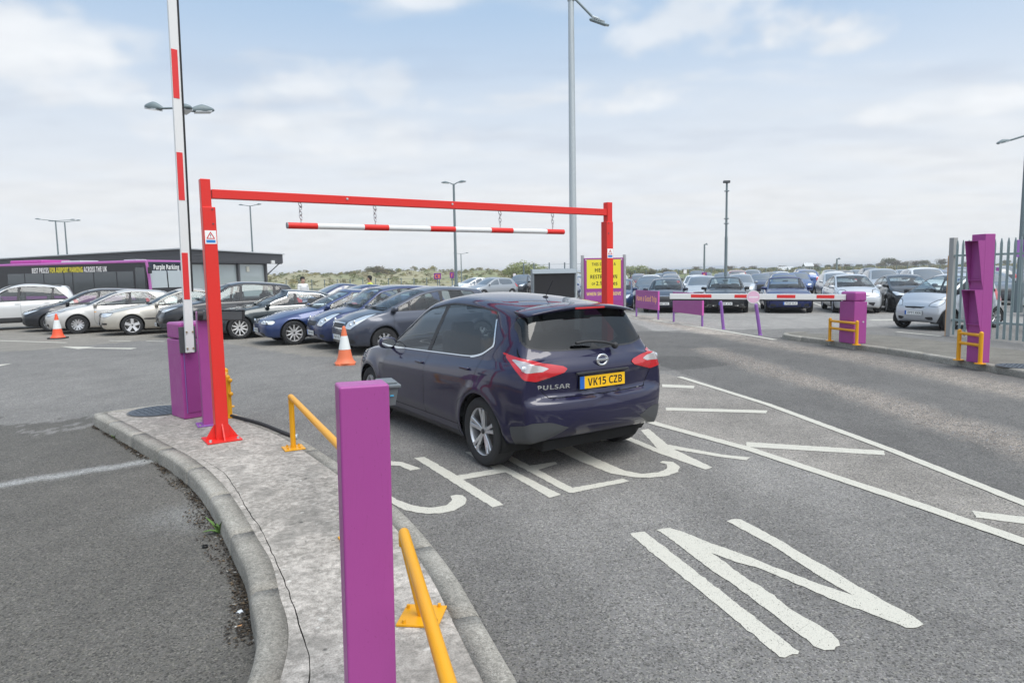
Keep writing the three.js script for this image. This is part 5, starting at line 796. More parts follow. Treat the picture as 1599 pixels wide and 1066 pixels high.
function heroExtras(root, c) {
  // roof spoiler over the rear window with its brake light, wiper, badge, lettering, bumper step, exhaust
  const n = 24, pos = [], idx = [], sec = (z) => { const k = z / 0.66, x0 = -1.56, lip = -1.885 + 0.10 * k * k, yl = 1.462 - 0.075 * k * k, u = upper(c, x0), yt = c.fTop(x0 + u.k * z * z) - 0.05 * (z / u.zr) ** 2 - 0.001, th = 0.03 * (1 - 0.5 * k * k); return [[x0, yt], [mix(x0, lip, 0.35), mix(yt, yl, 0.28) + 0.006], [mix(x0, lip, 0.7), mix(yt, yl, 0.62) + 0.006], [lip + 0.01, yl + 0.004], [lip, yl - 0.006], [lip + 0.008, yl - th], [mix(x0, lip, 0.7), yl - th - 0.006], [mix(x0, lip, 0.4), yl - th + 0.0]]; };
  for (let i = 0; i <= n; i++) { const z = mix(-0.62, 0.62, i / n); for (const [x, y] of sec(z)) pos.push(x, y, z); }
  const M = 8; for (let i = 0; i < n; i++) for (let j = 0; j < M; j++) { const a = i * M + j, b = i * M + (j + 1) % M, d = a + M, e = b + M; idx.push(a, d, b, b, d, e); }
  for (const o of [0, n * M]) for (let j = 1; j + 1 < M; j++) o ? idx.push(o, o + j + 1, o + j) : idx.push(o, o + j, o + j + 1);
  const g = new THREE.BufferGeometry(); g.setAttribute('position', new THREE.Float32BufferAttribute(pos, 3)); g.setIndex(idx); g.computeVertexNormals(); part('spoiler', g, heroPaint, root);
  part('high_brake_light', box(0.012, 0.018, 0.34, -1.888, 1.443, 0, 0.004), C.lampRed, root);
  part('rear_wiper', [tube([[-1.995, 1.10, 0.0], [-1.985, 1.135, -0.14], [-1.965, 1.15, -0.30], [-1.945, 1.14, -0.42]].map(([x, y, z]) => [x - 0.012, y, z + 0.2]), 0.013, 8, 20), new THREE.SphereGeometry(0.032, 14, 10).translate(-1.995, 1.095, 0.2)], C.trim, root);
  const bx = c.fNR(0.955) - 0.004; part('badge', [new THREE.TorusGeometry(0.048, 0.010, 10, 32).scale(1.2, 0.95, 0.6).rotateY(Math.PI / 2).translate(bx, 0.985, 0), box(0.012, 0.022, 0.135, bx - 0.002, 0.985, 0, 0.004)], C.chrome, root);
  const tg = new THREE.ExtrudeGeometry(heroFont.generateShapes('PULSAR', 0.050), { depth: 0.004, bevelEnabled: false, curveSegments: 4 }).scale(1.25, 0.8, 1).translate(-0.66, 0.765, 0), p = tg.attributes.position;
  for (let i = 0; i < p.count; i++) { const z = p.getX(i), y = p.getY(i); p.setXYZ(i, c.fNR(y) + c.kzR * z * z - 0.002 - p.getZ(i), y, z); }
  tg.computeVertexNormals(); part('model_lettering', tg, C.chrome, root);
  for (const sd of [1, -1]) for (const [z, y, q] of [[0.70, 0.945, 0.024], [0.765, 0.955, 0.026]]) part('lamp_bulb', new THREE.SphereGeometry(q, 16, 10).scale(0.45, 1, 1.15).translate(c.fNR(y) + c.kzR * z * z - 0.006, y, sd * z), C.lampGlass, root);
  part('plate_lamp_strip', box(0.03, 0.022, 0.60, c.fNR(0.87) - 0.006, 0.885, 0, 0.008), C.trim, root);
  const anchor = upper(c, -1.25); part('aerial', [bar([-1.2, c.fTop(-1.2), 0], [-1.33, c.fTop(-1.2) + 0.17, 0], 0.004, 6), new THREE.SphereGeometry(0.03, 12, 8).scale(1.3, 0.5, 0.8).translate(-1.2, c.fTop(-1.2), 0)], C.trim, root);
}
// the parked cars
function mk(o) {
  const h = o.wb / 2, xF = h + (o.fo ?? 0.86), xR = -h - (o.ro ?? 0.72), x0F = xF - (o.capF ?? 0.20), x0R = xR + (o.capR ?? 0.16), yN = o.yN ?? 0.76, b = o.b ?? 0.93, xC = o.xC ?? h - 0.22, yC = o.yC ?? b + 0.05, H = o.H;
  const q = o.saloon ? { yDeck: o.yDeck ?? b - 0.01, deck: [[x0R + 0.30, (o.yDeck ?? b) + 0.035]], xRB: o.xRB ?? -h - 0.22, yRB: o.yRB ?? b + 0.07, xRR: o.xRR ?? -h + 0.50, yRR: H - 0.055, dR: o.dR ?? -h + 0.0, dRs: 1.1, rwBot: (o.xRB ?? -h - 0.22) + 0.05 } : { yDeck: o.yDeck ?? b + 0.06, xRB: o.xRB ?? x0R + 0.07, yRB: o.yRB ?? b + 0.15, xRR: o.xRR ?? x0R + 0.34, yRR: o.yRR ?? H - 0.07, dR: o.dR ?? x0R + 0.42, dRs: o.dRs ?? 0.55 };
  const c = carSpec({ yN, xC, yC, xRF: o.xRF ?? xC - 0.92, xPk: o.xPk ?? -0.3, dF: xC - 0.26, tumble: 0.36, pillars: o.pillars ?? [[-0.18, 0.08, 0]],
    belt: [[x0R, b - 0.035], [x0R + 0.25, b - 0.005], [-h, b], [0, b - 0.02], [xC - 0.2, b - 0.04], [mix(xC, x0F, 0.45), mix(b - 0.05, yN - 0.05, 0.45) - 0.005], [x0F, yN - 0.075]],
    headlight: [[0.48, yN - 0.12], [0.82, yN - 0.145], [1.16, yN - 0.02], [1.28, yN + 0.05], [0.95, yN + 0.02], [0.52, yN - 0.045]],
    taillight: o.saloon ? [[0.52, 0.70], [0.95, 0.70], [1.10, 0.80], [1.02, 0.88], [0.52, 0.87]] : [[0.64, 0.78], [0.86, 0.74], [1.12, 0.80], [1.05, 1.08], [0.74, 1.10], [0.68, 0.95]],
    grilles: o.grilles ?? [{ poly: [[-0.1, yN - 0.135], [0.36, yN - 0.125], [0.40, yN - 0.055], [-0.1, yN - 0.045]], frame: 0.008 }, { poly: [[-0.1, 0.26], [0.46, 0.27], [0.42, 0.37], [-0.1, 0.375]], name: 'lower_intake' }, { poly: [[0.55, 0.27], [0.70, 0.28], [0.69, 0.36], [0.55, 0.37]], name: 'fog_lamp_recess' }],
    handles: [[-0.08, b - 0.10], [-1.0, b - 0.09]], rim: 'multi', spokes: 10, xMir: xC - 0.34, ...q, ...o });
  c.doors = doorsOf(c, o.dr?.[0] ?? xC - 0.30, o.dr?.[1] ?? -0.18, o.dr?.[2] ?? -h - 0.02, o.two); if (o.two) c.handles = [c.handles[0].map((v, i) => (i ? v : -0.28))];
  if (o.creaseY) c.crease = [{ f: (x) => o.creaseY - 0.03 * x, amp: 0.012, up: 0.03, dn: 0.16, x0: xR + 0.3, x1: h + 0.2 }];
  if (o.rub) c.bands = [...(o.bands ?? []), { name: 'rubbing_strip', sdf: (v) => Math.max(Math.abs(v[1] - 0.52) - 0.022, Math.abs(v[0] - 0.1) - (h - c.R - 0.12)), mat: o.rubMat ?? C.trim, off: 0.008 }];
  if (o.clad) c.bands = [...(c.bands ?? []), { name: 'lower_cladding', sdf: (v) => v[1] - (c.fBot(v[0]) + o.clad), mat: C.cladding, off: 0.003 }];
  return c;
}
const lampTwin = (yN) => ({ headInner: [[0.55, yN - 0.07, 0.045], [0.68, yN - 0.065, 0.05]], headZ: (a) => a });
const SP = {
  whiteCross: mk({ W: 0.92, H: 1.70, wb: 2.69, fo: 0.92, ro: 0.83, R: 0.345, tyreW: 0.23, b: 1.06, yN: 0.93, sill: 0.26, yDeck: 1.10, xRR: -1.72, yRR: 1.585, clad: 0.20, dR: -1.75, dRs: 1.0, pillars: [[-0.10, 0.08, 0], [-1.16, 0.07, 0]], creaseY: 0.90, rails: [0.3, -1.5], rim: 'five', spokes: 5, roofCrown: 0.05 }),
  focus: mk({ W: 0.90, H: 1.49, wb: 2.64, fo: 0.88, ro: 0.80, R: 0.318, b: 0.95, yN: 0.76, creaseY: 0.80 }),
  mondeo: mk({ W: 0.90, H: 1.45, wb: 2.754, fo: 0.94, ro: 0.98, R: 0.315, b: 0.93, yN: 0.74, yDeck: 0.98, xRB: -1.98, yRB: 1.02, xRR: -1.30, yRR: 1.375, dR: -1.32, dRs: 1.3, rim: 'cover', spokes: 12, rwTop: -1.28, rwBot: -1.93, pillars: [[-0.20, 0.08, 0], [-1.16, 0.05, 0]], fender: [0.85, 0.72] }),
  superb: mk({ saloon: true, W: 0.885, H: 1.47, wb: 2.803, fo: 0.90, ro: 1.10, R: 0.32, b: 0.935, yN: 0.76, xC: 0.98, rim: 'five', spokes: 5, rub: true, noseF: [[0.15, 2.22], [0.3, 2.28], [0.46, 2.30], [0.6, 2.285], [0.76, 2.26], [0.9, 2.2]], grilles: [{ poly: [[-0.1, 0.60], [0.36, 0.60], [0.42, 0.75], [-0.1, 0.77]], frame: 0.02 }, { poly: [[-0.1, 0.26], [0.5, 0.27], [0.48, 0.36], [-0.1, 0.37]], name: 'lower_intake' }, { poly: [[0.55, 0.36], [0.78, 0.36], [0.78, 0.42], [0.55, 0.42]], name: 'bumper_slot' }], headlight: [[0.46, 0.60], [0.80, 0.59], [1.0, 0.64], [1.05, 0.74], [0.6, 0.75], [0.46, 0.72]] }),
  suv: mk({ W: 0.925, H: 1.66, wb: 2.67, fo: 0.90, ro: 0.90, R: 0.345, tyreW: 0.23, b: 1.05, yN: 0.90, sill: 0.25, clad: 0.18, xRR: -1.72, yRR: 1.545, dR: -1.72, dRs: 0.9, pillars: [[-0.12, 0.08, 0], [-1.15, 0.08, 0]], creaseY: 0.86, rim: 'five', spokes: 5, grilles: [{ poly: [[-0.1, 0.58], [0.34, 0.58], [0.46, 0.74], [0.44, 0.83], [-0.1, 0.84]], frame: 0.014 }, { poly: [[-0.1, 0.35], [0.5, 0.36], [0.46, 0.46], [-0.1, 0.47]], name: 'lower_intake' }], bands: [] }),
  sportback: mk({ W: 0.927, H: 1.395, wb: 2.81, fo: 0.90, ro: 1.00, R: 0.33, tyreW: 0.235, b: 0.91, yN: 0.74, xC: 0.90, yDeck: 0.965, xRB: -2.05, yRB: 1.00, xRR: -1.10, yRR: 1.325, xPk: -0.05, rwTop: -1.10, rwBot: -1.98, dR: -1.62, dRs: 1.75, rim: 'multi', spokes: 10, creaseY: 0.80, pillars: [[-0.25, 0.085, 0]], trimW: 0.022, m: 0.05 }),
  compact: mk({ two: true, W: 0.875, H: 1.41, wb: 2.725, fo: 0.78, ro: 0.76, R: 0.318, tyreW: 0.21, b: 0.91, yN: 0.70, xC: 0.78, yC: 0.955, dr: [0.52, -0.78, 0], pillars: [[-0.75, 0.07, 0]], dR: -1.55, dRs: 0.8, rim: 'multi', spokes: 10, creaseY: 0.74, yDeck: 0.97, xRB: -1.88, yRB: 1.04, xRR: -1.40, yRR: 1.33, rub: true, grilles: [{ poly: [[0.03, 0.58], [0.17, 0.58], [0.19, 0.68], [0.05, 0.69]], frame: 0.012 }, { poly: [[-0.1, 0.24], [0.6, 0.25], [0.56, 0.34], [-0.1, 0.34]], name: 'lower_intake' }], headlight: [[0.40, 0.56], [0.95, 0.545], [1.02, 0.62], [0.92, 0.665], [0.44, 0.665]], headInner: [[0.50, 0.61, 0.05], [0.66, 0.61, 0.055]], headZ: (a) => a }),
  swift: mk({ W: 0.85, H: 1.52, wb: 2.40, fo: 0.76, ro: 0.58, R: 0.30, tyreW: 0.185, b: 0.96, yN: 0.80, xC: 1.05, yC: 1.0, xRF: 0.35, xRR: -1.35, yRR: 1.46, dR: -1.20, roofCrown: 0.04, tumble: 0.26, pillars: [[-0.12, 0.08, 0]], rim: 'cover', spokes: 9, headlight: [[0.40, 0.58], [0.66, 0.56], [1.02, 0.80], [1.12, 0.90], [0.80, 0.86], [0.50, 0.74]], headInner: [[0.52, 0.66, 0.055], [0.62, 0.74, 0.05]], headZ: (a) => a, grilles: [{ poly: [[-0.1, 0.58], [0.30, 0.58], [0.36, 0.68], [-0.1, 0.69]] }, { poly: [[-0.1, 0.25], [0.42, 0.26], [0.40, 0.37], [-0.1, 0.37]], name: 'lower_intake' }, { poly: [[0.52, 0.30], [0.66, 0.30], [0.66, 0.38], [0.52, 0.38]], name: 'fog_lamp_recess' }] }),
  corsa: mk({ W: 0.87, H: 1.49, wb: 2.511, fo: 0.83, ro: 0.66, R: 0.305, tyreW: 0.19, b: 0.97, yN: 0.81, xC: 1.32, yC: 1.0, xRF: 0.22, xPk: -0.35, dF: 1.02, dFs: -0.2, pillars: [[0.60, 0.06, 0], [-0.22, 0.08, 0]], rim: 'cover', spokes: 9, tumble: 0.36, headlight: [[0.42, 0.60], [0.70, 0.58], [1.15, 0.84], [1.34, 0.95], [0.95, 0.90], [0.52, 0.76]], headInner: [[0.54, 0.68, 0.055], [0.64, 0.76, 0.05]], headZ: (a) => a, grilles: [{ poly: [[-0.1, 0.60], [0.34, 0.60], [0.36, 0.72], [-0.1, 0.73]], frame: 0.014 }, { poly: [[-0.1, 0.26], [0.46, 0.27], [0.44, 0.40], [-0.1, 0.41]], name: 'lower_intake' }, { poly: [[0.56, 0.28], [0.70, 0.28], [0.70, 0.37], [0.56, 0.37]], name: 'fog_lamp_recess' }], creaseY: 0.80 }),
  audi: mk({ saloon: true, W: 0.886, H: 1.43, wb: 2.65, fo: 0.93, ro: 1.0, R: 0.32, b: 0.92, yN: 0.73, grilles: [{ poly: [[-0.1, 0.36], [0.30, 0.36], [0.36, 0.60], [0.36, 0.70], [-0.1, 0.71]], frame: 0.014 }, { poly: [[0.48, 0.28], [0.74, 0.30], [0.72, 0.40], [0.48, 0.40]], name: 'side_intake' }] }),
  merc: mk({ saloon: true, W: 0.91, H: 1.47, wb: 2.85, fo: 0.85, ro: 1.12, R: 0.33, b: 0.94, yN: 0.74, xC: 0.95, rails: null, grilles: [{ poly: [[-0.1, 0.56], [0.30, 0.57], [0.37, 0.72], [-0.1, 0.735]], frame: 0.016 }, { poly: [[-0.1, 0.24], [0.42, 0.25], [0.50, 0.33], [-0.1, 0.30]], name: 'lower_intake', frame: 0.012 }, { poly: [[0.56, 0.27], [0.74, 0.30], [0.72, 0.36], [0.56, 0.35]], name: 'fog_lamp_recess', frame: 0.01 }], headlight: [[0.46, 0.60], [0.70, 0.57], [0.88, 0.62], [0.98, 0.72], [0.66, 0.72]] }),
  bmw: mk({ saloon: true, W: 0.908, H: 1.42, wb: 2.76, fo: 0.76, ro: 1.0, R: 0.325, b: 0.92, yN: 0.72, xC: 0.82, grilles: [{ poly: [[0.03, 0.60], [0.20, 0.60], [0.23, 0.68], [0.05, 0.69]], frame: 0.012 }, { poly: [[-0.1, 0.24], [0.34, 0.24], [0.42, 0.37], [-0.1, 0.38]], name: 'lower_intake' }, { poly: [[0.48, 0.28], [0.72, 0.27], [0.70, 0.38], [0.54, 0.37]], name: 'side_intake' }], headlight: [[0.36, 0.60], [0.86, 0.58], [1.02, 0.64], [0.92, 0.70], [0.42, 0.69]] }),
  prius: mk({ W: 0.873, H: 1.49, wb: 2.70, fo: 0.94, ro: 0.82, R: 0.315, b: 0.96, yN: 0.82, xC: 1.40, yC: 1.02, xRF: 0.30, xPk: -0.05, dF: 1.0, xRR: -1.55, yRR: 1.30, yDeck: 1.02, pillars: [[0.52, 0.06, 0], [-0.22, 0.08, 0]], grilles: [{ poly: [[-0.1, 0.66], [0.34, 0.67], [0.34, 0.71], [-0.1, 0.72]], name: 'badge_slot' }, { poly: [[-0.1, 0.27], [0.44, 0.28], [0.52, 0.43], [-0.1, 0.44]], name: 'lower_intake' }], headlight: [[0.44, 0.66], [0.80, 0.62], [1.10, 0.80], [1.16, 0.92], [0.88, 0.90], [0.52, 0.78]] }),
  civic: mk({ W: 0.885, H: 1.45, wb: 2.635, fo: 0.90, ro: 0.72, R: 0.32, b: 0.98, yN: 0.80, xC: 1.36, yC: 1.03, xRF: 0.25, dF: 1.0, xRR: -1.30, yRR: 1.30, pillars: [[0.55, 0.06, 0], [-0.2, 0.08, 0]] }),
  smart: mk({ two: true, noRear: true, W: 0.78, H: 1.54, wb: 1.867, fo: 0.47, ro: 0.36, R: 0.285, tyreW: 0.175, b: 1.00, yN: 0.80, xC: 0.98, yC: 1.03, xRF: 0.10, xPk: -0.35, capF: 0.15, capR: 0.12, yDeck: 1.05, xRR: -1.02, yRR: 1.46, dF: 0.72, dR: -0.95, dr: [0.68, -0.62, 0], pillars: [[-0.62, 0.10, 0]], rim: 'multi', spokes: 9, seatX: -0.3, tumble: 0.24, roofCrown: 0.04, noseF: [[0.15, 1.28], [0.3, 1.37], [0.46, 1.40], [0.6, 1.385], [0.76, 1.33], [0.9, 1.25]], headlight: [[0.44, 0.66], [0.70, 0.64], [0.92, 0.74], [0.98, 0.86], [0.74, 0.84], [0.50, 0.74]], grilles: [{ poly: [[-0.1, 0.585], [0.27, 0.59], [0.31, 0.66], [-0.1, 0.665]], frame: 0.012, frameMat: C.lampGlass }, { poly: [[-0.1, 0.27], [0.24, 0.27], [0.24, 0.38], [-0.1, 0.38]], name: 'lower_intake' }, { poly: [[0.32, 0.28], [0.52, 0.29], [0.52, 0.38], [0.32, 0.36]], name: 'fog_lamp_recess' }], plateY: 0.475, inset: [[0, 0.09], [0.1, 0.05], [0.28, 0.015], [0.5, 0], [0.7, 0.004], [0.85, 0.02], [1, 0.06]] }),
};
// ---------------------------------------------------------------- the cars in their places
function place(root, name, label, p, h, c, mode) {        // mode 'FL': p is where the front left tyre stands; 'nose': p lies under the middle of the front bumper
  const l = Math.hypot(h[0], h[1]), hx = h[0] / l, hz = h[1] / l, zt = c.W - 0.02 - c.tyreW / 2; root.name = numbered(name); tag(root, label, 'car');
  if (mode === 'FL') root.position.set(p.x - hx * c.wb / 2 - hz * zt, 0, p.z - hz * c.wb / 2 + hx * zt); else root.position.set(p.x - hx * c.xF, 0, p.z - hz * c.xF);
  root.rotation.y = yaw(hx, hz); scene.add(root); return root;
}
{
  const h = buildCar(heroC, 'hi', heroPaint, { rimMat: C.alloy, plateR: 'VK15 CZB', trimLow: true, rearGlass: phys([0.10, 0.11, 0.12], 0.0, { transmission: 1, ior: 1.52, thickness: 0 }), privacy: C.privacy, extra: heroExtras });
  const r = place(h, 'hatchback_car', 'dark purple blue hatchback driving away under the red height frame', { x: 0.4216, z: -6.635 }, [-Math.sin(0.5747), -Math.cos(0.5747)], heroC, 'nose');
  const f = 1.35; r.position.set(0.42 - Math.sin(0.5747) * f, 0, -6.63 - Math.cos(0.5747) * f);
}
const hL = [-0.84, 0.54];
const left = [
  ['whiteCross', 'crossover_car', 'white crossover parked at the left edge in front of the bus', [-45, 518], [0.62, 0.62, 0.61], {}],
  ['focus', 'hatchback_car', 'black hatchback parked between the white crossover and the silver hatchback', [80, 517.5], [0.014, 0.015, 0.020], { plateF: 'LK12 VXO' }],
  ['mondeo', 'hatchback_car', 'silver hatchback parked right behind the bright orange cone', [122, 521], [0.50, 0.485, 0.46], { plateF: 'RJ04 KFA' }],
  ['superb', 'saloon_car', 'beige saloon parked just left of the raised barrier arm', [207, 523], [0.47, 0.44, 0.385], { plateF: 'YB06 LTE', rimMat: std([0.78, 0.78, 0.79], 0.35, { metalness: 0.5 }) }],
  ['suv', 'suv_car', 'tall black SUV parked behind the purple barrier cabinet', [300, 526], [0.012, 0.013, 0.016], { plateF: 'LD65 RZK' }],
  ['sportback', 'fastback_car', 'dark grey green fastback with chrome window trim behind the red post', [374, 529], [0.030, 0.040, 0.044], { plateF: 'GK09 UHN', trimMat: C.chrome, rimMat: std([0.80, 0.78, 0.76], 0.3, { metalness: 0.5 }) }],
  ['compact', 'coupe_car', 'metallic blue three-door car showing its front wheel left of the moving car', [459, 538], [0.020, 0.042, 0.135], { plateF: 'LB03 XWF', rimMat: std([0.74, 0.73, 0.72], 0.3, { metalness: 0.55 }) }],
  ['swift', 'hatchback_car', 'small navy hatchback between the metallic blue car and the charcoal one', [548, 544], [0.020, 0.034, 0.105], { plateF: 'KE08 NGP' }],
  ['corsa', 'hatchback_car', 'charcoal hatchback nearest to the moving car, behind the faded cone', [600, 553], [0.052, 0.060, 0.085], { plateF: 'FN61 OSL' }],
];
for (const [k, name, label, px, col, opt] of left) place(buildCar(SP[k], 'mid', carPaint(col, k === 'whiteCross' ? 0 : 0.35, 0.32), opt), name, label, G(...px), hL, SP[k], 'FL');
const hR = [-0.29, 0.957];
const right = [
  ['audi', 'saloon_car', 'dark navy saloon behind the lettered purple board', [1035, 489], [0.020, 0.026, 0.045], { plateF: 'LM07 BDY' }],
  ['merc', 'saloon_car', 'black saloon with chrome lined bumper behind the second purple board', [1133, 489.5], [0.018, 0.020, 0.024], { plateF: 'YG05 XTW' }],
  ['bmw', 'saloon_car', 'bright blue saloon facing the barrier right of the no entry disc', [1234, 489.5], [0.016, 0.026, 0.110], { plateF: 'PF08 WLR' }],
  ['prius', 'hatchback_car', 'silver hatchback facing forward behind the lowered barrier cabinet', [1344, 490], [0.55, 0.57, 0.59], { plateF: 'LT11 HRB' }],
  ['civic', 'hatchback_car', 'black hatchback parked left of the tiny silver car', [1433, 489], [0.016, 0.017, 0.020], { plateF: 'EO59 JFK' }],
  ['audi', 'saloon_car', 'blue saloon half hidden right behind the yellow sign', [955, 487], [0.022, 0.045, 0.12], { plateF: 'RV58 LGC' }],
];
for (const [k, name, label, px, col, opt] of right) place(buildCar(SP[k], 'mid', carPaint(col, 0.35, 0.32), opt), name, label, G(...px), hR, SP[k], 'nose');
place(buildCar(SP.smart, 'mid', carPaint([0.50, 0.53, 0.57], 0.5, 0.32), { plateF: 'EY11 XKN', mirrorMat: C.trim }), 'microcar', 'tiny silver two-seat car behind the left end of the palisade fence', G(1480, 516), [-0.93, 0.37], SP.smart, 'FL');
place(buildCar(SP.corsa, 'mid', carPaint([0.66, 0.67, 0.66], 0.2, 0.32), {}), 'hatchback_car', 'pale silver hatchback seen between the fence and the tall pay column', new THREE.Vector3(17.6, 0, -22.6), [-0.93, 0.37], SP.corsa, 'nose');
place(buildCar(SP.merc, 'mid', carPaint([0.02, 0.026, 0.032], 0.3, 0.32), {}), 'saloon_car', 'black saloon behind the palisade pales at the right edge', new THREE.Vector3(13.6, 0, -16.8), [-0.93, 0.37], SP.merc, 'nose');

// the rows beyond, each car a copy of a lighter build
const palette = [['silver', [0.48, 0.49, 0.50]], ['black', [0.016, 0.017, 0.02]], ['navy blue', [0.016, 0.028, 0.085]], ['white', [0.76, 0.76, 0.75]], ['dark grey', [0.07, 0.075, 0.085]], ['blue', [0.03, 0.075, 0.22]], ['silver', [0.42, 0.44, 0.46]], ['pale grey', [0.30, 0.32, 0.34]], ['dark red', [0.20, 0.012, 0.014]], ['black', [0.02, 0.022, 0.028]]].map(([n, c]) => [n, carPaint(c, n === 'white' ? 0 : 0.35, 0.34)]);
const protoPaint = carPaint([0.3, 0.3, 0.3]);
const protos = [['hatchback', 'focus'], ['saloon', 'audi'], ['hatchback', 'corsa'], ['SUV', 'suv'], ['saloon', 'merc'], ['hatchback', 'swift'], ['estate', 'whiteCross'], ['hatchback', 'prius'], ['saloon', 'superb']].map(([kind, k]) => [kind, buildCar({ ...SP[k], bands: null, crease: null, rails: null, fender: null }, 'low', protoPaint), SP[k]]);
{
  const r = rng(2024), hl = Math.hypot(...hR), hx = hR[0] / hl, hz = hR[1] / hl, o = G(1133, 489.5), dxr = -hz * -1, ord = ['first', 'second', 'third', 'fourth', 'fifth', 'sixth', 'seventh', 'eighth', 'ninth', 'tenth', 'eleventh', 'twelfth', 'thirteenth', 'fourteenth', 'fifteenth', 'sixteenth', 'seventeenth', 'eighteenth', 'nineteenth', 'twentieth', 'twenty-first', 'twenty-second'];
  const rows = [[5.9, -1.2, 1, -2, 7], [12.0, 0.9, 1, -4, 9], [22.0, 0.0, 1, -7, 12], [28.0, 1.2, -1, -8, 13], [38.5, 0.3, 1, -8, 15], [50.5, 0.9, 1, -9, 17]];
  rows.forEach(([back, sh, dir, i0, i1], k) => {
    let n = 0;
    for (let i = i0; i <= i1; i++) {
      const keep = r() > 0.14, ci = Math.floor(r() * palette.length), pi = Math.floor(r() * protos.length), j1 = (r() - 0.5) * 0.5, j2 = (r() - 0.5) * 0.25, j3 = (r() - 0.5) * 0.03; if (!keep) continue;
      const s = i * 2.58 + sh + j2, x = o.x - hx * back + hz * s + hx * j1, z = o.z - hz * back - hx * s + hz * j1; if (x < -9 || z > -20 || Math.abs(x / z) > 0.92 || (x > 11.5 && z > -27)) continue;
      const [kind, proto, c] = protos[pi], [cn, pm] = palette[ci], m = proto.clone(); m.traverse((q) => { if (q.isMesh && q.material === protoPaint) q.material = pm; });
      m.name = numbered('parked_car'); tag(m, `${cn} ${kind}, ${ord[n++]} from the left in the ${ord[k + 1]} row of the right car park`, 'car', 'cars parked in the rows of the right car park');
      m.position.set(x - hx * dir * c.xF * dir, 0, z - hz * dir * c.xF * dir); m.rotation.y = yaw(hx * dir, hz * dir) + j3; scene.add(m);
    }
  });
  const extra = [[742, 438.5, 58, 3, 7, 1.0, 'white car parked far off left of the hooded machine cabinet'], [766, 441, 50, 7, 0, 1.0, 'pale grey hatchback parked left of the hooded machine cabinet'], [520, 452, 30, 2, 4, 0.6, 'navy saloon whose roof shows behind the metallic blue car'], [562, 450, 28, 2, 1, 0.6, 'navy car behind the small navy hatchback, its roof just showing']];
  for (const [u, v, d, ci, pi, a, label] of extra) { const p = at(u, v, d), [, proto] = protos[pi], m = proto.clone(); m.traverse((q) => { if (q.isMesh && q.material === protoPaint) q.material = palette[ci][1]; }); m.name = numbered('parked_car'); tag(m, label, 'car'); m.position.set(p.x, 0, p.z); m.rotation.y = a > 0.8 ? yaw(-0.75, 0.65) : yaw(...hL); scene.add(m); }
}
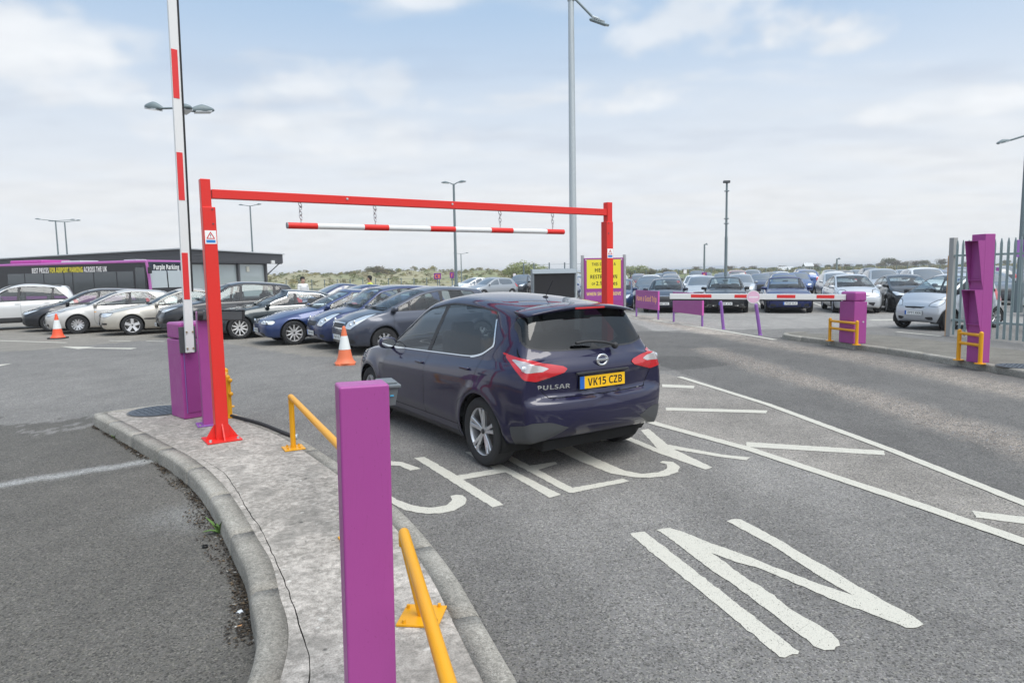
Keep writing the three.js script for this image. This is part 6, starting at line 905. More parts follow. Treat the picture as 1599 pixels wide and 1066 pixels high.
// ---------------------------------------------------------------- bus, building, lamps, fences, land, trees
// single-decker bus
{
  const c0 = at(227, 405, 36), hx = 0.945, hz = 0.327, L = 11.2, Wd = 2.5, H = hAt(c0, 227, 405.5), b = thing('bus', 'black and purple single-decker bus parked behind the left row of cars', 'bus', [c0.x, 0, c0.z], yaw(hx, hz));
  const pink = coated([0.46, 0.13, 0.40]), mag = coated([0.50, 0.06, 0.36]), blk = std([0.022, 0.022, 0.026], 0.35), navy = std([0.02, 0.03, 0.055], 0.4);
  part('body', box(L, 0.62, Wd, -L / 2, 0.66, -Wd / 2, 0.06, 3), coated([0.20, 0.03, 0.19]), b);
  part('window_band', box(L - 0.1, H - 1.05, Wd - 0.04, -L / 2, 0.95 + (H - 1.05) / 2, -Wd / 2, 0.05, 3), blk, b);
  part('roof', box(L, 0.16, Wd, -L / 2, H - 0.08, -Wd / 2, 0.07, 4), pink, b);
  part('roof_pod', box(2.6, 0.22, 1.8, -L + 1.9, H + 0.08, -Wd / 2, 0.08, 3), mag, b); part('roof_hatch', box(1.5, 0.14, 1.2, -6.2, H + 0.03, -Wd / 2, 0.06, 3), M.lightGrey, b); part('roof_vent', box(0.9, 0.06, 0.7, -2.1, H + 0.05, -Wd / 2, 0.03), M.lightGrey, b);
  for (const z of [-0.03, -Wd + 0.03]) part('corner_pillar', tube([[0.0, H - 0.1, z], [0.06, H - 0.5, z], [0.14, 1.6, z], [0.16, 0.9, z]], 0.075, 10, 20), pink, b);
  const gl = phys([0.055, 0.062, 0.066], 0.06, { clearcoat: 1 }), xs = [-0.9, -2.1, -3.75, -5.3, -5.95, -7.5, -9.0, -10.4];
  for (let i = 0; i + 1 < xs.length; i++) part('side_window', box(xs[i] - xs[i + 1] - 0.07, 1.12, 0.02, (xs[i] + xs[i + 1]) / 2, 1.68, -0.015, 0.02), gl, b);
  part('side_window', box(0.65, 1.35, 0.02, -0.47, 1.75, -0.015, 0.02), gl, b);
  const tx = canvasTex(2048, 160, (x, w, h) => { x.fillStyle = '#1b1a1e'; x.fillRect(0, 0, w, h); x.font = 'bold 150px sans-serif'; x.textAlign = 'left'; const words = [['BEST PRICES ', '#f4f0ee'], ['FOR AIRPORT PARKING ', '#f2e136'], ['ACROSS THE UK', '#f4f0ee']]; let tot = 0; for (const [s] of words) tot += x.measureText(s).width; const k = (w - 20) / tot; x.translate(10, 134); x.scale(k, 1); let q = 0; for (const [s, cl] of words) { x.fillStyle = cl; x.fillText(s, q, 0); q += x.measureText(s).width; } });
  const u0 = 47, u1 = 166, sAt = (u) => { const r = ray(u, 415); return (c0.x * r.z - c0.z * r.x) / (hz * r.x - hx * r.z); }, s0 = sAt(u0), s1 = sAt(u1), lt = part('lettering', new THREE.PlaneGeometry(Math.abs(s1 - s0), 0.42), decal(tx, 0.3), b); lt.position.set((s0 + s1) / 2, H - 0.42, -0.0165);
  part('front_panel', box(0.05, 1.25, Wd - 0.1, 0.12, 0.72, -Wd / 2, 0.05, 3), blk, b);
  part('header_panel', box(0.06, 0.62, Wd - 0.16, 0.045, H - 0.42, -Wd / 2, 0.04, 3), navy, b);
  const dt = canvasTex(1024, 256, (x, w, h) => { x.fillStyle = '#141c2c'; x.fillRect(0, 0, w, h); x.fillStyle = '#f2f2ee'; fitText(x, 'Purple Parking', w / 2, 185, 190, 940); }); const dp = part('destination_lettering', new THREE.PlaneGeometry(1.9, 0.5), decal(dt, 0.4), b); dp.rotation.y = Math.PI / 2; dp.position.set(0.0765, H - 0.40, -Wd / 2);
  for (const z of [-0.66, -Wd + 0.66]) part('windscreen', box(0.03, 1.25, 1.10, 0, 0, 0, 0.02).rotateZ(0.04).translate(0.105, 1.62, z), phys([0.40, 0.45, 0.47], 0.03, { clearcoat: 1 }), b);
  for (const z of [-0.35, -Wd + 0.35]) part('headlight', box(0.04, 0.22, 0.34, 0.145, 0.75, z, 0.05, 3), C.lampGlass, b);
  for (const x of [-2.3, -8.3]) for (const z of [-0.17, -Wd + 0.17]) { const w = wheel(0.47, 0.28, 'cover', 10, C.alloy); w.position.set(x, 0.47, z); if (z < -1) w.rotation.y = Math.PI; b.add(w); }
  part('wing_mirror', [box(0.12, 0.34, 0.2, 0.35, H - 0.55, 0.12, 0.04, 3), bar([0.1, H - 0.2, -0.1], [0.35, H - 0.4, 0.12], 0.025)], M.black, b);
}
// dark clad building behind the bus
{
  const A = at(286, 389, 48.6), B = at(440, 397.5, 64), Cc = at(-60, 408, 66), ab = [B.x - A.x, B.z - A.z], ac = [Cc.x - A.x, Cc.z - A.z], hA = A.y, hB = B.y, hC = Cc.y;
  const b = thing('building', 'low dark grey building with ribbed fascia behind the bus', 'building', [A.x, 0, A.z], 0), clad = std([0.075, 0.075, 0.082], 0.6), frame = std([0.07, 0.07, 0.075], 0.5), pane = phys([0.40, 0.45, 0.45], 0.12, { clearcoat: 0.6 });
  const wallRun = (d, h0, h1, fas0, fas1, cols, name) => {
    const L = Math.hypot(...d), a = yaw(d[0], d[1]), g = new THREE.Group(); g.name = name; g.rotation.y = a; b.add(g);
    const sl = Math.atan2(h1 - h0, L), n = 9, y = (x, f) => mix(h0, h1, x / L) - f * mix(fas0, fas1, x / L);
    for (let i = 0; i < n; i++) { const f = (i + 0.5) / n, hh = (fas0 + fas1) / 2 / n; const q = part('fascia_board', box(L, hh * 0.86, 0.1, 0, 0, 0, 0.01, 1), clad, g); q.position.set(L / 2, y(L / 2, f), 0.02 * (i % 2)); q.rotation.z = Math.atan2(y(L, f) - y(0, f), L); }
    const back = part('fascia_backing', box(L, (fas0 + fas1) / 2, 0.06, 0, 0, 0, 0), frame, g); back.position.set(L / 2, y(L / 2, 0.5), name === 'left_wall' ? 0.08 : -0.08); back.rotation.z = sl;
    const e = part('roof_edge', box(L + 0.3, 0.09, 0.4, 0, 0, 0, 0.01), M.lightGrey, g); e.position.set(L / 2, y(L / 2, 0) + 0.05, 0); e.rotation.z = sl;
    for (let i = 0; i < cols.length; i++) { part('column', box(0.28, 4, 0.28, L * cols[i], y(L * cols[i], 1) - 2 + 0.3, name === 'left_wall' ? 0.42 : -0.42, 0.01), frame, g); if (i) { const x0 = L * cols[i - 1] + 0.16, x1 = L * cols[i] - 0.16; part('wall_pane', box(x1 - x0, 3, 0.08, (x0 + x1) / 2, y((x0 + x1) / 2, 1) - 1.3, name === 'left_wall' ? 0.5 : -0.5, 0.01), pane, g); part('frame_bar', box(x1 - x0, 0.12, 0.14, (x0 + x1) / 2, y((x0 + x1) / 2, 1) - 0.05, name === 'left_wall' ? 0.5 : -0.5, 0.01), frame, g); } }
    return g;
  };
  const right = wallRun(ab, hA, hB, 0.95, 0.80, [0.03, 0.22, 0.52, 0.83], 'right_wall');
  const lw = wallRun(ac, hA, hC, 1.1, 1.3, [0.03, 0.16, 0.32, 0.48, 0.64, 0.8, 0.97], 'left_wall');
  const Lr = Math.hypot(...ab); part('strut', bar([Lr * 0.84, hB - 1.9, -0.4], [Lr * 0.97, hB - 0.75, 0], 0.05), frame, right); part('wall_box', box(0.6, 0.3, 0.12, Lr * 0.86, hB - 0.72, 0.12, 0.02), M.white, right); part('notice', box(0.5, 0.45, 0.04, Lr * 0.63, hB - 1.35, -0.42, 0.01), std([0.75, 0.72, 0.6], 0.6), right);
  const sh = new THREE.Shape([[0, 0], [ab[0], -ab[1]], [ab[0] + ac[0], -ab[1] - ac[1]], [ac[0], -ac[1]]].map((p) => new THREE.Vector2(...p))), rg = new THREE.ShapeGeometry(sh).rotateX(-Math.PI / 2), p = rg.attributes.position; const hs = [hA, hB, hB - hA + hC, hC]; for (let i = 0; i < p.count; i++) p.setY(i, hs[i] + 0.0); part('roof', sharp(rg), std([0.12, 0.12, 0.13], 0.7, { side: THREE.DoubleSide }), b);
}
// lamp columns
function lampHead(w, l, h, kind) {                        // points along +x from its root
  if (kind === 'flood') return [[box(l, 0.05, w, l / 2, 0, 0, 0.012), 'tray'], [box(l * 0.9, 0.012, w * 0.88, l / 2, -0.03, 0, 0.003), 'lens'], [[box(l * 0.4, 0.08, w * 0.5, l * 0.22, 0.055, 0, 0.02), ...[0.2, 0.32, 0.44, 0.56, 0.68].map((k) => box(0.02, 0.05, w * 0.8, l * k, 0.045, 0, 0.004))], 'gear_box']];
  const g = new THREE.SphereGeometry(1, 20, 14), p = g.attributes.position; for (let i = 0; i < p.count; i++) { const y = p.getY(i); p.setXYZ(i, (p.getX(i) * 0.5 + 0.5) * l, Math.max(y, -0.35) * h * (1.1 - 0.5 * Math.abs(p.getX(i) - 0.1)), p.getZ(i) * w / 2 * (0.75 + 0.25 * p.getX(i))); } g.computeVertexNormals();
  return [[g, 'shade'], [box(l * 0.62, 0.03, w * 0.7, l * 0.55, -h * 0.36, 0, 0.01), 'lens']];
}
function lampPost(label, p, h, r0, r1, arms, mat = M.lampGrey) {
  const t = thing('lamp_post', label, 'street lamp', [p.x, 0, p.z], 0); part('column', [cyl(r0, r1, h, 0, 0, 0, 16), cyl(r0 * 1.35, r0 * 1.35, 1.1, 0, 0, 0, 16)], mat, t);
  for (const [ang, len, rise, w, l, hh, kind, tip = 0.1] of arms) { const g = new THREE.Group(); g.name = 'lamp_arm'; g.position.y = h - 0.05; g.rotation.y = ang; t.add(g); part('bracket', bar([0, 0, 0], [len, rise, 0], Math.max(0.025, r1 * 0.5), 10), mat, g); for (const [geo, nm] of lampHead(w, l, hh, kind)) { const m = part(nm, geo, nm === 'lens' ? M.lens : mat, g); m.position.set(len - 0.02, rise, 0); m.rotation.z = tip; } }
  return t;
}
{
  let p = at(895.5, 425, 17.0); const big = lampPost('tall galvanised lamp column behind the red frame with one floodlight near its top', p, 10.2, 0.10, 0.062, [], M.galv);
  part('collar', cyl(0.085, 0.085, 0.10, 0, 8.2, 0, 16), M.galv, big);
  { const e = at(925, 35, 17.0), s = at(892, -8, 17.0), g = new THREE.Group(); g.name = 'floodlight'; big.add(g); const a = [s.x - p.x + 0.0, s.y, 0], q = [e.x - p.x, e.y, 0.28]; part('bracket', bar(a, q, 0.028), M.lampGrey, g); for (const [geo, nm] of lampHead(0.36, 0.42, 0.1, 'flood')) { const m = part(nm, geo, nm === 'lens' ? M.lens : nm === 'gear_box' ? M.galv : M.lampGrey, g); m.rotation.set(0.30, -0.25, -0.42, 'YZX'); m.position.set(q[0] - 0.06, q[1] - 0.03, q[2]); } }
  p = at(291, 440, 17); const hT = hAt(p, 283, 166); lampPost('lamp post with three oval heads behind the raised barrier arm', p, hT, 0.075, 0.05, [[Math.PI - 0.35, 0.40, 0.03, 0.34, 0.56, 0.13, 'oval', 0.16], [0.62, 0.30, -0.02, 0.34, 0.62, 0.13, 'oval', 0.12], [-0.75, 0.22, -0.16, 0.34, 0.60, 0.13, 'oval', 0.10]]);
  const two = (u, v, uB, d, label, ang, len) => { const q = at(uB, 430, d), h = hAt(q, u, v); lampPost(label, q, h, 0.11, 0.07, [[ang, len, 0.12, 0.28, 0.65, 0.1, 'oval', 0.1], [ang + Math.PI, len, 0.12, 0.28, 0.65, 0.1, 'oval', 0.1]]); };
  two(709, 287, 712, 46, 'double-armed lamp post seen through the red frame', -0.25, 0.25); two(719, 396, 720.5, 120, 'small far double-armed lamp post just right of the tall double lamp', 0.1, 0.7); two(391, 321, 396, 75, 'double-armed lamp post rising behind the dark building roof', -0.15, 0.7); two(88, 344, 93, 78, 'left of the two lamp posts behind the bus', 0.5, 1.3); two(103, 346, 107, 80, 'right of the two lamp posts behind the bus', -0.05, 1.3);
  const one = (u, v, d, label) => { const q = at(u, 420, d), h = hAt(q, u, v); lampPost(label, q, h, d * 0.0016, d * 0.0011, [[0, 0.001 * d, 0, d * 0.003, d * 0.004, d * 0.002, 'oval', 0]]); };
  one(1100, 381, 95, 'small plain lamp post standing left of the camera mast'); one(1307, 404, 200, 'tiny far lamp post among the trees behind the silver hatchback');
  p = at(1594, 420, 25); const hr = hAt(p, 1597, 209); const rl = lampPost('grey lamp column at the right edge with one lamp reaching left', p, hr, 0.11, 0.07, [[Math.PI - 0.15, 0.55, -0.16, 0.24, 0.5, 0.09, 'oval', -0.2]], M.lampGrey);
  part('notice_plate', box(0.26, 0.62, 0.03, -0.13, hAt(p, 1592, 388), 0.12, 0.01), M.lilac, rl); part('equipment_box', box(0.35, 0.62, 0.3, 0.2, hAt(p, 1599, 378), 0.1, 0.02), M.darkGrey, rl);
  // camera mast
  p = at(1133.5, 430, 36); const hm = hAt(p, 1131, 284), mast = thing('camera_mast', 'slim dark camera mast behind the black saloon', 'camera mast', [p.x, 0, p.z], 0);
  part('shaft', [cyl(0.085, 0.075, hm * 0.55, 0, 0, 0, 14), cyl(0.06, 0.05, hm * 0.45, 0, hm * 0.55, 0, 14)], M.lampGrey, mast); for (const k of [0.66, 0.70, 0.925]) part('clamp', box(0.22, 0.05, 0.16, 0, hm * k, 0, 0.01), M.lampGrey, mast); part('camera', box(0.34, 0.13, 0.2, -0.02, hm, 0.02, 0.03, 3), M.darkGrey, mast);
}
// palisade fence on the right
{
  const q0 = G(1483, 525), q1 = G(1599, 536), dx = q1.x - q0.x, dz = q1.z - q0.z, L = Math.hypot(dx, dz), f = thing('palisade_fence', 'galvanised palisade fence with pointed pales at the right edge', 'fence', q0, yaw(dx, dz)), H = 2.32;
  const galv = std([0.30, 0.37, 0.37], 0.5, { metalness: 0.3 });
  part('end_post', [box(0.13, H + 0.12, 0.13, 0, (H + 0.12) / 2, 0, 0.006)], std([0.34, 0.34, 0.33], 0.8), f); part('rust_strip', box(0.03, 2.0, 0.134, -0.066, 1.0, 0, 0.003), std([0.50, 0.30, 0.16], 0.8), f);
  const r = rng(6), LL = 4.4, pale = (() => { const s = new THREE.Shape([[-0.033, 0], [0.033, 0], [0.033, H - 0.12], [0.012, H - 0.02], [0, H], [-0.012, H - 0.02], [-0.033, H - 0.12]].map((p) => new THREE.Vector2(...p))); return sharp(new THREE.ExtrudeGeometry(s, { depth: 0.008, bevelEnabled: false })); })(), rib = box(0.014, H - 0.2, 0.016, 0, (H - 0.2) / 2, 0.012, 0.004, 1); const pg = mergeGeometries([strip(pale), strip(rib.toNonIndexed())]);
  const us = [1491, 1500, 1508.5, 1518, 1528, 1538, 1548.5, 1560, 1570.5, 1580.5, 1591]; const ss = us.map((u) => { const q = ray(u, 530); return (q0.x * q.z - q0.z * q.x) / ((dz / L) * q.x - (dx / L) * q.z); }); const step = (ss[ss.length - 1] - ss[0]) / (ss.length - 1); while (ss[ss.length - 1] < LL) ss.push(ss[ss.length - 1] + step);
  for (const s of ss) { const m = part('pale', pg, galv, f); m.position.set(s, 0.05 + (r() - 0.5) * 0.02, 0.045); m.rotation.z = (r() - 0.5) * 0.012; }
  for (const y of [0.42, H - 0.32]) part('rail', box(LL, 0.05, 0.04, LL / 2, y, 0.02, 0.004), galv, f);
}
// tall mesh fence left of the sign and the long fence at the far edge of the car park
function postFence(name, label, px, d, h, wires, r = 0.04) { const P = px.map((u) => { const q = at(u, 430, typeof d === 'function' ? d(u) : d); return q.setY(0); }), t = thing(name, label, 'fence', P[0], 0); for (const p of P) part('post', cyl(r, r, h, p.x - P[0].x, 0, p.z - P[0].z, 8), M.lampGrey, t); for (let i = 0; i + 1 < P.length; i++) for (const y of wires) part('wire', bar([P[i].x - P[0].x, y, P[i].z - P[0].z], [P[i + 1].x - P[0].x, y, P[i + 1].z - P[0].z], r * 0.22, 5), M.lampGrey, t); }
postFence('wire_fence', 'tall grey post and wire fence behind the hooded machine cabinet', [818, 834, 858, 882, 908, 930], 58, 2.6, [2.45, 1.7, 0.9], 0.055);
postFence('wire_fence', 'long low wire fence along the far edge of the right car park', Array.from({ length: 34 }, (_, i) => 958 + i * 17), (u) => 112, 1.9, [1.8, 1.2, 0.6], 0.07);
postFence('wire_fence', 'low wire fence before the scrub hill on the left', Array.from({ length: 15 }, (_, i) => 446 + i * 20), 70, 1.5, [1.4, 0.9], 0.045);

// small far signs
function flatSign(label, u, v, d, wpx, hpx, bg, text, fg, postTo = true) { const k = d / 1066, p = at(u, v, d), w = wpx * k, h = hpx * k, t = thing('bay_sign', label, 'sign', [p.x, 0, p.z], 0); part('post', cyl(0.04, 0.04, p.y, 0, 0, -0.03, 10), M.lampGrey, t); const tx = canvasTex(128, 128, (x) => { x.fillStyle = bg; x.fillRect(0, 0, 128, 128); if (text) { x.fillStyle = fg; fitText(x, text, 64, 108, 118, 112); } }); part('panel', box(w, h, 0.04, 0, p.y, 0, 0.01), std([0.36, 0.06, 0.33], 0.5), t); const f = part('panel_face', new THREE.PlaneGeometry(w * 0.94, h * 0.94), decal(tx), t); f.position.set(0, p.y, 0.0215); return t; }
flatSign('small purple bay sign with orange letters C B left of the double lamp', 683, 431, 62, 11, 9.5, '#6f2a86', 'CB', '#f0803a'); flatSign('small purple bay sign with orange letter F on the left of the lamp', 705.5, 429.5, 62, 6.5, 9, '#7a2a8a', 'F', '#f0803a'); flatSign('small purple bay sign with orange letter E left of the camera mast', 1100, 429, 60, 8, 8, '#7a2a7e', 'E', '#f08a3c'); flatSign('small plain purple bay sign seen between pales beyond the pay column', 1560, 421, 40, 7, 7, '#8a3a8a', '', '#fff');
flatSign('small white round-topped notice before the scrub left of the cabinet', 803.5, 431, 70, 4, 8, '#f2efee', '', '#d33'); flatSign('small white far notice left of the purple E sign', 1070, 424, 100, 5, 6, '#f4f4f2', '', '#d33');

// low white far buildings beyond the right car park
for (const [u, v, d, w, h, label] of [[1226, 425, 260, 22, 6.5, 'long low white building far behind the bright blue saloon'], [1262, 419.5, 270, 12, 8, 'white farm building with dark gable far behind the blue saloon']]) { const p = at(u, v, d), k = d / 1066, W = w * k, b = thing('far_building', label, 'building', [p.x, 0, p.z], -0.2), hh = p.y + h * k / 2; part('wall', box(W, hh, 5, 0, hh / 2, 0, 0), std([0.62, 0.62, 0.6], 0.8), b); part('roof', [box(W + 0.4, 0.25, 3.2, 0, 0, 0, 0).rotateX(0.42).translate(0, hh + 0.55, 1.35), box(W + 0.4, 0.25, 3.2, 0, 0, 0, 0).rotateX(-0.42).translate(0, hh + 0.55, -1.35)], std([0.55, 0.56, 0.56], 0.8), b); for (let i = 0; i < 3; i++) part('window', box(0.7, 0.9, 0.1, -W * 0.3 + i * W * 0.3, hh * 0.6, 2.5, 0), std([0.06, 0.07, 0.08], 0.3), b); }

// land: scrub hill on the left, long low rise, blue far ridge
function landStrip(name, label, u0, u1, n, d0, d1, hF, col, rough = 1) {
  const pos = [], cl = [], idx = [], rows = 7;
  for (let j = 0; j < rows; j++) for (let i = 0; i <= n; i++) { const u = mix(u0, u1, i / n), t = j / (rows - 1), d = mix(d0, d1, t), q = at(u, 430, d), h = hF(u, t) + (j ? 0 : -0.3); pos.push(q.x, h, q.z); const c = col(u, t, q.x, q.z); cl.push(...c); }
  for (let j = 0; j + 1 < rows; j++) for (let i = 0; i < n; i++) { const a = j * (n + 1) + i, b = a + 1, c = a + n + 1, d = c + 1; idx.push(a, b, d, a, d, c); }
  const g = new THREE.BufferGeometry(); g.setAttribute('position', new THREE.Float32BufferAttribute(pos, 3)); g.setAttribute('color', new THREE.Float32BufferAttribute(cl, 3)); g.setIndex(idx); g.computeVertexNormals(); const m = struct(name, g, std([1, 1, 1], 1, { vertexColors: true })); m.userData.label = label; return m;
}
landStrip('hill', 'tan and green scrub hill left of the red frame opening', 330, 960, 160, 95, 230, (u, t) => { const e = sstep(330, 420, u) * sstep(960, 800, u); return e * sstep(0, 0.8, t) * (2.5 + 0.8 * N2(u * 0.012, t * 2) + 0.4 * N2(u * 0.05, t * 3)) ; }, (u, t, x, z) => { const n = fbm2(x * 0.05, z * 0.05, 4), g = sstep(-0.1, 0.3, n); return [mix(0.29, 0.21, g), mix(0.265, 0.22, g), mix(0.155, 0.11, g)]; });
landStrip('hill', 'low field rising behind the right car park', 900, 1800, 120, 120, 420, (u, t) => sstep(0, 1, t) * (1.0 + 0.4 * N2(u * 0.01, 3)), (u, t, x, z) => { const n = fbm2(x * 0.02, z * 0.02, 3); return [0.15 + 0.04 * n, 0.17 + 0.03 * n, 0.07]; });
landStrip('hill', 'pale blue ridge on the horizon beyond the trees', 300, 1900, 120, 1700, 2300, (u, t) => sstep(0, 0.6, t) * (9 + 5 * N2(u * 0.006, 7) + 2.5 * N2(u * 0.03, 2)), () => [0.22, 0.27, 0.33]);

// trees and bushes
const barkM = std([0.075, 0.06, 0.048], 0.95);
function leafy(seed, n, size, rx, ry, rz, cy, hollow = 0.35) {      // many small leaf clumps through an uneven crown
  const r = rng(seed), pos = [], lobes = []; for (let i = 0; i < 9; i++) { const a = r() * 6.28, e = (r() - 0.35) * 1.6; lobes.push([Math.cos(a) * Math.cos(e) * rx * 0.62, cy + Math.sin(e) * ry * 0.62, Math.sin(a) * Math.cos(e) * rz * 0.62, 0.32 + r() * 0.24]); }
  for (let i = 0; i < n; i++) { const l = lobes[Math.floor(r() * lobes.length)], a = r() * 6.28, c = r() * 2 - 1, s = Math.sqrt(1 - c * c), q = Math.pow(hollow + (1 - hollow) * r(), 0.6) * l[3] * 1.25, x = l[0] + Math.cos(a) * s * q * rx, y = l[1] + c * q * ry, z = l[2] + Math.sin(a) * s * q * rz; for (let k = 0; k < 2; k++) { const v = () => (r() - 0.5) * size; pos.push(x + v(), y + v(), z + v(), x + v(), y + v(), z + v(), x + v(), y + v(), z + v()); } }
  const g = new THREE.BufferGeometry(); g.setAttribute('position', new THREE.Float32BufferAttribute(pos, 3)); g.computeVertexNormals(); return g;
}
function treeProto(seed, H, crown, twiggy) {
  const t = new THREE.Group(), r = rng(seed), g = [cyl(H * 0.035, H * 0.022, H * 0.35, 0, 0, 0, 8)]; const n = twiggy ? 26 : 12;
  for (let i = 0; i < n; i++) { const a = r() * 6.28, e = 0.5 + r() * 0.85, L = H * (0.35 + 0.28 * r()), y0 = H * (0.22 + 0.16 * r()), q = new THREE.Vector3(Math.cos(a) * Math.cos(e) * L * 0.9, y0 + Math.sin(e) * L, Math.sin(a) * Math.cos(e) * L * 0.9); g.push(bar([0, y0, 0], q, H * 0.008, 5)); for (let k = 0; k < (twiggy ? 4 : 2); k++) { const s = 0.45 + 0.45 * r(), b = new THREE.Vector3(q.x * s, mix(y0, q.y, s), q.z * s); g.push(bar(b, [b.x + (r() - 0.5) * H * 0.35, b.y + r() * H * 0.22, b.z + (r() - 0.5) * H * 0.35], H * 0.0045, 4)); } }
  part('trunk', g, barkM, t); part('crown', leafy(seed + 1, twiggy ? 700 : 1200, H * 0.075, H * 0.40, H * 0.36, H * 0.40, H * 0.62), crown, t); return t;
}
const leafM = [[0.145, 0.115, 0.072], [0.125, 0.13, 0.06], [0.175, 0.15, 0.082], [0.29, 0.32, 0.14], [0.085, 0.10, 0.045]].map((c) => std(c, 0.95, { side: THREE.DoubleSide }));
const protoT = [treeProto(21, 7, leafM[0], true), treeProto(22, 7, leafM[1], false), treeProto(23, 7, leafM[2], true), treeProto(24, 7, leafM[3], false), treeProto(25, 7, leafM[4], false)];
const treeKinds = ['brown budding tree', 'dull green tree', 'tan budding tree', 'pale green willow', 'dark green tree'];
{
  const r = rng(99); let n = 0;
  const put = (u, topV, d, k, w, where) => { const p = at(u, 430, d), H = Math.max(1.5, hAt(p, u, topV)) * (d > 250 ? 1.22 : 1.05), t = protoT[k].clone(); t.name = numbered(k === 3 ? 'willow_tree' : 'far_tree'); t.position.set(p.x, 0, p.z); t.scale.set(H / 7 * w, H / 7, H / 7 * w); t.rotation.y = r() * 6.28; tag(t, where, 'tree', 'trees along the far edge of the car park'); scene.add(t); };
  const L = (k, s) => `${treeKinds[k]} in the far tree line, ${s}`;
  for (const [u, v, k, w] of [[1088, 417, 0, 1.5], [1112, 418.5, 2, 1.5], [1140, 416, 0, 1.7], [1160, 418, 2, 1.4], [1176, 416, 0, 1.5], [1207, 418.5, 1, 1.4], [1221, 415.5, 0, 1.6], [1247, 417, 2, 1.5], [1273, 412.5, 0, 1.5], [1292, 415, 1, 1.5], [1308, 413, 2, 1.4], [1323, 413, 0, 1.6], [1342, 414, 1, 1.5], [1358, 413, 0, 1.5], [1376, 411, 2, 1.4], [1387, 406, 1, 1.5], [1399, 408, 0, 1.4], [1413, 410, 2, 1.4], [1428, 408, 0, 1.4], [1443, 408.5, 1, 1.4], [1454, 412, 2, 1.3], [1470, 405.5, 0, 1.25], [1490, 411, 1, 1.4], [1510, 409, 0, 1.4], [1545, 409, 2, 1.4], [1572, 408, 1, 1.4], [1596, 406, 0, 1.4], [1625, 405, 1, 1.5]]) put(u, v, 280 + r() * 60, k, w, L(k, ['behind the dark navy saloon', 'behind the black saloon', 'behind the bright blue saloon', 'behind the silver hatchback', 'behind the black hatchback', 'behind the tiny silver car', 'behind the palisade fence'][u < 1100 ? 0 : u < 1190 ? 1 : u < 1280 ? 2 : u < 1370 ? 3 : u < 1420 ? 4 : u < 1480 ? 5 : 6] + `, ${['first', 'second', 'third', 'fourth', 'fifth', 'sixth', 'seventh'][n++ % 7]} there`));
  for (const [u, v, d, w] of [[800, 413, 125, 1.3], [815, 409.5, 120, 1.25], [831, 412, 125, 1.3], [846, 416, 130, 1.3]]) put(u, v, d, 3, w, `pale green willow left of the yellow sign, ${u === 800 ? 'leftmost' : u === 815 ? 'tallest' : u === 831 ? 'third' : 'rightmost'} of its clump`);
  for (const [u, v, d] of [[583, 417, 190], [603, 420, 200], [591, 416, 185], [622, 421, 200], [640, 422, 190], [548, 424, 190]]) put(u, v, d, r() < 0.5 ? 2 : 1, 1.6, `low tree on the scrub hill above the parked cars, near ${u < 560 ? 'the blue roofs' : u < 588 ? 'the person in yellow' : u < 597 ? 'the hill crest' : u < 610 ? 'the navy hatchback roof' : u < 630 ? 'the charcoal car windscreen' : 'the charcoal car roof'}`);
  for (const [u, v, d] of [[970, 415, 170], [985, 416, 175], [1001, 415, 170], [1016, 419, 180], [1040, 419, 190]]) put(u, v, d, u < 1005 ? 3 : 2, 1.7, `low pale tree behind the first row, ${u === 970 ? 'right beside the yellow sign' : u === 985 ? 'above the blue saloon' : u === 1001 ? 'above the lettered purple board' : u === 1016 ? 'left of the dark navy saloon roof' : 'above the dark navy saloon roof'}`);
  // scrub nobody could count: gorse and bramble on the hill, hedges along the field
  const clump = leafy(500, 60, 0.34, 0.9, 0.6, 0.9, 0.45, 0.2); const scrub = (name, label, mat, spots) => { const im = new THREE.InstancedMesh(clump, mat, spots.length), m = new THREE.Matrix4(); spots.forEach(([x, y, z, s, c], i) => { m.makeRotationY(i * 2.4).scale(new THREE.Vector3(s, s * 0.8, s)); m.setPosition(x, y, z); im.setMatrixAt(i, m); im.setColorAt(i, new THREE.Color().setRGB(...c)); }); im.name = name; im.userData = { kind: 'stuff', label, category: 'scrub' }; im.castShadow = im.receiveShadow = true; scene.add(im); };
  const sm = std([1, 1, 1], 0.95, { side: THREE.DoubleSide }), tint = [[0.25, 0.225, 0.13], [0.20, 0.215, 0.10], [0.31, 0.27, 0.11], [0.145, 0.18, 0.08], [0.29, 0.255, 0.16]];
  const A = []; for (let i = 0; i < 900; i++) { const u = 400 + r() * 520, t = Math.pow(r(), 0.7), d = mix(100, 225, t), p = at(u, 430, d), e = sstep(330, 420, u) * sstep(960, 800, u), y = e * sstep(0, 0.8, t) * (2.5 + 0.8 * N2(u * 0.012, t * 2) + 0.4 * N2(u * 0.05, t * 3)), c = tint[Math.floor(r() * r() * 5) % 5]; A.push([p.x, y - 0.15, p.z, 0.35 + r() * r() * 1.3, c]); } scrub('hill_scrub', 'gorse and bramble scrub covering the left hill', sm, A);
  const B = []; for (let i = 0; i < 900; i++) { const u = 955 + r() * 780, d = 235 + r() * 80, p = at(u, 430, d); B.push([p.x, 0.2, p.z, 1.0 + r() * 1.3, tint[Math.floor(r() * 5)]]); } scrub('field_hedge', 'mixed brown and green hedge below the far tree line', sm, B);
}

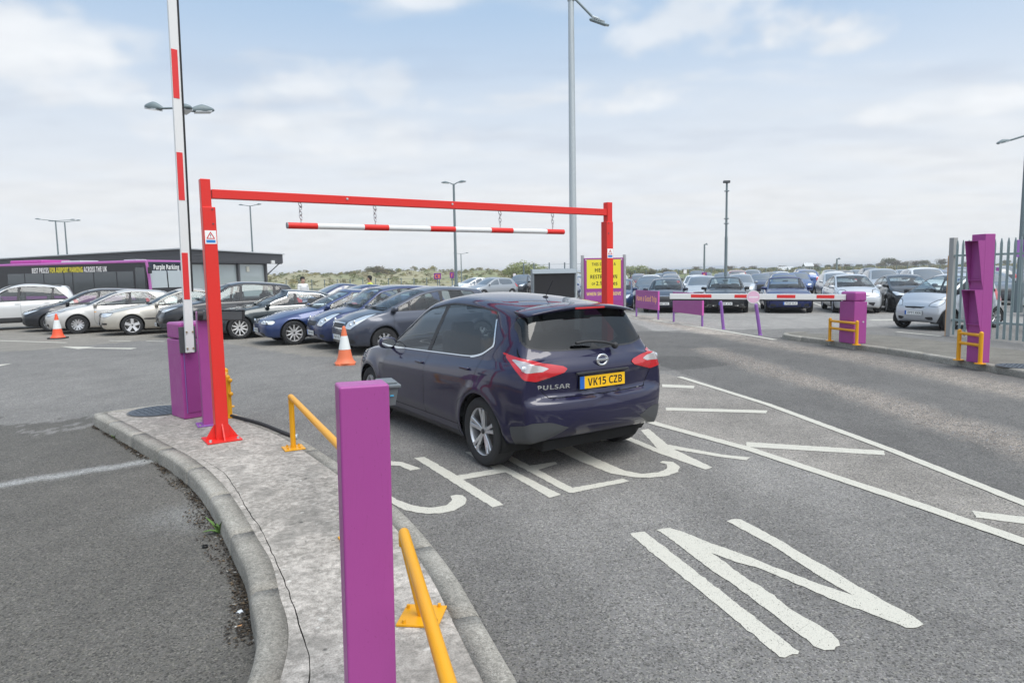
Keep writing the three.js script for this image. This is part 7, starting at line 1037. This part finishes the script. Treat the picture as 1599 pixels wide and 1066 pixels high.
// two people among the parked cars
function person(label, p, turn, tops, hair) {
  const J = { hip: [0, 0.95, 0], chest: [0, 1.30, 0], neck: [0, 1.48, 0.0], head: [0, 1.63, 0.015] }, caps = [[J.hip, J.chest, 0.15, 0.165], [[-0.16, 1.40, 0], [0.16, 1.40, 0], 0.075, 0.075], [J.chest, J.neck, 0.12, 0.055], [J.neck, J.head, 0.055, 0.08], [[0, 1.60, 0.02], [0, 1.70, -0.005], 0.078, 0.09], [[0, 1.585, 0.05], [0, 1.60, 0.07], 0.035, 0.03]];
  for (const s of [-1, 1]) { caps.push([[s * 0.09, 0.93, 0], [s * 0.10, 0.50, 0.02], 0.095, 0.06], [[s * 0.10, 0.50, 0.02], [s * 0.11, 0.09, -0.02], 0.06, 0.04], [[s * 0.11, 0.05, -0.03], [s * 0.13, 0.03, 0.14], 0.045, 0.035], [[s * 0.19, 1.40, 0], [s * 0.25, 1.12, 0.03], 0.055, 0.042], [[s * 0.25, 1.12, 0.03], [s * 0.20, 0.92, 0.17], 0.042, 0.030], [[s * 0.20, 0.92, 0.17], [s * 0.18, 0.88, 0.24], 0.034, 0.02]); for (let f = 0; f < 5; f++) { const k = f - 2; caps.push([[s * 0.18 + k * 0.012, 0.88, 0.23], [s * 0.175 + k * 0.014, 0.84 - (f === 4 ? -0.03 : 0), 0.27 + (f === 2 ? 0.012 : 0)], 0.010, 0.008]); } }
  const sd = (x, y, z) => { let d = 9; for (const [a, b, ra, rb] of caps) { const ex = b[0] - a[0], ey = b[1] - a[1], ez = b[2] - a[2], t = clamp(((x - a[0]) * ex + (y - a[1]) * ey + (z - a[2]) * ez) / (ex * ex + ey * ey + ez * ez)), q = Math.hypot(x - a[0] - ex * t, y - a[1] - ey * t, z - a[2] - ez * t) - mix(ra, rb, t), k = 0.025, h = Math.max(k - Math.abs(d - q), 0) / k; d = Math.min(d, q) - h * h * k * 0.25; } return d; };
  const n = 84, mc = new MarchingCubes(n, std([1, 1, 1]), false, false, 120000), half = 0.95; mc.isolation = 0; for (let k = 0; k < n; k++) for (let j = 0; j < n; j++) for (let i = 0; i < n; i++) { const w = (q) => (q - n / 2) / (n / 2) * half; mc.field[i + j * n + k * n * n] = -sd(w(i), w(j) + 0.88, w(k)); } mc.update();
  const cnt = mc.count, P = mc.positionArray, Q = mc.normalArray, tris = []; for (let i = 0; i < cnt; i += 3) { const t = []; for (let v = 0; v < 3; v++) { const o = (i + v) * 3, l = Math.hypot(Q[o], Q[o + 1], Q[o + 2]) || 1; t.push([P[o] * half, P[o + 1] * half + 0.88, P[o + 2] * half, Q[o] / l, Q[o + 1] / l, Q[o + 2] / l, 0, 0, 0, 0]); } tris.push(t); }
  const t = thing('person', label, 'person', p, turn); part('body', soup(tris, 0, 1), std([0.50, 0.31, 0.23], 0.6), t);
  const cloth = (nm, f, m, off) => part(nm, soup(carve(tris, f)[0], off, 1), m, t);
  cloth('top', (v) => Math.max(v[1] - 1.47, 0.93 - v[1], 0.97 - v[1] + (v[2] > 0.12 ? 0.02 : -1)), std(tops, 0.85), 0.012); cloth('trousers', (v) => Math.max(v[1] - 0.95, 0.09 - v[1], Math.abs(v[0]) - 0.19 + (v[2] > 0.14 ? 0.1 : 0)), std([0.02, 0.022, 0.03], 0.85), 0.010); cloth('shoe', (v) => v[1] - 0.09, std([0.02, 0.02, 0.02], 0.6), 0.008); cloth('hair', (v) => Math.max(1.60 - v[1] + (v[2] > 0.03 ? 0.085 : 0) - (v[2] < -0.02 ? 0.04 : 0), -1), std(hair, 0.8), 0.014);
  for (const s of [-1, 1]) part('eye', new THREE.SphereGeometry(0.011, 10, 8).translate(s * 0.032, 1.655, 0.088), std([0.05, 0.04, 0.035], 0.3), t); part('nose', new THREE.ConeGeometry(0.014, 0.04, 8).rotateX(-0.4).translate(0, 1.63, 0.10), std([0.50, 0.31, 0.23], 0.6), t);
  for (const s of [-1, 1]) part('ear', new THREE.SphereGeometry(0.02, 10, 8).scale(0.5, 1, 0.7).translate(s * 0.088, 1.64, 0), std([0.50, 0.31, 0.23], 0.6), t);
  return t;
}
{ const a = at(472, 433, 30), b = at(577, 433, 30); person('person with dark hair in a pale top behind the grey green fastback', [a.x, 0, a.z], 0.9, [0.70, 0.70, 0.68], [0.015, 0.013, 0.012]); person('person with dark hair in a yellow vest behind the small navy hatchback', [b.x, 0, b.z], -1.2, [0.62, 0.66, 0.10], [0.015, 0.013, 0.012]); }
renderer.render(scene, camera);
